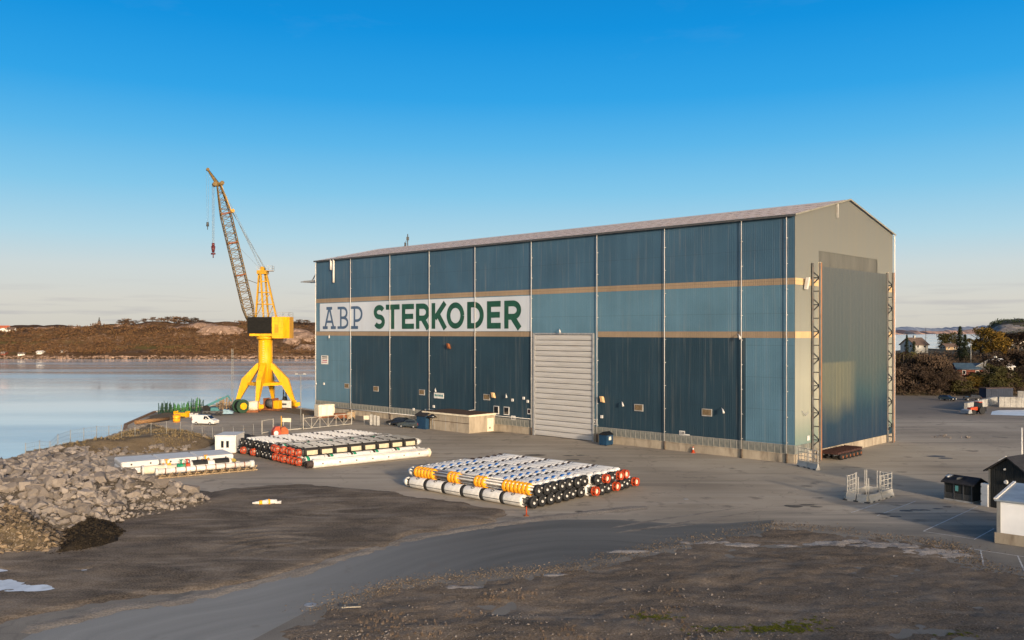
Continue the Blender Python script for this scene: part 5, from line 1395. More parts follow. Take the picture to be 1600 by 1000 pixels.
# ------------------------------------------------------------------ riser pipes
PITCH = 1.38; RAD = .678
_pm = {}
def shared(key, fn, mats):
    if key not in _pm: _pm[key] = fn().mesh(key.split('@')[0], mats)
    return _pm[key]
def module(L, r=RAD):
    def f():
        b = MB(); b.lathe_x([(0, .2), (0, r - .10), (.07, r - .02), (.14, r), (L - .14, r), (L - .07, r - .02), (L, r - .10), (L, .2)], 24); return b
    return f
def make_pipe(kind, L, loc, rz, label, group):
    t = empty('riser_pipe', loc, rz, label, 'riser pipe', group)
    def part(name, key, fn, mat_, x=0, parent=None):
        me = shared(f'{name}@{key}', fn, mat_)
        o = link(name, me, parent or t, (x, 0, 0)); return o
    def core():
        b = MB(); b.cyl((.05, 0, 0), (L - .05, 0, 0), .30, n=14)
        for k in range(4): a = R(45 + 90 * k); b.cyl((.1, .47 * math.cos(a), .47 * math.sin(a)), (L - .1, .47 * math.cos(a), .47 * math.sin(a)), .07, n=7)
        return b
    part('core_pipe', 'slick' if kind == 'clamp' else f'{L:.1f}', core, m_grey if kind == 'clamp' else m_dkgrey)
    mods, bands, dark = [], [], []
    if kind == 'big':                                                 # separate white modules with dark gaps
        n = 6; w = (L - 1.8) / n
        for k in range(n):
            mm = part('float_module', f'big{w:.2f}', module(w - .42, .68), m_white_clean, .9 + k * w)
            def emblem():
                b = MB()
                for q in range(12): a0, a1 = R(30 * q), R(30 * q + 30); b.beam((.20 * math.cos(a0), .17 * math.sin(a0), 0), (.20 * math.cos(a1), .17 * math.sin(a1), 0), .07, .02)
                return b
            o = part('emblem', 'big', emblem, m_black_l, (w - .42) * .5, mm); o.rotation_euler = (R(28), 0, 0); o.location.y = -.33; o.location.z = .62
            def seam():
                b = MB(); b.box(.1, w - .5, -.035, .035, -.01, .012); return b
            o = part('seam', f'big{w:.2f}', seam, m_dkgrey, 0, mm); o.location.z = -.14; o.location.y = -.672; o.rotation_euler = (R(80), 0, 0)
            if k < n - 1: dark.append(.9 + (k + 1) * w - .42)
    elif kind == 'clamp':                                             # slick joint with orange clamps
        for x, ln in ((.9, 3.4), (6.6, 2.0), (10.9, 2.1), (15.2, 4.0)):
            n = int(ln / .55)
            for k in range(n):
                part('clamp_ring', f'or', module(.52, .69), m_orange, x + k * .56)
        def aux():
            b = MB()
            for y, z, r_ in ((-.5, .1, .11), (-.42, .42, .09), (.1, .58, .10)): b.cyl((.3, y, z), (L - .3, y, z), r_, n=8)
            return b
        part('auxiliary_line', 'clamp', aux, m_white)
    elif kind == 'slick':                                             # black top, cream panels
        n = 8; w = (L - 1.0) / n
        for k in range(n):
            part('float_module', f'sl{w:.2f}', module(w - .12, RAD), m_blackfoam, .5 + k * w)
            def pan():
                b = MB(); b.obox((.3, -.665, -.36), (w - .7, 0, 0), (0, -.05, .0), (0, .06, .62)); return b
            part('side_panel', f'sl{w:.2f}', pan, m_cream_p, .5 + k * w)
        def aux():
            b = MB()
            for y in (-.25, .05, .35): b.cyl((.3, y, .66), (L - .3, y, .66), .07, n=6)
            return b
        part('auxiliary_line', f'sl', aux, m_grey)
        def tc():
            b = MB(); b.box(-.10, .10, -.42, .42, .58, .76); return b
        for k in range(n): part('hose_clamp', 'sl', tc, m_brownpad if k % 2 else m_black, .45 + k * w)
    else:
        n = 5; w = (L - 1.2) / n
        for k in range(n):
            mm = part('float_module', f'std{w:.2f}', module(w - .30), m_white_clean, .6 + k * w + .15)
            if k < n - 1: dark.append(.6 + (k + 1) * w - .15)
            def groove():
                b = MB(); b.lathe_x([(-.03, RAD - .02), (-.03, RAD + .008), (.03, RAD + .008), (.03, RAD - .02)], 24); return b
            part('strap', 'std', groove, m_dkgrey, .5, mm); part('strap', 'std', groove, m_dkgrey, w - .85, mm)
        bm_ = {'blue': m_blueband, 'green': m_greenband}.get(kind)
        if bm_:
            def ring():
                b = MB(); b.lathe_x([(-.22, RAD - .02), (-.22, RAD + .014), (.22, RAD + .014), (.22, RAD - .02)], 24); return b
            for k in range(n):
                part('colour_band', kind, ring, bm_, .6 + k * w + (w * .62 if kind == 'blue' else .45))
    for x in dark:
        def cl():
            b = MB(); b.lathe_x([(0, .3), (0, RAD + .004), (.30, RAD + .004), (.30, .3)], 20); return b
        def clb():
            b = MB(); b.lathe_x([(0, .3), (0, RAD + .01), (.42, RAD + .01), (.42, .3)], 20); return b
        part('clamp_ring', 'big' if kind == 'big' else ('blk' if kind == 'blue' else 'std'), clb if kind == 'big' else cl, m_brownpad if kind not in ('big', 'blue') else m_black, x)
    return t
m_blackfoam = M('black_foam', (.020, .018, .018), .7, .3, 1.5)
m_cream_p = M('cream_panel', (.50, .43, .30), .6, .1, 1, dirt=(.25, .18, .10))
def end_cap(t, L, style, far):
    """flange pair on an end: far end at x=L"""
    s_ = 1 if far else -1; x = L if far else 0
    if style == 'black':
        def f():
            b = MB(); b.lathe_x([(-.25 * s_, .3), (-.25 * s_, .62), (.02 * s_, .655), (.14 * s_, .64), (.14 * s_, .27), (-.1 * s_, .26)], 22); return b
        o = link('end_flange', shared(f'end_flange@b{s_}', f, m_black), t, (x, 0, 0))
        def g():
            b = MB(); b.cyl((-.1 * s_, -.05, -.08), (.17 * s_, -.05, -.08), .13, n=12); b.cyl((0, .34, .26), (.22 * s_, .34, .26), .07, n=6); return b
        link('pipe_end', shared(f'pipe_end@b{s_}', g, m_white), o)
    elif style == 'red':
        def f():
            b = MB()
            for xx in (.0, .50): b.lathe_x([(xx * s_, .36), (xx * s_, .52), ((xx + .12) * s_, .52), ((xx + .12) * s_, .36), (xx * s_, .36)], 18)
            b.cyl((.30 * s_, 0, 0), (.34 * s_, 0, 0), .42, n=16)
            for k in range(6): a = R(60 * k); b.beam((.06 * s_, .5 * math.cos(a), .5 * math.sin(a)), (.55 * s_, .42 * math.cos(a), .42 * math.sin(a)), .15)
            return b
        o = link('end_guard', shared(f'end_guard@r{s_}', f, m_red), t, (x - .1 * s_, 0, 0))
        def g():
            b = MB(); b.cyl((0, 0, 0), (.5 * s_, 0, 0), .27, n=12); return b
        link('pipe_end', shared(f'pipe_end@r{s_}', g, m_cream), o)
    elif style == 'white':
        def f():
            b = MB(); b.lathe_x([(-.3 * s_, .2), (-.3 * s_, .55), (.1 * s_, .50), (.2 * s_, .36), (.5 * s_, .30), (.5 * s_, .15), (.3 * s_, .14)], 18); return b
        link('end_flange', shared(f'end_flange@w{s_}', f, m_white), t, (x, 0, 0))
    else:
        def f():
            b = MB(); b.lathe_x([(-.2 * s_, .2), (-.2 * s_, .6), (.05 * s_, .6), (.08 * s_, .2), (-.1 * s_, .15)], 18); return b
        link('end_flange', shared(f'end_flange@d{s_}', f, m_brownpad), t, (x, 0, 0))
    return t
LA = 20.0
dA = Vector((.755, -.656, 0)); nA = Vector((.656, .755, 0)); rzA = math.atan2(dA.y, dA.x)
PA = Vector((-12.7, 105.2, 0))
grpA = 'riser pipes in the near stack'
capsB_lo = ['red', 'black', 'black', 'red', 'black', 'black', 'red']
capsB_up = ['black', 'red', 'black', 'red', 'red']
for layer in (0, 1):
    for k in range(14 - layer * 2):
        z = RAD + .03 + layer * PITCH * .86
        p = PA + nA * (PITCH * (k + .5 * layer)) + Vector((0, 0, z))
        inA = k < 7
        p = p + dA * (random.uniform(-.12, .12) + (0 if inA else .9))
        lay = 'top' if layer else 'bottom'
        if layer == 0 and k == 0: kind, lab = 'big', 'fat white riser pipe with six dark joints, front of the near stack bottom layer'
        elif layer == 1 and k == 0: kind, lab = 'clamp', 'slick riser pipe with orange clamps, front of the near stack top layer'
        elif inA: kind, lab = 'blue', f'white blue-banded riser pipe, {ORD[k]} from the front in near stack {lay} layer'
        else:
            cap = (capsB_up if layer else capsB_lo)[k - 7]
            kind, lab = 'brown', f'white {cap}-capped riser pipe, {ORD[k]} from the front in near stack {lay} layer'
        t = make_pipe(kind, LA, p, rzA, lab, grpA)
        if inA: end_cap(t, LA, 'black', True); end_cap(t, LA, 'white', False)
        else: end_cap(t, LA, cap, True); end_cap(t, LA, 'dark', False)
LC = 19.6
dC = Vector((.782, .623, 0)); nC = Vector((-.700, .714, 0)); rzC = math.atan2(dC.y, dC.x)
PC = Vector((-29.6, 121.0, 0))
grpC = 'riser pipes in the far stack'
up_kind = ['slick', 'slick', 'slick', 'slick', 'green', 'slick'] + ['brown'] * 7
lo_cap = ['red'] * 6 + ['black'] * 4 + ['red', 'black', 'red', 'black']
up_cap = ['red'] * 6 + ['black'] * 7
for layer in (0, 1):
    for k in range(14 - layer):
        z = RAD + .03 + layer * PITCH * .86
        p = PC + nC * (PITCH * (k + .5 * layer)) + dC * random.uniform(-.25, .25) + Vector((0, 0, z))
        kind = up_kind[k] if layer else ('green' if k == 0 else 'brown')
        cap = (up_cap if layer else lo_cap)[k]
        lay = 'top' if layer else 'bottom'
        nm = {'slick': 'black cream-sided riser pipe', 'green': 'white green-banded riser pipe', 'brown': f'white {cap}-capped riser pipe'}[kind]
        t = make_pipe(kind, LC, p, rzC, f'{nm}, {ORD[k]} from the front in far stack {lay} layer', grpC)
        end_cap(t, LC, cap, False); end_cap(t, LC, 'white', True)
# fat plain pipe lying alone in front of the far stack
x, y = G(488, 732)
t = empty('telescopic_joint', (x, y, .62), math.atan2(.61, .79), 'single plain cream pipe lying on the ground in front of the far stack', 'riser pipe')
mb = MB(); mb.lathe_x([(0, .3), (0, .56), (.1, .61), (18.4, .61), (18.7, .5), (19.2, .45), (19.2, .2)], 26); mb.build('barrel', m_white_clean, t)
mb = MB(); mb.lathe_x([(-.9, .2), (-.9, .5), (0, .5)], 20); mb.build('end_collar', m_brownpad, t)
mb = MB(); mb.lathe_x([(18.7, .5), (18.75, .7), (19.0, .7), (19.05, .5)], 20); mb.build('end_flange', m_cream, t)
mb = MB(); mb.cyl((.3, -.5, .47), (18.3, -.5, .47), .08, n=8); mb.cyl((.3, .1, .67), (18.3, .1, .67), .09, n=8); mb.build('auxiliary_line', m_white, t)
for k in range(7): mb = MB(); mb.box(1.2 + k * 2.6, 1.4 + k * 2.6, -.65, -.59, -.08, .12); mb.build('lug', m_dkgrey, t)

# ------------------------------------------------------------------ wrapped bundles and the rack of white spools
ang = R(33.5)
bun = [((173.5, 739), 'left'), ((236, 727), 'middle'), ((300, 716), 'right')]
Wb, Lb = 7.2, 5.4
e1 = Vector((math.cos(ang), math.sin(ang), 0)); e2 = Vector((-math.sin(ang), math.cos(ang), 0))
b0 = Vector((*G(191, 743), 0))
for i, w in enumerate(('left', 'middle', 'right')):
    o = b0 + e1 * (i * 4.95)
    t = empty('wrapped_bundle', o, ang, f'flat white wrapped bundle in two layers, {w} one of the row behind the rock heap', 'bundle', 'white wrapped bundles'); t.scale = (.80, 1.12, 1.0)
    for k in range(2):
        mb = MB(); z0 = .15 + k * .82
        sec = [(0, z0), (-.16, z0 + .2), (-.16, z0 + .58), (0, z0 + .78), (5.7, z0 + .78), (5.86, z0 + .58), (5.86, z0 + .2), (5.7, z0)]
        n = len(sec); ys = [0.0, .25, 4.9, 5.15]; ins = [.18, 0, 0, .18]; vs_ = []
        for y, q in zip(ys, ins):
            for (x, z) in sec: vs_.append((x + (q if x < 3 else -q), y, z0 + .39 + (z - z0 - .39) * (1 - q * .8)))
        fs = [tuple(range(n)), tuple(range(4 * n - 1, 3 * n - 1, -1))]
        for j in range(3): fs += [(j * n + q, (j + 1) * n + q, (j + 1) * n + (q + 1) % n, j * n + (q + 1) % n) for q in range(n)]
        mb.add(vs_, fs); sl = mb.build('wrapped_slab', m_pink, t)
        mb = MB()
        for x in (1.4, 4.4): mb.box(x - .12, x + .12, -.06, .02, z0 + .28, z0 + .5)
        mb.build('strap_buckle', m_black_l, sl)
    mb = MB(); [mb.box(x - .12, x + .12, 0, 5, 0, .15) for x in (.7, 2.8, 5.0)]; mb.build('bearer', m_timber, t)
    if i < 2:
        mb = MB(); mb.box(5.86, 6.12, .4, 4.8, .1, 1.5); mb.build('end_pad', m_brownpad, t)
# spools lying on a frame in front
r0 = Vector((*G(242, 749), 0)); LR = 13.2; KX = .76
t = empty('spool_rack', r0, ang, 'low tan steel rack carrying white spool pieces in front of the wrapped bundles', 'rack')
mb = MB()
for y in (0.0, 1.8): mb.beam((0, y, .10), (LR, y, .10), .14)
mb.build('base_rail', m_tan, t)
mb = MB()
for k in range(12):
    x = .6 + k * (LR - 1.2) / 11
    for y in (0, 1.8): mb.beam((x, y, .1), (x + .3, y + .1, .75), .10)
    mb.beam((x, -.1, .2), (x, 1.9, .2), .1); mb.beam((x + .3, -.3, .62), (x + .3, 2.0, .62), .1)
    if k % 2: mb.beam((x, -.25, 0), (x + .5, -.25, .8), .09)
mb.build('cradle', m_tan, t)
x0 = empty('spool_pipe', r0 + Vector((0, 0, .95)) + e1 * .2, ang, 'long thin cream pipe with dark straps along the front of the low rack', 'pipe')
mb = MB(); mb.cyl((0, .1, 0), (LR - 1.2, .1, 0), .36, n=16); mb.build('barrel', m_white_clean, x0)
mb = MB(); mb.lathe_x([(LR - 1.2, .2), (LR - 1.2, .5), (LR - .7, .5), (LR - .7, .2)], 16); mb.lathe_x([(-.15, .2), (-.15, .5), (.15, .5), (.15, .2)], 16); mb.build('end_flange', m_white, x0)
for k in range(9): mb = MB(); mb.lathe_x([(1.0 + k * 1.27, .3), (1.0 + k * 1.27, .39), (1.12 + k * 1.27, .39), (1.12 + k * 1.27, .3)], 14); o = mb.build('strap', m_rust, x0); o.location.y = .1
def spool(px, py, L, r_, label, mat_, y=1.5, x=0, z=1.1):
    L, x, y = L * KX, x * KX, y * .85
    o = empty('spool_pipe', r0 + e1 * x + e2 * y + Vector((0, 0, z)), ang, label, 'pipe')
    mb = MB(); mb.lathe_x([(0, r_ * .5), (0, r_), (L, r_), (L, r_ * .5)], 18); mb.build('barrel', mat_, o)
    mb = MB()
    for q in (0, L - .25): mb.lathe_x([(q, r_ * .6), (q, r_ * 1.18), (q + .25, r_ * 1.18), (q + .25, r_ * .6)], 18)
    mb.build('end_flange', m_white, o)
    return o
spool(0, 0, 4.0, .55, 'fat cream pipe with wide open end at the left of the low rack', m_cream, 1.5, -1.8)
o = spool(0, 0, 7.0, .62, 'white pipe under two black half shells in the low rack', m_white_clean, 1.3, 6.0, 1.15)
for q in (.3, 3.1):
    mb = MB(); n = 10; vs_ = []
    for xx in (q, q + 1.9):
        for r_ in (.70, .78):
            for i in range(n + 1): a = R(15 + 150 * i / n); vs_.append((xx, r_ * math.cos(a), r_ * math.sin(a)))
    k = n + 1; fs = []
    for i in range(n): fs += [(k + i, k + i + 1, 3 * k + i + 1, 3 * k + i), (i, k + i, k + i + 1, i + 1), (2 * k + i, 3 * k + i, 3 * k + i + 1, 2 * k + i + 1)]
    mb.add(vs_, fs); mb.build('half_shell', m_black, o)
o = spool(0, 0, 12.5, .55, 'long cream pipe lying behind the spools beside the wrapped bundles', m_cream, 2.7, 1.0, .8)
for x, y, nm, lab, mt_ in ((2.6, 3.1, 'valve', 'orange valve body on the cream pipe, the left one', m_orange), (9.2, 3.2, 'valve', 'larger orange valve body on the cream pipe, right of the other', m_orange), (4.6, 1.4, 'valve', 'small green valve standing in the low rack', m_greenband), (5.6, 1.5, 'valve', 'small red valve lying in the low rack', m_red)):
    o = empty(nm, r0 + e1 * x * KX + e2 * y * .85 + Vector((0, 0, 1.25)), ang, lab, 'valve'); r_ = .55 if 'larger' in lab else .38
    mb = MB(); mb.lathe_x([(-.5, .15), (-.5, r_), (-.35, r_), (-.3, r_ * .75), (.3, r_ * .75), (.35, r_), (.5, r_), (.5, .15)], 14); mb.build('body', mt_, o)
    mb = MB(); mb.cyl((0, 0, r_ * .6), (0, 0, r_ + .45), .10, n=8); mb.cyl((0, 0, r_ + .4), (0, 0, r_ + .48), .28, n=12); mb.build('hand_wheel', mt_, o)
# bent spool at the right end
pts_ = [r0 + e1 * (KX * 13.6 + .9 * math.sin(a * .35)) + e2 * (.4 + a * .42) + Vector((0, 0, .8 + .25 * math.sin(a))) for a in np.linspace(0, 6, 12)]
mb = MB()
for a, b_ in zip(pts_[:-1], pts_[1:]): mb.cyl(a, b_, .30, n=12, cap=True)
tag(mb.build('spool_bend', m_cream), 'curved cream pipe bend at the right end of the low rack', 'pipe')
pts_ = [r0 + e1 * (KX * 12.6 + 1.5 * math.sin(a * .5)) + e2 * (1.6 + a * .45) + Vector((0, 0, 1.2 + .1 * math.sin(a * 2))) for a in np.linspace(0, 5, 10)]
mb = MB()
for a, b_ in zip(pts_[:-1], pts_[1:]): mb.cyl(a, b_, .12, n=8, cap=True)
tag(mb.build('yellow_hose', M('hose_yellow', (.62, .45, .10), .6)), 'yellow hose draped over the right end of the low rack', 'hose')
# cabin
x, y = G(352, 709)
t = empty('site_cabin', (x, y, 0), math.atan2(-.30, .95) + R(20), 'small white flat roofed cabin with two narrow windows beside the far stack', 'cabin')
mb = MB(); mb.bbox(-1.6, 1.6, 0, 5.0, .15, 2.75, .06); mb.build('body', m_white_clean, t)
mb = MB(); mb.bbox(-1.68, 1.68, -.08, 5.08, 2.72, 2.86, .04); mb.build('roof', m_white, t)
for xx in (-.45, .35): mb = MB(); mb.box(xx - .2, xx + .2, -.04, .03, .95, 2.0); mb.build('window', m_glass, t)
for xx in (-1.3, 1.3): mb = MB(); mb.box(xx - .2, xx + .2, .2, 4.8, 0, .15); mb.build('bearer', m_timber, t)
# red and orange clump weight behind the far stack, tyres
t = ground_empty('clump_weight', 436, 682, 'red and orange winch drum behind the far stack of pipes', 'winch', rz=R(30)); t.scale = (.8, .8, .85)
mb = MB(); mb.side([(-1.5, 0), (-1.5, 1.3), (-.9, 2.2), (0, 2.2), (.2, 1.0), (.2, 0)], -.9, .9); mb.build('cheek', m_red, t)
mb = MB(); mb.side([(.25, 0), (.25, 1.9), (1.2, 2.1), (1.9, 1.3), (1.9, 0)], -.9, .9); mb.build('drum_guard', M('orange_red', (.36, .085, .02), .5), t)
mb = MB(); mb.cyl((-.9, -1.05, .85), (-.9, -.9, .85), .5, n=14); mb.build('hub', m_white, t)
for i, (px, py) in enumerate(((369, 683), (381, 685), (391, 687))):
    t = ground_empty('rubber_fender', px, py, f'black rubber tyre lying behind the cabin, {ORD[i]} from the left', 'tyre', 'tyres lying behind the cabin'); mb = MB()
    n = 16; vs_ = []
    R0, r_ = 1.0 - .15 * i, .36
    for a in range(n):
        for b_ in range(8):
            A, B = 2 * math.pi * a / n, 2 * math.pi * b_ / 8; vs_.append(((R0 + r_ * math.cos(B)) * math.cos(A), (R0 + r_ * math.cos(B)) * math.sin(A), r_ + r_ * math.sin(B)))
    fs = [(a * 8 + b_, ((a + 1) % n) * 8 + b_, ((a + 1) % n) * 8 + (b_ + 1) % 8, a * 8 + (b_ + 1) % 8) for a in range(n) for b_ in range(8)]
    mb.add(vs_, fs, sm=True); mb.build('tyre_body', m_black, t)
    mb = MB(); [mb.cyl((R0 * .2 * c, .1 * c, .03), (R0 * .2 * c, .1 * c, .55 + .04 * c), .12, n=6) for c in (-1, 1)]; mb.build('shackle', m_rust, t)

# ------------------------------------------------------------------ small buildings and things by the hall
Q = Vector((*G(733, 677.5), 0))                                      # near corner of the low concrete building
Lq, Wq = sp_(682) - sp_(733) + 3.2, 7.8
t = empty('low_store', Q, 0, 'low tan concrete store with a flat brown roof against the hall', 'shed')
mb = MB(); mb.obox((0, 0, 0), U * Lq, V * Wq, (0, 0, 3.1)); mb.build('wall', m_concrete, t)
mb = MB(); mb.obox(U * (-.25) - V * .25 + Vector((0, 0, 3.1)), U * (Lq + .5), V * (Wq + .5), (0, 0, .3)); mb.build('roof_trim', m_cream, t)
mb = MB(); mb.obox(U * .05 + V * .05 + Vector((0, 0, 3.401)), U * (Lq - .1), V * (Wq - .1), (0, 0, .05)); mb.build('roof', m_roof_brown, t)
mb = MB(); mb.obox(U * (-.06) + V * (Wq * .60), U * .08, V * 1.6, (0, 0, 2.5)); d = mb.build('door', m_cream, t)
mb = MB(); mb.obox(U * (-.10) + V * (Wq * .66), U * .05, V * .3, (0, 0, .35)); o = mb.build('handle', m_dkgrey, d); o.location.z = .5
for k in range(1, 4): mb = MB(); mb.obox(U * (Lq * k / 4) - V * .03, U * .08, V * .05, (0, 0, 3.08)); mb.build('joint_strip', m_concrete_g, t)
mb = MB(); mb.obox(U * .0 - V * .04 + Vector((0, 0, 1.75)), U * Lq, V * .05, (0, 0, .1)); mb.build('joint_strip', m_roof_brown, t)
Q2 = Vector((*G(666, 669.5), 0))
t = empty('blue_shed', Q2, math.atan2(V.y, V.x), 'small dark blue shed with a black gabled roof left of the low store', 'shed')
mb = MB(); mb.box(-1.2, 1.8, -1.2, 1.5, 0, 2.6); mb.build('wall', m_bluebin, t)
mb = MB(); mb.side([(-1.5, 2.5), (.3, 3.3), (2.1, 2.5), (2.1, 2.65), (.3, 3.5), (-1.5, 2.65)], -1.5, 1.8); mb.build('roof', m_roof_dark, t)
mb = MB(); mb.box(-.3, .9, -1.26, -1.18, .05, 2.1); mb.build('door', m_carblack, t)
t = empty('garden_parasol', (*G(676, 671), 0), 0, 'folded dark canopy beside the blue shed', 'canopy')
mb = MB(); mb.cyl((0, 0, 0), (0, 0, 2.7), .05, n=8); mb.build('post', m_grey, t)
mb = MB(); mb.cyl((0, 0, 2.4), (0, 0, 3.0), 1.3, .1, n=8); mb.build('cover', m_carblack, t)
# blue waste container by the roller door
x, y = G(947, 695.5)
t = empty('waste_container', (x, y, 0), math.atan2(-U.y, -U.x), 'dark blue waste container with black lid right of the roller door', 'container')
mb = MB(); mb.side([(-.75, .1), (-.8, 1.75), (.8, 1.75), (.75, .1)], -.9, .9); mb.build('body', M('navy_bin', (.010, .040, .085), .5), t)
mb = MB(); mb.side([(-.86, 1.75), (-.86, 1.85), (0, 2.3), (.86, 1.85), (.86, 1.75)], -.95, .95); mb.build('lid', m_carblack, t)
mb = MB(); mb.box(.79, .84, -.3, .3, .9, 1.5); mb.build('label_plate', m_white, t)
for xx in (-.6, .6):
    mb = MB(); mb.cyl((xx, -.8, .1), (xx, -.7, .1), .1, n=8); mb.cyl((xx, .7, .1), (xx, .8, .1), .1, n=8); mb.build('castor', m_black, t)
# orange cone
x, y = G(1083, 707.5)
t = empty('traffic_cone', (x, y, 0), 0, 'orange traffic cone at the foot of the hall plinth', 'cone')
mb = MB(); mb.cyl((0, 0, .05), (0, 0, 1.0), .26, .05, n=14); mb.build('cone_body', m_red, t)
mb = MB(); mb.box(-.32, .32, -.32, .32, 0, .06); mb.build('base', m_red, t); mb = MB(); mb.cyl((0, 0, .5), (0, 0, .75), .165, .115, n=14); mb.build('reflective_band', m_white, t)
# small red post in front of near stack
x, y = G(822.5, 806); t = empty('marker_post', (x, y, 0), 0, 'small red ground stand in front of the near stack corner', 'marker')
mb = MB(); mb.cyl((0, 0, .05), (0, 0, .95), .07, n=8); mb.build('post', m_red, t); mb = MB(); mb.cyl((0, 0, 0), (0, 0, .07), .3, n=12); mb.build('foot', m_rust, t)
# cream tank box at the far corner of the hall
x, y = G(507, 652); t = empty('transformer_box', (x, y, 0), math.atan2(V.y, V.x) - .15, 'cream steel cabinet at the far left foot of the hall', 'cabinet')
mb = MB(); mb.bbox(-1.9, 1.9, -1.2, 1.2, .35, 2.9, .08); mb.build('body', m_cream, t)
mb = MB(); mb.box(-1.95, 1.95, -1.25, 1.25, 0, .35); mb.build('plinth', m_rust, t); mb = MB(); mb.box(-1.2, -.2, -1.27, -1.21, .6, 2.6); mb.box(.2, 1.3, -1.27, -1.21, .6, 2.6); mb.build('door', m_white, t)
x, y = G(573, 664); t = empty('notice_board', (x, y, 0), R(-10), 'small cream notice board on two posts near the hall plinth', 'sign')
mb = MB(); mb.box(-.65, .65, -.04, .04, 1.1, 1.9); mb.build('panel', m_cream, t); 
for a in (-.55, .55): mb = MB(); mb.cyl((a, .06, 0), (a, .06, 1.9), .05, n=6); mb.build('post', m_grey, t)
for i, (px, py) in enumerate(((580, 664.5), (586, 665), (591, 665.5))):
    x, y = G(px, py); t = empty('gas_bottle_rack', (x, y, 0), 0, f'grey upright plate beside the notice board, {ORD[i]} from the board', 'plate', 'upright plates by the notice board')
    mb = MB(); mb.box(-.28, .28, -.1, .1, .1, 2.2 - .1 * i); mb.build('panel', m_concrete_g, t); mb = MB(); mb.box(-.4, .4, -.2, .2, 0, .1); mb.build('foot', m_dkgrey, t)

# ------------------------------------------------------------------ fence and gates
def post_at(px, py): return Vector((*G(px, py), 0))
left_px = [(40, 727), (62, 722), (78, 718), (90.5, 712), (110, 706), (131, 703), (151, 702), (170, 701), (190, 700), (211, 698), (236, 696), (260, 694), (282, 692), (300, 691), (316, 689.5), (332, 688), (348, 686.5), (364.5, 684.5), (380, 682.5), (396, 680.5)]
fence = empty('mesh_fence', post_at(396, 680.5), 0, 'see-through wire mesh fence on grey posts along the shore bank', 'fence')
base = post_at(396, 680.5)
pm = None
def bankh(x, y): return 0
fpts = []
for i, (px, py) in enumerate(left_px):
    p = post_at(px, py) - base; fpts.append(p)
m_wire = M('fence_wire', (.17, .16, .14), .6, .1, 2, metal=.2)
mbw = MB()
fence_posts = fpts
m_gate = M('gate_grey', (.34, .315, .27), .6, .1, 2)
# yard gate with sign, then a wide sliding gate
gate = empty('yard_gate', post_at(418, 677.5), 0, 'pale tubular yard gate frame left of the yellow post', 'gate')
gb = post_at(418, 677.5)
a, b_ = post_at(409.5, 678.5) - gb, post_at(427, 675.5) - gb
for p in (a, b_): mb = MB(); mb.beam(p, p + Vector((0, 0, 2.6)), .12); mb.build('post', m_gate, gate)
mb = MB(); mb.beam(a + Vector((0, 0, 2.5)), b_ + Vector((0, 0, 2.5)), .1); mb.beam(a + Vector((0, 0, .25)), b_ + Vector((0, 0, .25)), .2); mb.build('rail', m_gate, gate)
yp = post_at(439.5, 672.5); t = empty('yellow_post', yp, 0, 'thin yellow post between the yard gate and its sign', 'post'); mb = MB(); mb.cyl((0, 0, 0), (0, 0, 2.8), .07, n=8); mb.build('pole', m_yellow, t); mb = MB(); mb.box(-.15, .15, -.15, .15, 0, .06); mb.build('foot', m_rust, t)
sgp = post_at(448, 671.5); t = empty('gate_sign', sgp, R(-5), 'small cream sign on the fence between the two gates', 'sign'); mb = MB(); mb.box(-.85, .85, -.03, .03, 1.5, 2.25); mb.build('panel', m_cream, t); 
for q in (-.7, .7): mb = MB(); mb.cyl((q, .05, 0), (q, .05, 2.25), .04, n=6); mb.build('post', m_white, t)
g0, g1 = post_at(474, 672), post_at(549.5, 664)
t = empty('sliding_gate', g0, 0, 'wide white sliding gate with diagonal braces in front of the hall corner', 'gate')
D = g1 - g0; mb = MB()
for z in (.25, 2.3): mb.beam(Vector((0, 0, z)), D + Vector((0, 0, z)), .13)
mb.build('rail', m_gate, t)
for k in range(7):
    mb = MB(); mb.beam(D * (k / 6) + Vector((0, 0, .1)), D * (k / 6) + Vector((0, 0, 3.1 if k in (0, 6) else 2.3)), .16 if k in (0, 6) else .09); mb.build('upright', m_gate, t)
    if k < 6:
        mb = MB(); z0, z1 = (.25, 2.3) if k % 2 else (2.3, .25); mb.beam(D * (k / 6) + Vector((0, 0, z0)), D * ((k + 1) / 6) + Vector((0, 0, z1)), .07); mb.build('brace', m_gate, t)
t2 = empty('gate_rail', post_at(428, 675.5), 0, 'low pale gate track rail on the ground between the two gates', 'rail')
mb = MB(); d = post_at(473, 671.5) - post_at(428, 675.5); mb.beam(Vector((0, 0, .25)), d + Vector((0, 0, .25)), .22); mb.build('track', m_gate, t2); mb = MB(); mb.obox(d + Vector((-.4, -.3, 0)), (.8, 0, 0), (0, .6, 0), (0, 0, .7)); mb.build('motor_box', m_dkgrey, t2)
t3 = empty('scrap_machine', (*G(541, 657), 0), R(20), 'red and tan machinery parked behind the sliding gate', 'machine')
mb = MB(); mb.bbox(-2.6, 0, -.8, .8, .5, 1.6, .1); mb.build('engine_cover', m_rust, t3); mb = MB(); mb.bbox(.1, 1.8, -.8, .8, .4, 1.9, .15); mb.build('tank', m_tan, t3); mb = MB(); [mb.cyl((q, -.9, .4), (q, -.6, .4), .4, n=12) for q in (-1.8, -.6, 1.2)]; mb.build('wheel', m_black, t3)

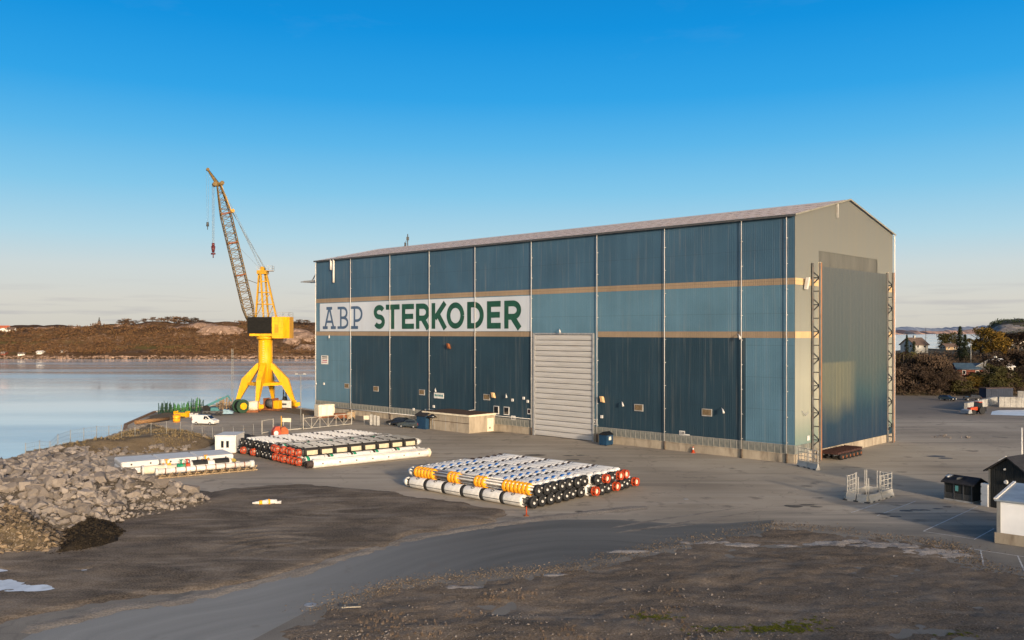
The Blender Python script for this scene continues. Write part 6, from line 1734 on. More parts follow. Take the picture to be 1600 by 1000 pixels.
# white traffic barriers with mesh fence tops
m_barr = M('barrier_plastic', (.42, .40, .36), .6, .12, 1, dirt=(.25, .22, .18), dirt_amt=.5)
def barrier(loc, rz, label, group, fence_top=True, L=2.1):
    t = empty('plastic_barrier', loc, rz, label, 'barrier', group); mb = MB()
    sec = [(-.30, 0), (-.28, .22), (-.14, .50), (-.10, .85), (.10, .85), (.14, .50), (.28, .22), (.30, 0)]
    n = len(sec); vs_ = [(-L / 2, y, z) for y, z in sec] + [(L / 2, y, z) for y, z in sec]
    mb.add(vs_, [tuple(range(n)), tuple(range(2 * n - 1, n - 1, -1))] + [(i, n + i, n + (i + 1) % n, (i + 1) % n) for i in range(n)])
    b = mb.build('barrier_body', m_barr, t)
    for q in (-.6, .6): mb = MB(); mb.box(q - .25, q + .25, -.315, .315, .0, .14); mb.build('fork_pocket', m_dkgrey, b)
    for x in (-L / 2 + .08, L / 2 - .08): mb = MB(); mb.beam((x, 0, .85), (x, 0, 2.75), .09); mb.build('post', m_barr, t)
    if fence_top:
        mb = MB()
        for z in (1.0, 1.55, 2.1, 2.65): mb.beam((-L / 2 + .1, 0, z), (L / 2 - .1, 0, z), .06)
        for k in range(1, 3): mb.beam((-L / 2 + L * k / 3, 0, .9), (-L / 2 + L * k / 3, 0, 2.65), .05)
        mb.build('rail', m_barr, t)
    return t
cA, cB, cC_, cD = [Vector((*G(*p), 0)) for p in ((1322, 781), (1356, 786), (1394, 775), (1352, 770))]
sides = [(cA, cB, 'front left'), (cB, cC_, 'front right'), (cC_, cD, 'back right'), (cD, cA, 'back left')]
grp = 'barriers round the manhole'
for i, (a, b_, nm) in enumerate(sides):
    d = b_ - a; n = 2; w = d.length / n
    for k in range(n):
        barrier(a + d * ((k + .5) / n), math.atan2(d.y, d.x), f'white plastic barrier on the {nm} side of the square enclosure, {"first" if k == 0 else "second"} of two', grp, (i, k) in ((3, 1), (1, 1), (2, 0), (0, 0)), w - .15)
mid = (cA + cB + cC_ + cD) / 4
mb = MB(); mb.cyl((mid.x + .3, mid.y, .0), (mid.x + .3, mid.y, .04), .8, n=20); tag(mb.build('manhole_cover', m_dkgrey), kind='structure')
a = Vector((*G(1247, 728), 0)); b_ = Vector((*G(1262, 731), 0)); c = Vector((*G(1278, 735), 0))
barrier(a.lerp(b_, .5), math.atan2((b_ - a).y, (b_ - a).x), 'white plastic barrier at the near corner of the hall, left one', 'barriers at the hall corner', True, (b_ - a).length)
barrier(b_.lerp(c, .55), math.atan2((c - b_).y, (c - b_).x), 'white plastic barrier at the near corner of the hall, right one', 'barriers at the hall corner', True, (c - b_).length - .1)

# ------------------------------------------------------------------ sheds on the right
def gable_shed(name, loc, rz, L, W, H, RH, label, mw, mr, boards=0):
    t = empty(name, loc, rz, label, 'shed'); mb = MB()
    mb.add([(0, 0, 0), (L, 0, 0), (L, W, 0), (0, W, 0), (0, 0, H), (L, 0, H), (L, W, H), (0, W, H), (0, W / 2, RH), (L, W / 2, RH)],
           [(0, 1, 5, 4), (2, 3, 7, 6), (1, 2, 6, 9, 5), (3, 0, 4, 8, 7), (3, 2, 1, 0)])
    w = mb.build('wall', mw, t)
    mb = MB(); k = (RH - H) / (W / 2); ov = .3
    for s_ in (0, 1):
        y0, y1 = (-ov, W / 2) if s_ == 0 else (W + ov, W / 2)
        mb.obox((-ov, y0, H - ov * k + .02), (L + 2 * ov, 0, 0), (0, y1 - y0, RH - H + ov * k), (0, 0, .12))
    r_ = mb.build('roof', mr, t)
    return t, w, r_
# bin house: slatted front facing the camera
pL, pR = Vector((*G(1476, 780), 0)), Vector((*G(1519.5, 787), 0)); d = pR - pL
t, w, r_ = gable_shed('bin_house', pL, math.atan2(d.y, d.x), d.length, 2.6, 2.05, 2.6, 'black slatted bin house with a shallow roof and green sign', m_wood_dark, m_roof_dark)
Ld = d.length
for k in range(12):
    for (z0, z1) in ((.9, 2.0),):
        mb = MB(); mb.box(.06 + k * Ld / 12, .06 + (k + .8) * Ld / 12, -.05, -.003, z0, z1); mb.build('board', m_wood_dark, w)
for k in range(5): mb = MB(); mb.box(.06, Ld - .06, -.06, -.003, .25 + k * .13, .34 + k * .13); mb.build('slat', M('grey_slat', (.06, .06, .058), .7), w)
for xx in (0, Ld / 3, 2 * Ld / 3, Ld - .1): mb = MB(); mb.box(xx, xx + .1, -.09, -.002, 0, 2.05); mb.build('frame_post', m_dkgrey, w)
mb = MB(); mb.box(-.05, Ld + .05, -.1, 2.7, -.02, .18); mb.build('plinth', m_concrete_g, t)
mb = MB(); mb.box(Ld * .40, Ld * .51, -.11, -.092, 1.15, 1.75); sgn = mb.build('notice_sign', M('notice_teal', (.10, .28, .27), .5), w)
mb = MB(); mb.box(Ld * .50 - .02, Ld * .50 + .06, -.4, 1.3, 2.46, 2.7); r2 = mb.build('roof_batten', m_dkgrey, t)
x = empty('white_bag', pL + d * .42 + Vector((.2, 1.6, 2.44)), 0, 'white folded sheet lying on the roof of the bin house', 'sheet')
mb = MB(); mb.bbox(-.5, .5, -.3, .3, 0, .18, .08); mb.build('sheet_body', m_white, x); mb = MB(); mb.bbox(-.3, .35, -.2, .2, .18, .26, .04); mb.build('fold', m_white, x)
# white electric cabinet
pL, pR = Vector((*G(1532, 790), 0)), Vector((*G(1543, 792), 0)); d = pR - pL
t = empty('electric_cabinet', pL, math.atan2(d.y, d.x), 'narrow cream electric cabinet between the bin house and black shed', 'cabinet')
mb = MB(); mb.bbox(0, .85, 0, .7, 0, 2.45, .04); b = mb.build('body', m_white, t); mb = MB(); mb.box(.05, .80, -.025, 0.002, .1, 2.35); dd = mb.build('door', m_white_clean, b)
t2_ = None
for z in (.4, 1.2, 2.0): mb = MB(); mb.box(.04, .12, -.05, -.026, z, z + .2); mb.build('hinge', m_dkgrey, b)
# black gabled shed
pL = Vector((*G(1546, 792), 0)); pR = Vector((*G(1606, 802), 0)); d = pR - pL; az = math.atan2(d.y, d.x)
t = empty('boarded_shed', pL, az, 'tall black boarded shed with white verge and round wall lamps', 'shed')
Wd = d.length; Hs, Rs, Ls = 4.1, 5.5, 7.0
mb = MB(); mb.add([(0, 0, 0), (Wd, 0, 0), (Wd, Ls, 0), (0, Ls, 0), (0, 0, Hs), (Wd, 0, Hs), (Wd, Ls, Hs), (0, Ls, Hs), (Wd / 2, 0, Rs), (Wd / 2, Ls, Rs)], [(0, 1, 5, 8, 4), (2, 3, 7, 9, 6), (1, 2, 6, 5), (3, 0, 4, 7), (3, 2, 1, 0)])
w = mb.build('wall', m_wood_dark, t)
nb = int(Wd / .22)
for k in range(nb):
    x0, x1 = k * Wd / nb, (k + .84) * Wd / nb; xm = (x0 + x1) / 2
    zt = Hs + (Rs - Hs) * (1 - abs(2 * xm / Wd - 1)) - .15
    mb = MB(); mb.box(x0, x1, -.045, -.003, .1, 2.55 if True else zt); mb.build('board', m_wood_dark, w)
    mb = MB(); mb.box(x0, x1, -.045, -.003, 2.62, zt); mb.build('board', m_wood_dark, w)
mb = MB()
for s_ in (0, 1):
    x0, x1 = (-.45, Wd / 2) if s_ == 0 else (Wd + .45, Wd / 2); k = (Rs - Hs) / (Wd / 2)
    mb.obox((x0, -.45, Hs - .45 * k + .05), (x1 - x0, 0, Rs - Hs + .45 * k), (0, Ls + .9, 0), (0, 0, .14))
rf = mb.build('roof', m_roof_dark, t)
mb = MB(); k = (Rs - Hs) / (Wd / 2)
mb.obox((Wd * .30, -.50, Hs + k * Wd * .30 + .20), (Wd * .20, 0, k * Wd * .20), (0, .12, 0), (0, 0, .10)); mb.build('verge', m_white, rf)
mb = MB(); mb.box(-.06, .10, -.08, .1, 0, Hs); mb.build('corner_board', M('grey_board', (.16, .155, .14), .7), w)
for x, z, r_ in ((Wd * .42, 4.3, .13), (Wd * .45, 2.95, .24)):
    mb = MB(); mb.cyl((x, -.05, z), (x, -.22, z), r_, r_ * .7, n=14); mb.build('wall_lamp', m_white, w)
# white modular building at the right edge
pL = Vector((*G(1554, 848), 0)); pF = Vector((*G(1650, 862), 0)); d = (pF - pL).normalized(); az = math.atan2(d.y, d.x)
t = empty('white_module', pL, az, 'white panel-clad building with grey flat roof on a tan base at right edge', 'building')
mb = MB(); mb.box(0, 12, 0, 7.5, 0, .95); mb.build('plinth', m_concrete, t)
m_modw = M('white_panel', (.78, .78, .78), .5, .05, .5)
for k in range(4):
    mb = MB(); mb.box(.25 + k * 2.95, .25 + (k + 1) * 2.95 - .02, .12, .3, .95, 3.75); mb.build('wall_panel', m_modw, t)
mb = MB(); mb.box(.25, 11.9, .3, 7.3, .95, 3.7); mb.build('wall', m_modw, t)
mb = MB(); mb.box(.16, .46, .04, .34, .95, 3.8); mb.build('corner_post', m_mast, t)
mb = MB(); mb.add([(.0, -.1, 3.78), (12, -.1, 3.78), (12, 7.5, 4.3), (0, 7.5, 4.3), (.0, -.1, 3.92), (12, -.1, 3.92), (12, 7.5, 4.44), (0, 7.5, 4.44)], [(0, 3, 2, 1), (4, 5, 6, 7), (0, 1, 5, 4), (1, 2, 6, 5), (2, 3, 7, 6), (3, 0, 4, 7)]); rf = mb.build('roof', M('zinc_roof', (.24, .27, .30), .45, .2, .6, metal=.2), t)
mb = MB(); mb.add([(-.05, -.12, 3.93), (.18, -.12, 3.93), (.18, 7.5, 4.46), (-.05, 7.5, 4.46), (-.05, -.12, 4.05), (.18, -.12, 4.05), (.18, 7.5, 4.58), (-.05, 7.5, 4.58)], [(0, 3, 2, 1), (4, 5, 6, 7), (0, 1, 5, 4), (1, 2, 6, 5), (2, 3, 7, 6), (3, 0, 4, 7)]); mb.build('roof_edge', m_white, rf)
# pole
x, y = G(1596.5, 745); t = empty('flag_pole', (x, y, 0), 0, 'thin white flag pole behind the black shed', 'pole')
mb = MB(); mb.cyl((0, 0, 0), (0, 0, zat(668, y)), .12, .08, n=10); mb.build('pole', m_white, t); mb = MB(); mb.cyl((0, 0, 0), (0, 0, .3), .3, n=10); mb.build('foot', m_concrete_g, t)

# concrete kerb walls, dark container far right
def blockwall(p, q, h, label, nblk):
    a, b_ = Vector((*G(*p), 0)), Vector((*G(*q), 0)); d = b_ - a
    t = empty('block_wall', a, math.atan2(d.y, d.x), label, 'wall'); w = d.length / nblk
    for k in range(nblk):
        mb = MB(); mb.bbox(k * w + .02, (k + 1) * w - .02, -.4, .4, 0, h * .5, .03); mb.build('block', m_concrete_g, t)
        mb = MB(); mb.bbox(k * w + .02, (k + 1) * w - .02, -.38, .38, h * .5 + .01, h * random.uniform(.97, 1), .03); mb.build('block', m_concrete_g, t)
blockwall((1509, 642), (1556, 631), 1.9, 'stacked concrete block wall running back beside the red tractor', 8)
blockwall((1560, 636), (1640, 637), 2.6, 'long pale concrete block wall at the far right of the yard', 9)
blockwall((1590, 628), (1640, 630), 3.0, 'higher pale block wall behind the long one at the right edge', 6)
a = Vector((*G(1541, 622), 0)); b_ = Vector((*G(1583, 621), 0)); d = b_ - a
t = empty('dark_container', a, math.atan2(d.y, d.x), 'long dark blue container behind the block walls', 'container')
mb = MB(); mb.box(0, d.length, 0, 2.6, 0, 2.7); mb.build('body', M('dark_blue_container', (.02, .028, .05), .6), t); mb = MB(); mb.box(-.05, d.length + .05, -.08, 2.7, 2.7, 2.86); mb.build('top_rail', m_roof_brown, t)
mb = MB(); [mb.box(k * .6, k * .6 + .3, -.05, .0, .1, 2.6) for k in range(1, int(d.length / .6))]; mb.build('corrugation', M('dark_blue_container', (.02, .028, .05)), t)
ip = [G(1548, 648), G(1640, 651), G(1640, 640), G(1560, 641), G(1550, 643)]
mb = MB(); mb.add([(x, y, .012) for x, y in ip], [tuple(range(len(ip)))]); tag(mb.build('frozen_puddle', m_ice), kind='structure')
for (px, py, lab) in ((415, 789, ''),):
    t = empty('broken_buoy', (*G(px, py), .1), R(20), 'broken white and yellow plastic buoy lying on the dirt', 'buoy')
    mb = MB(); mb.cyl((-1.4, 0, .2), (.2, 0, .22), .10, .30, n=10); mb.cyl((.2, 0, .22), (1.2, .1, .2), .30, .22, n=10); mb.build('body', m_white, t)
    mb = MB(); mb.cyl((-.7, 0, .21), (-.35, 0, .215), .22, .26, n=10); mb.cyl((.25, .01, .22), (.45, .03, .22), .32, n=10); mb.build('band', m_orange, t)
    mb = MB(); mb.beam((1.1, .2, .1), (1.7, .5, .1), .12); mb.beam((1.0, -.2, .1), (1.6, -.5, .12), .12); mb.build('fin', m_white, t)
t = empty('timber_offcut', (*G(549, 954), .22), R(8), 'pale timber plank with a crosspiece lying on the foreground soil', 'plank')
mb = MB(); mb.box(-.65, .65, -.07, .07, 0, .06); mb.build('plank', M('pale_timber', (.32, .28, .22), .8), t); mb = MB(); mb.box(-.5, -.38, -.3, .3, .06, .1); mb.build('crosspiece', M('pale_timber', (.32, .28, .22)), t)
for px, py, r_ in ((485, 945, .42), (1072, 780, .3)):
    x, y = G(px, py); mb = MB(); mb.cyl((x, y, .0), (x, y, .022), r_, n=22); mb.cyl((x, y, .0), (x, y, .026), r_ * .72, n=22); tag(mb.build('manhole_cover', m_grey), kind='structure')

# grit spilled from the soil onto the asphalt, as one loose mass
sp = []
for i in range(11000):
    k = random.randrange(3, len(soil_poly) - 3); a_, b_ = soil_poly[k], soil_poly[k + 1]; f = random.random()
    x, y = a_[0] + (b_[0] - a_[0]) * f + random.gauss(0, .9), a_[1] + (b_[1] - a_[1]) * f + random.gauss(0, .9)
    s_ = random.choice([.025, .03, .04, .05, .07]) * random.uniform(.7, 1.3); sp.append((x, y, s_))
hh = np.maximum(soil_h(np.array([q[0] for q in sp]), np.array([q[1] for q in sp])), 0)
mb = MB(); stones(mb, [(x, y, h + s_ * .3, s_ * 1.3, s_, s_ * .7) for (x, y, s_), h in zip(sp, hh)], PEBBLES)
tag(mb.build('edge_grit', m_tanstone), 'brown grit spilled along the edge between soil and asphalt', 'grit', kind='stuff')

# ------------------------------------------------------------------ heap of blasted rock, gravel, soil, shore bank
heap_px = [(-160, 900), (-80, 868), (0, 838), (60, 832), (118, 832), (160, 824), (235, 806), (300, 795), (337, 787), (325, 776), (285, 768), (240, 762), (200, 748), (172, 735), (168, 715), (150, 702), (90, 712), (0, 726), (-100, 740), (-260, 770), (-300, 850)]
heap_poly = [G(*p) for p in heap_px]
def heap_h(X, Y):
    d = sdist(X, Y, heap_poly)
    base = np.minimum(3.1, np.maximum(d, -1) * .42)
    far = sstep(96, 116, Y) * .9
    return base * (1 - far * .45) + fbm(X * .22, Y * .22, 31, 4) * 1.8 * sstep(0, 3, d) + np.where(d < 0, d * .3, 0) - .05
bed = field('rubble_bed', -100, -28, 66, 140, .7, lambda X, Y: heap_h(X, Y) - .12, m_rubble, cut=-.1)
hx, hy = G(150, 780)
heap = empty('rock_heap', (hx, hy, 0), 0, 'broad heap of blasted grey brown rocks on the left', 'rock heap')
bed.parent = heap; bed.location = (-hx, -hy, 0); tag(bed, kind='stuff')
pts = []
tries = 0
while len(pts) < 12500 and tries < 140000:
    tries += 1
    x, y = random.uniform(-95, -30), random.uniform(70, 138)
    # keep only what lies near the view
    if 800 + x / y * FPX < -90: continue
    if random.random() > (1.25 - .006 * (y - 70)): continue
    pts.append((x, y))
P = np.array(pts); D = sdist(P[:, 0], P[:, 1], heap_poly); H = heap_h(P[:, 0], P[:, 1])
big = []; small = []
for (x, y), d, h in zip(pts, D, H):
    if d < -.6 or (d < .4 and random.random() < .5): continue
    s_ = random.choice([.13, .16, .2, .24, .28, .33, .38, .45, .54, .65, .16, .2, .25, .31, .38, .47, .6, .78, 1.0]) * random.uniform(.8, 1.15) * (1 if d > 1.5 else .55)
    if random.random() < .35: s_ *= .6
    e = (x, y, h + s_ * .18, s_ * random.uniform(.9, 1.5), s_ * random.uniform(.6, 1.0), s_ * random.uniform(.5, .95))
    (big if s_ > .26 else small).append((s_ / y, e))
big.sort(key=lambda q: -q[0])
RM = []
for vs_, fs in ROCKS:
    b = MB(); b.add(vs_, fs); RM.append(b.mesh('rock', m_rock))
for k, (q, e) in enumerate(big[:300]):
    x, y, z, sx, sy, sz = e
    o = link('rock', RM[k % len(RM)], heap, (x - hx, y - hy, z)); o.scale = (sx, sy, sz)
    o.rotation_euler = (random.uniform(-.5, .5), random.uniform(-.5, .5), random.uniform(0, 6.28))
mb = MB(); stones(mb, [(e[0] - hx, e[1] - hy, *e[2:]) for q, e in big[300:] + small], ROCKS)
for _ in range(2600):
    pass
tag(mb.build('loose_rocks', m_rock, heap), kind='stuff')
# tan gravel at the foot on the left, and the black soil beside it
gr_px = [(-140, 905), (-40, 872), (20, 864), (70, 862), (92, 856), (96, 842), (80, 822), (40, 812), (-20, 812), (-160, 830)]
gr_poly = [G(*p) for p in gr_px]
def grav_h(X, Y):
    d = sdist(X, Y, gr_poly); return np.minimum(1.9, np.maximum(d, -.4) * .75) + fbm(X * .5, Y * .5, 51, 4) * .7 * sstep(0, 1.5, d)
ghp = empty('gravel_heap', (*G(40, 860), 0), 0, 'low mound of tan gravel at the front left of the rock heap', 'gravel heap')
g0 = Vector((*G(40, 860), 0))
o = field('gravel_bed', -66, -36, 70, 90, .22, grav_h, m_gravel, cut=0); o.parent = ghp; o.location = -g0; tag(o, kind='stuff')
pts = [(random.uniform(-60, -36), random.uniform(71, 88)) for _ in range(6500)]
P = np.array(pts); D = sdist(P[:, 0], P[:, 1], gr_poly); H = grav_h(P[:, 0], P[:, 1])
sp = []
for (x, y), d, h in zip(pts, D, H):
    if d < -.5: continue
    s_ = random.choice([.10, .12, .15, .2, .26, .34, .44]) * random.uniform(.7, 1.2); sp.append((x - g0.x, y - g0.y, max(0, h) + s_ * .3, s_, s_ * .8, s_ * .65))
mb = MB(); stones(mb, sp, PEBBLES); tag(mb.build('gravel_stones', m_tanstone, ghp), kind='stuff')
bs_px = [(86, 866), (92, 838), (108, 818), (138, 808), (168, 812), (200, 832), (190, 848), (170, 854), (140, 862)]
bs_poly = [G(*p) for p in bs_px]
def bs_h(X, Y):
    d = sdist(X, Y, bs_poly); return np.minimum(.95, np.maximum(d, -.5) * .42) + fbm(X * .9, Y * .9, 61, 4) * .6 * sstep(0, 1, d)
sh = empty('soil_heap', (*G(140, 858), 0), 0, 'small black heap of wet soil at the foot of the rocks', 'soil heap'); s0 = Vector((*G(140, 858), 0))
o = field('soil_mound', -48, -34, 72, 92, .16, bs_h, m_blacksoil, cut=0); o.parent = sh; o.location = -s0; tag(o, kind='stuff')
pts = [(random.uniform(-46, -36), random.uniform(73, 90)) for _ in range(2600)]
P = np.array(pts); D = sdist(P[:, 0], P[:, 1], bs_poly); H = bs_h(P[:, 0], P[:, 1])
mb = MB(); stones(mb, [(x - s0.x, y - s0.y, max(0, h) + .03, *(random.uniform(.06, .26) for _ in range(3))) for (x, y), d, h in zip(pts, D, H) if d > -.9], PEBBLES); tag(mb.build('soil_clods', m_blacksoil, sh), kind='stuff')
# shore bank with dry grass
bk_px = [(40, 735), (100, 716), (165, 712), (230, 708), (310, 702), (345, 694), (330, 684), (300, 680), (265, 672), (238, 664), (222, 668), (205, 674), (172, 686), (140, 695), (90, 702), (20, 716)]
bk_poly = [G(*p) for p in bk_px]
def bk_h(X, Y):
    d = sdist(X, Y, bk_poly)
    return np.where(d > -.3, np.minimum(1.7, np.maximum(d + .3, 0) * .32), np.maximum((d + .3) * .55, -3.2)) + fbm(X * .25, Y * .25, 71, 4) * .9 * sstep(-1, 3, d) * 1 - .02
def bk_cut(X, Y):
    h = bk_h(X, Y); d = sdist(X, Y, bk_poly); return np.where((d < -5), -9, h)
tag(field('shore_bank', -92, -50, 118, 182, .6, bk_cut, m_bank, cut=-3.4), kind='structure')
pts = [(random.uniform(-84, -52), random.uniform(120, 178)) for _ in range(4500)]
P = np.array(pts); D = sdist(P[:, 0], P[:, 1], bk_poly); H = bk_h(P[:, 0], P[:, 1]); NZ = vnoise(P[:, 0] * .2, P[:, 1] * .2, 5)
mb = MB(); mr = []
shore = [Vector((*G(*p), 0)) for p in ((40, 715), (100, 702), (150, 692), (207, 674))]
for (x, y), d, h, z in zip(pts, D, H, NZ):
    if d > .5 and z > .42: tuft(mb, x, y, h - .02, random.uniform(.2, .5), 7, .3, .035)
    if -4.5 < d < 2.0 and z < .62 and random.random() < .8:
        s_ = random.uniform(.2, .65) * (1.25 if d < 0 else 1); mr.append((x, y, h + s_ * .25, s_ * 1.2, s_, s_ * .8))
tag(mb.build('bank_grass', l_grass), 'dry tan grass on the shore bank inside the fence', 'grass', kind='stuff')
mb = MB(); stones(mb, mr, ROCKS); tag(mb.build('shore_stones', m_rock), 'tumbled stones along the water side of the shore bank', 'stones', kind='stuff')
# two pale boulders on the bank
for i, (px, py, s_) in enumerate(((285, 690, .9), (291, 688, .75), (320, 689, .5))):
    x, y = G(px, py); o = link('boulder', RM[i + 3], None, (x, y, .45)); o.scale = (s_ * 1.3, s_, s_ * .9)
    tag(o, ['large pale boulder on the grass bank, left of its neighbour', 'pale boulder touching the larger one on the grass bank', 'small pale boulder on the bank near the cabin'][i], 'boulder')
# fence posts now that the bank is there
P = np.array([(p.x + base.x, p.y + base.y) for p in fence_posts]); H = np.maximum(0, bk_h(P[:, 0], P[:, 1]))
Dh = sdist(P[:, 0], P[:, 1], heap_poly); H = np.where(Dh > 0, np.maximum(H, heap_h(P[:, 0], P[:, 1])), H)
fp = [Vector((p.x, p.y, h)) for p, h in zip(fence_posts, H)]
for p in fp:
    mb = MB(); mb.cyl(p, p + Vector((0, 0, 2.1)), .055, n=8); mb.build('post', m_mast, fence)
for a, b_ in zip(fp[:-1], fp[1:]):
    mb = MB()
    for z in (.15, .75, 1.35, 1.95): mb.beam(a + Vector((0, 0, z)), b_ + Vector((0, 0, z)), .018)
    n = int((b_ - a).length / .35)
    for k in range(1, n): p = a.lerp(b_, k / n); mb.beam(p + Vector((0, 0, .15)), p + Vector((0, 0, 1.95)), .012)
    mb.build('mesh_panel', m_wire, fence)

# ------------------------------------------------------------------ far shore on the left
def hill_h(X, Y):
    s_ = 668 + fbm(X * .008, 0 * Y, 81, 3) * 26
    d = Y - s_ - np.clip((-X - 260) * .03, 0, 12)
    return WZ + sstep(-2, 14, d) * 5.0 + sstep(8, 95, d) * (19.0 + fbm(X * .006, Y * .006, 83, 4) * 16) + fbm(X * .03, Y * .03, 85, 5) * 9 * sstep(6, 40, d) - .5 + fbm(X * .12, Y * .12, 87, 3) * 3.0 * sstep(3, 20, d)
tag(field('far_hill', -760, 120, 640, 1000, 4.5, hill_h, m_hillground, cut=WZ - .4), kind='structure')
# pale bedrock outcrops
def rock_h(cx, cy, rx, ry, hh, seed):
    def f(X, Y):
        q = ((X - cx) / rx) ** 2 + ((Y - cy) / ry) ** 2
        return hill_h(X, Y) + (1 - q) * hh + fbm(X * .08, Y * .08, seed, 4) * 5 - 1.0
    return f
for i, (px, Y, rx, ry, hh) in enumerate([(345, 742, 24, 10, 4.5), (300, 755, 22, 9, 2.5), (470, 730, 16, 14, 5), (455, 745, 20, 10, 4), (480, 705, 14, 10, 3.0), (215, 770, 26, 8, 2), (60, 775, 26, 9, 2.5), (440, 690, 12, 5, 2.2), (482, 692, 10, 5, 2.0), (130, 776, 20, 8, 2.0)]):
    cx = at(px, Y)
    tag(field('rock_outcrop', cx - rx, cx + rx, Y - ry, Y + ry, 1.6, rock_h(cx, Y, rx, ry, hh, 90 + i), m_hillrock, cut=None), kind='structure')
# shoreline boulders as one belt
pts = []
for i in range(2600):
    x = random.uniform(-480, 60); y0 = 668 + float(fbm(np.array([x * .008]), np.array([0.0]), 81, 3)[0]) * 26 + max(0, min(12, (-x - 260) * .03))
    s_ = random.uniform(.5, 1.5); pts.append((x, y0 + random.uniform(-1, 7), WZ + random.uniform(.1, 2.2), s_ * 1.4, s_, s_ * .8))
mb = MB(); stones(mb, pts, PEBBLES); tag(mb.build('shore_boulders', m_hillrock), 'pale belt of boulders along the far waterline', 'boulders', kind='stuff')
def leaves(mb, cx, cy, cz, rx, ry, rz, n, s_, mi=0, up=.0):
    for i in range(n):
        u = Vector((random.gauss(0, 1), random.gauss(0, 1), random.gauss(0, 1))).normalized() * (random.random() ** .45)
        c = Vector((cx + u.x * rx, cy + u.y * ry, cz + u.z * rz))
        a = Vector((random.gauss(0, 1), random.gauss(0, 1), random.gauss(0, 1) + up)).normalized(); b = a.orthogonal().normalized()
        q = a.cross(b); k = s_ * random.uniform(.6, 1.35)
        mb.add([c - a * k, c + b * k * .55, c + a * k, c - b * k * .55], [(0, 1, 2, 3)])
mb = MB()
npt = 5200
X = np.random.RandomState(3).uniform(-500, 60, npt); Yr = np.random.RandomState(4).uniform(0, 1, npt) ** 1.2 * 100 + 676
Hh = hill_h(X, Yr); dn = vnoise(X * .03, Yr * .03, 99)
for x, y, h, d in zip(X, Yr, Hh, dn):
    if h < 1.0 or d < .33: continue
    s_ = random.uniform(.8, 2.2) * (1.0 if y > 700 else 1.2)
    leaves(mb, x, y, h + s_ * .5, s_ * 1.5, s_ * 1.2, s_ * .75, 13, .62)
tag(mb.build('heath_scrub', l_hill), 'brown autumn scrub covering the far hillside across the water', 'scrub', kind='stuff')

# trees: trunk with limbs and a crown of leaf-sized faces
def make_crown(seed, kind):
    random.seed(seed); mb = MB()
    if kind == 'conifer':
        for k in range(26):
            z = .12 + .86 * k / 26; r_ = .30 * (1 - z) + .03
            for i in range(30):
                a = random.uniform(0, 6.283); rr = r_ * random.uniform(.25, 1.1); c = Vector((rr * math.cos(a), rr * math.sin(a), z - rr * .25 + random.uniform(-.02, .02)))
                d = Vector((math.cos(a), math.sin(a), -.35)) * .055; q = Vector((-math.sin(a), math.cos(a), 0)) * .022
                mb.add([c - d, c + q, c + d, c - q], [(0, 1, 2, 3)])
    else:
        nb = 22
        for k in range(nb):
            a = random.uniform(0, 6.283); rr = .36 * math.sqrt(random.random()); z = random.uniform(.22, .90); rr *= (1.15 - abs(z - .5) * 1.1)
            s_ = random.uniform(.09, .17)
            leaves(mb, rr * math.cos(a), rr * math.sin(a), z, s_ * 1.25, s_ * 1.25, s_, 95 if kind == 'bare' else (26 if kind == 'far' else 120), .030 if kind == 'bare' else (.05 if kind == 'far' else .026), up=1.2 if kind == 'bare' else 0)
    return mb
def make_trunk(seed, kind):
    random.seed(seed); mb = MB()
    mb.cyl((0, 0, -.03), (0, 0, .45), .030, .020, n=8); mb.cyl((0, 0, .45), (.02, 0, .92), .020, .004, n=7)
    if kind != 'conifer':
        for k in range(14 if kind == 'bare' else 9):
            z = random.uniform(.12, .6); a = random.uniform(0, 6.283); p = Vector((0, 0, z)); e = Vector((math.cos(a) * .26, math.sin(a) * .26, z + random.uniform(.16, .36)))
            m_ = p.lerp(e, .5) + Vector((0, 0, .03)); mb.cyl(p, m_, .013, .008, n=6, cap=False); mb.cyl(m_, e, .008, .002, n=5, cap=False)
            for q in range(2):
                e2_ = e + Vector((random.uniform(-.1, .1), random.uniform(-.1, .1), random.uniform(.02, .14))); mb.cyl(m_, e2_, .006, .002, n=4, cap=False)
    return mb
l_sky = mat_leaf('far_twigs', (.10, .065, .045), (.17, .11, .075))
mats = {'far': l_sky, 'bare': l_brown, 'olive': l_olive, 'autumn': l_autumn, 'conifer': l_dark}
CR = {k: [make_crown(10 * i + len(k), k).mesh('crown', mats[k]) for i in range(3)] for k in mats}
TR = {k: [make_trunk(10 * i + len(k), k).mesh('trunk', m_bark) for i in range(2)] for k in mats}
random.seed(99)
def terr_h(X, Y):
    e = 252 + fbm(X * .02, 0 * Y, 111, 2) * 8
    d = Y - e
    g = sstep(-2, 22, d) * 3.2 + sstep(15, 110, d) * 7.5
    hill = 15.0 * np.exp(-(((X - 372) / 95) ** 2 + ((Y - 640) / 120) ** 2)) + 7.0 * np.exp(-(((X - 470) / 90) ** 2 + ((Y - 560) / 130) ** 2))
    fade = 1 - sstep(900, 1300, Y) * .9
    ld = sdist(X, Y, LAND)
    return (g + hill + fbm(X * .015, Y * .015, 113, 5) * 5 * sstep(10, 80, d)) * fade * sstep(20, 75, X - (Y - 250) * .22 + 40) * sstep(0, 28, ld) - .4
tag(field('heath_terrain', 40, 720, 238, 1400, 5.0, terr_h, m_terrain, cut=-.25), kind='structure')
def th(x, y): return float(terr_h(np.array([x]), np.array([y]))[0])
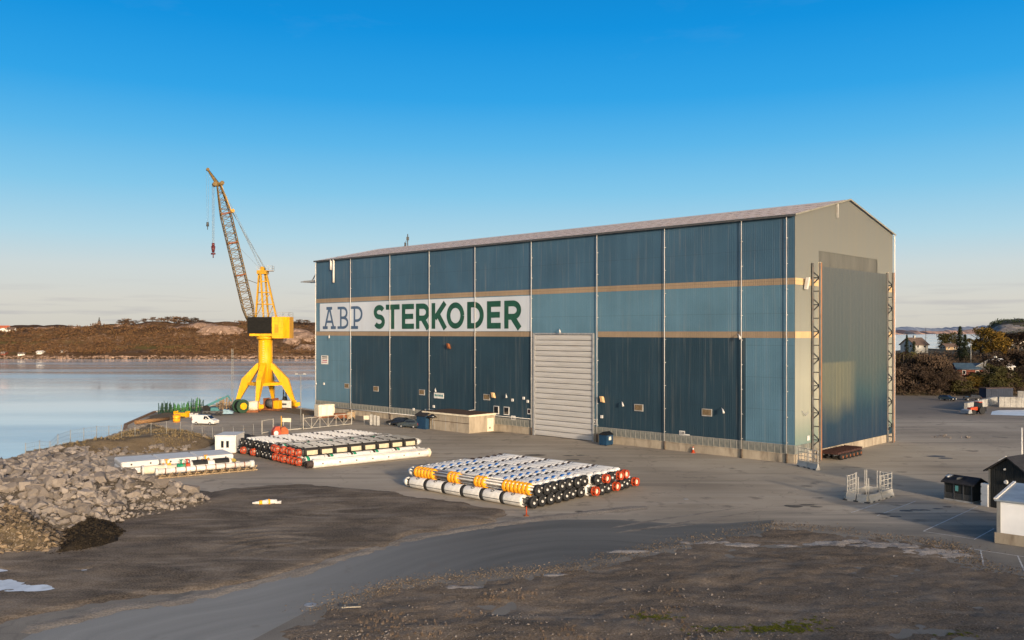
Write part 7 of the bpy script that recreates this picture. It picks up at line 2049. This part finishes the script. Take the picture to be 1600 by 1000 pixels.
def tree(px, Y, h, w, kind, label, group='shrubs and trees behind the yard', zoff=0, hz=None):
    x = at(px, Y); z = (max(0, th(x, Y)) if hz is None else hz) + zoff - .1
    o = empty('conifer_tree' if kind == 'conifer' else ('bare_shrub' if kind == 'bare' else 'leafy_tree'), (x, Y, z), random.uniform(0, 6), label, 'tree', group)
    c = link('crown', random.choice(CR[kind]), o); t_ = link('trunk', random.choice(TR[kind]), o)
    for q in (c, t_): q.scale = (w / .8, w / .8, h)
    return o
row = [(1398, 262, 9, 9, 'bare'), (1412, 268, 11, 10, 'bare'), (1427, 259, 9, 10, 'bare'), (1440, 266, 10, 9, 'bare'), (1455, 262, 11, 10, 'bare'), (1468, 258, 9, 9, 'bare'), (1486, 263, 6.0, 9, 'bare'),
       (1503, 257, 4.6, 8, 'olive'), (1517, 263, 4.4, 8, 'autumn'), (1530, 266, 5.0, 9, 'bare'), (1546, 261, 8.5, 9, 'olive'), (1560, 266, 9, 9, 'bare'), (1576, 262, 6.0, 9, 'olive'), (1592, 268, 6, 10, 'olive'), (1610, 264, 7, 9, 'bare')]
nm = {'bare': 'brown leafless shrub', 'olive': 'olive green shrub', 'autumn': 'yellowing shrub', 'conifer': 'dark conifer'}
for i, (px, Y, h, w, k) in enumerate(row):
    tree(px, Y, h, w, k, f'{nm[k]} in the front thicket row, {ORD[i]} from the hall')
row2 = [(1400, 295, 8, 10, 'olive'), (1418, 300, 7.5, 9, 'olive'), (1436, 296, 6, 9, 'bare'), (1462, 300, 5.5, 9, 'olive'), (1478, 292, 5.5, 8, 'bare'), (1486, 290, 4, 7, 'bare'), (1540, 290, 5, 8, 'olive'), (1556, 296, 8, 9, 'bare'), (1590, 300, 8, 9, 'bare'), (1612, 296, 9, 10, 'bare')]
for i, (px, Y, h, w, k) in enumerate(row2): tree(px, Y, h, w, k, f'{nm[k]} in the second thicket row, {ORD[i]} from the hall')
sp_l = [(1417, 330, 9.5, 4, 'conifer', 'thin pale spruce left of the white house'), (1428, 325, 7.5, 6, 'conifer', 'round dark conifer beside the white house'), (1500, 322, 13.5, 8, 'conifer', 'tall dark conifer right of the white house'), (1508, 318, 11, 7, 'conifer', 'dark conifer close behind the red house, second of the pair'),
        (1532, 330, 12.0, 12, 'autumn', 'large yellow green autumn tree behind the red house'), (1552, 326, 11, 11, 'autumn', 'broad orange tinged autumn tree right of the tall one'), (1490, 420, 9, 14, 'olive', 'distant green clump right of the white house'), (1475, 430, 8, 12, 'conifer', 'distant dark clump just right of the white house'),
        (1590, 350, 8.5, 15, 'bare', 'big brown leafless tree above the white roofed house'), (1572, 420, 9, 15, 'bare', 'brown leafless tree below the rocky hill'), (1611, 380, 9, 16, 'bare', 'brown leafless tree at the right edge of view')]
for (px, Y, h, w, k, lab) in sp_l: tree(px, Y, h, w, k, lab, group='trees among the houses')
mb = MB()
for i in range(900):
    px = random.uniform(1385, 1640); Y = random.uniform(252, 340); x = at(px, Y); z = th(x, Y)
    if z < -.1: continue
    s_ = random.uniform(.7, 1.9); s_ *= (.6 if 1480 < px < 1535 and Y < 290 else 1); leaves(mb, x, Y, z + s_ * .5, s_ * 1.3, s_ * 1.3, s_, 40, .26, up=.6)
tag(mb.build('undergrowth', l_brown), 'tangled brown undergrowth filling the thicket behind the yard', 'undergrowth', kind='stuff')
mb = MB()
for i in range(2200):
    px = random.uniform(1470, 1640); Y = random.uniform(420, 760); x = at(px, Y); z = th(x, Y)
    if vnoise(np.array([x * .03]), np.array([Y * .03]), 7)[0] < .40: continue
    s_ = random.uniform(.9, 2.4); leaves(mb, x, Y, z + s_ * .4, s_ * 1.4, s_ * 1.4, s_ * .8, 16, .6)
tag(mb.build('heath_bushes', l_dark), 'dark bushes spread over the far right hillside', 'bushes', kind='stuff')
for i, (px, Y, rx, ry, hh) in enumerate([(1552, 590, 24, 30, 4.0), (1580, 570, 26, 26, 3.0), (1530, 560, 14, 20, 2.0), (1600, 640, 20, 20, 3)]):
    cx = at(px, Y)
    def f(X, Yy, cx=cx, Y=Y, rx=rx, ry=ry, hh=hh, i=i):
        q = ((X - cx) / rx) ** 2 + ((Yy - Y) / ry) ** 2; return terr_h(X, Yy) + (1 - q) * hh + fbm(X * .07, Yy * .07, 130 + i, 4) * 5 - 1.0
    tag(field('rock_outcrop', cx - rx, cx + rx, Y - ry, Y + ry, 2.0, f, mat_soil(f'grey_outcrop', (.13, .115, .11), (.24, .215, .20), (.28, .25, .23), sc=.05, fine=.3), cut=None), kind='structure')
# trees on the skyline of the far left hill
sky = [(190, 800, 6), (196, 806, 7.5), (203, 798, 6.5), (212, 804, 5), (225, 802, 5), (238, 800, 5), (252, 798, 5.5), (262, 806, 6.5), (272, 800, 8), (280, 804, 8.5), (288, 798, 8), (297, 806, 8), (306, 800, 8), (316, 804, 6.5), (326, 800, 5.5), (455, 790, 5), (468, 792, 6), (480, 790, 6.5)]
for i, (px, Y, h) in enumerate(sky):
    x = at(px, Y); hz = float(hill_h(np.array([x]), np.array([float(Y)]))[0])
    tree(px, Y, h * .8, h * 1.5, 'far', f'tiny brown tree on the far skyline, {ORD[i]} from the left', group='trees on the far skyline', hz=hz)
mon = (at(155, 790)); hz = float(hill_h(np.array([mon]), np.array([790.0]))[0])
t = empty('cairn', (mon, 790, hz), 0, 'small dark tower on the skyline of the far hill', 'tower'); mb = MB(); mb.cyl((0, 0, -.5), (0, 0, 5), 2.2, 1.2, n=8); mb.build('base', m_greyroof, t); mb = MB(); mb.cyl((0, 0, 5), (0, 0, 8.5), .9, .3, n=8); mb.build('top', m_dkgrey, t)
# houses
m_house = M('house_white', (.42, .405, .375), .6, .08, .6)
def houseb(x, Y, z, rz, L, W, H, RH, mw, mr, label, wins=2, chim=True):
    t = empty('house', (x, Y, z), rz, label, 'house'); mb = MB()
    mb.add([(0, 0, -4), (L, 0, -4), (L, W, -4), (0, W, -4), (0, 0, H), (L, 0, H), (L, W, H), (0, W, H), (0, W / 2, RH), (L, W / 2, RH)],
           [(0, 1, 5, 4), (2, 3, 7, 6), (1, 2, 6, 9, 5), (3, 0, 4, 8, 7)])
    w = mb.build('wall', mw, t); mb = MB(); ov = .5; k = (RH - H) / (W / 2)
    for s_ in (0, 1):
        y0, y1 = (-ov, W / 2) if s_ == 0 else (W + ov, W / 2)
        mb.obox((-ov, y0, H - ov * k + .03), (L + 2 * ov, 0, 0), (0, y1 - y0, RH - H + ov * k), (0, 0, .22))
    r_ = mb.build('roof', mr, t)
    if chim: mb = MB(); mb.box(L * .45, L * .45 + .7, W * .5 - .35, W * .5 + .35, RH - .5, RH + 1.1); mb.build('chimney', m_concrete_g, r_)
    for i in range(wins):
        x0 = L * (i + .5) / wins
        mb = MB(); mb.box(x0 - .55, x0 + .55, -.06, .02, H * .45, H * .45 + 1.3); o = mb.build('window', m_white, w)
        mb = MB(); mb.box(-.10, .02, W * (.25 + .4 * i / max(1, wins - 1)) - .5, W * (.25 + .4 * i / max(1, wins - 1)) + .5, H * .5, H * .5 + 1.3); o2 = mb.build('window', m_white, w)
        mb = MB(); mb.box(x0 - .42, x0 + .42, -.09, -.05, H * .45 + .12, H * .45 + 1.18); mb.build('pane', m_glass, w)
        yy = W * (.25 + .4 * i / max(1, wins - 1)); mb = MB(); mb.box(-.13, -.09, yy - .38, yy + .38, H * .5 + .12, H * .5 + 1.18); mb.build('pane', m_glass, w)
    return t
Y = 345
houseb(at(1436, Y), Y + 4, zat(548, Y), R(20) - R(0), 7.2, 7.4, 2.4, 5.0, m_house, m_greyroof, 'white gabled house with brown roof above the thicket')
Y = 282
houseb(at(1496, Y), Y, zat(592, Y) , R(-12), 8.0, 6.5, 3.3, 4.9, m_brick, m_blueroof, 'dark red house with blue grey roof among the shrubs', chim=False)
x = at(1517, 300); t = empty('utility_pole', (x, 300, th(x, 300)), 0, 'thin bare pole rising behind the red house', 'pole'); mb = MB(); mb.cyl((0, 0, 0), (0, 0, zat(535, 300) - th(x, 300)), .14, .1, n=8); mb.build('pole', m_mast, t); mb = MB(); mb.beam((-.5, 0, zat(538, 300) - th(x, 300)), (.5, 0, zat(538, 300) - th(x, 300)), .1); mb.build('crossbar', m_mast, t)
x = at(1446.5, 340); t = empty('utility_pole', (x, 340, th(x, 340)), 0, 'tall thin mast beside the white gabled house', 'pole'); mb = MB(); mb.cyl((0, 0, 0), (0, 0, zat(512, 340) - th(x, 340)), .13, .08, n=8); mb.build('pole', m_dkgrey, t); mb = MB(); mb.beam((-.6, 0, zat(527, 340) - th(x, 340)), (.6, 0, zat(527, 340) - th(x, 340)), .1); mb.build('crossbar', m_dkgrey, t)
Y = 272
houseb(at(1577, Y), Y + 4, zat(588, Y), R(38), 8.5, 7.5, 2.8, 5.0, m_house, m_pink, 'white house with pale roof at the right edge above the shrubs')
Y = 400
houseb(at(1478, Y), Y, zat(549, Y), R(10), 6, 4.5, 2.2, 3.4, m_tan, m_greyroof, 'tan outbuilding right of the white gabled house', chim=False)
houseb(at(1571, 430), 430, zat(541, 430), R(5), 9, 6, 2.2, 3.4, m_house, m_roof, 'low pale house under the rocky hill', chim=False)
houseb(at(1545, 470), 470, zat(540, 470), R(-10), 7, 6, 3, 5, m_cream, m_roof, 'yellowish house behind the autumn trees', chim=False)
farh = [(0, 765, 522, 9, 'white far house with red roof at the left edge, the upper one', m_redroof), (12, 760, 526, 8, 'white far house just right of the red roofed one', m_greyroof), (30, 682, 557, 7, 'white boathouse by the far shore, second from the left', m_greyroof), (3, 684, 558, 6, 'dark boathouse at the far shore near the left edge', m_greyroof), (59, 685, 557.5, 6, 'white boathouse by the far shore, right of the others', m_white), (95, 690, 556, 7, 'cream cottage on the far shore, rightmost of the row', m_greyroof)]
for px, Y, py, L, lab, mr in farh:
    x = at(px, Y); hz = float(hill_h(np.array([x]), np.array([float(Y)]))[0])
    houseb(x, Y - 2, max(zat(py, Y), hz - .5), R(random.uniform(-15, 20)), L * (.9 if Y > 700 else .7), 4.0, *((2.6, 4.2) if Y > 700 else (1.4, 2.3)), m_white_clean if 'dark' not in lab else m_brick, mr, lab, chim=False)

# ------------------------------------------------------------------ far coast beyond the bay on the right
def ridge(name, Y, px0, px1, hts, mat, seed, depth=600):
    n = 160; vs_ = []
    for j in range(3):
        for i in range(n + 1):
            px = px0 + (px1 - px0) * i / n; k = i / n * (len(hts) - 1); a = int(min(k, len(hts) - 2)); f = k - a; f = f * f * (3 - 2 * f)
            h = hts[a] * (1 - f) + hts[a + 1] * f
            h = h * (1 + .5 * float(fbm(np.array([px * .15]), np.array([seed * 1.0]), seed, 4)[0]))
            vs_.append((at(px, Y) * (1, 1.03, 1.06)[j], Y + depth * j / 2, (WZ - 2, WZ + h * .8, WZ + h)[j]))
    mb = MB(); mb.add(vs_, [(j * (n + 1) + i, j * (n + 1) + i + 1, (j + 1) * (n + 1) + i + 1, (j + 1) * (n + 1) + i) for j in range(2) for i in range(n)], sm=True)
    tag(mb.build(name, mat), kind='structure')
ridge('far_coast', 6200, 1290, 1425, [20, 42, 44, 40, 26, 4], m_farland, 3)
ridge('far_coast', 7200, 1380, 1470, [26, 40, 36, 30, 22, 4], m_fardark, 4)
ridge('far_coast', 6600, 1428, 1456, [4, 26, 34, 12, 3], m_farland, 5)
ridge('far_coast', 7600, 1440, 1600, [12, 28, 22, 36, 30, 44, 24, 34, 28, 20], m_farland, 6)
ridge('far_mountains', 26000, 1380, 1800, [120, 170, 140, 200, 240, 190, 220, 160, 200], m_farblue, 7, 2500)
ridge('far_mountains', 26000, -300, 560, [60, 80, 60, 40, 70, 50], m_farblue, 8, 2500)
# steel shed roofs etc. end
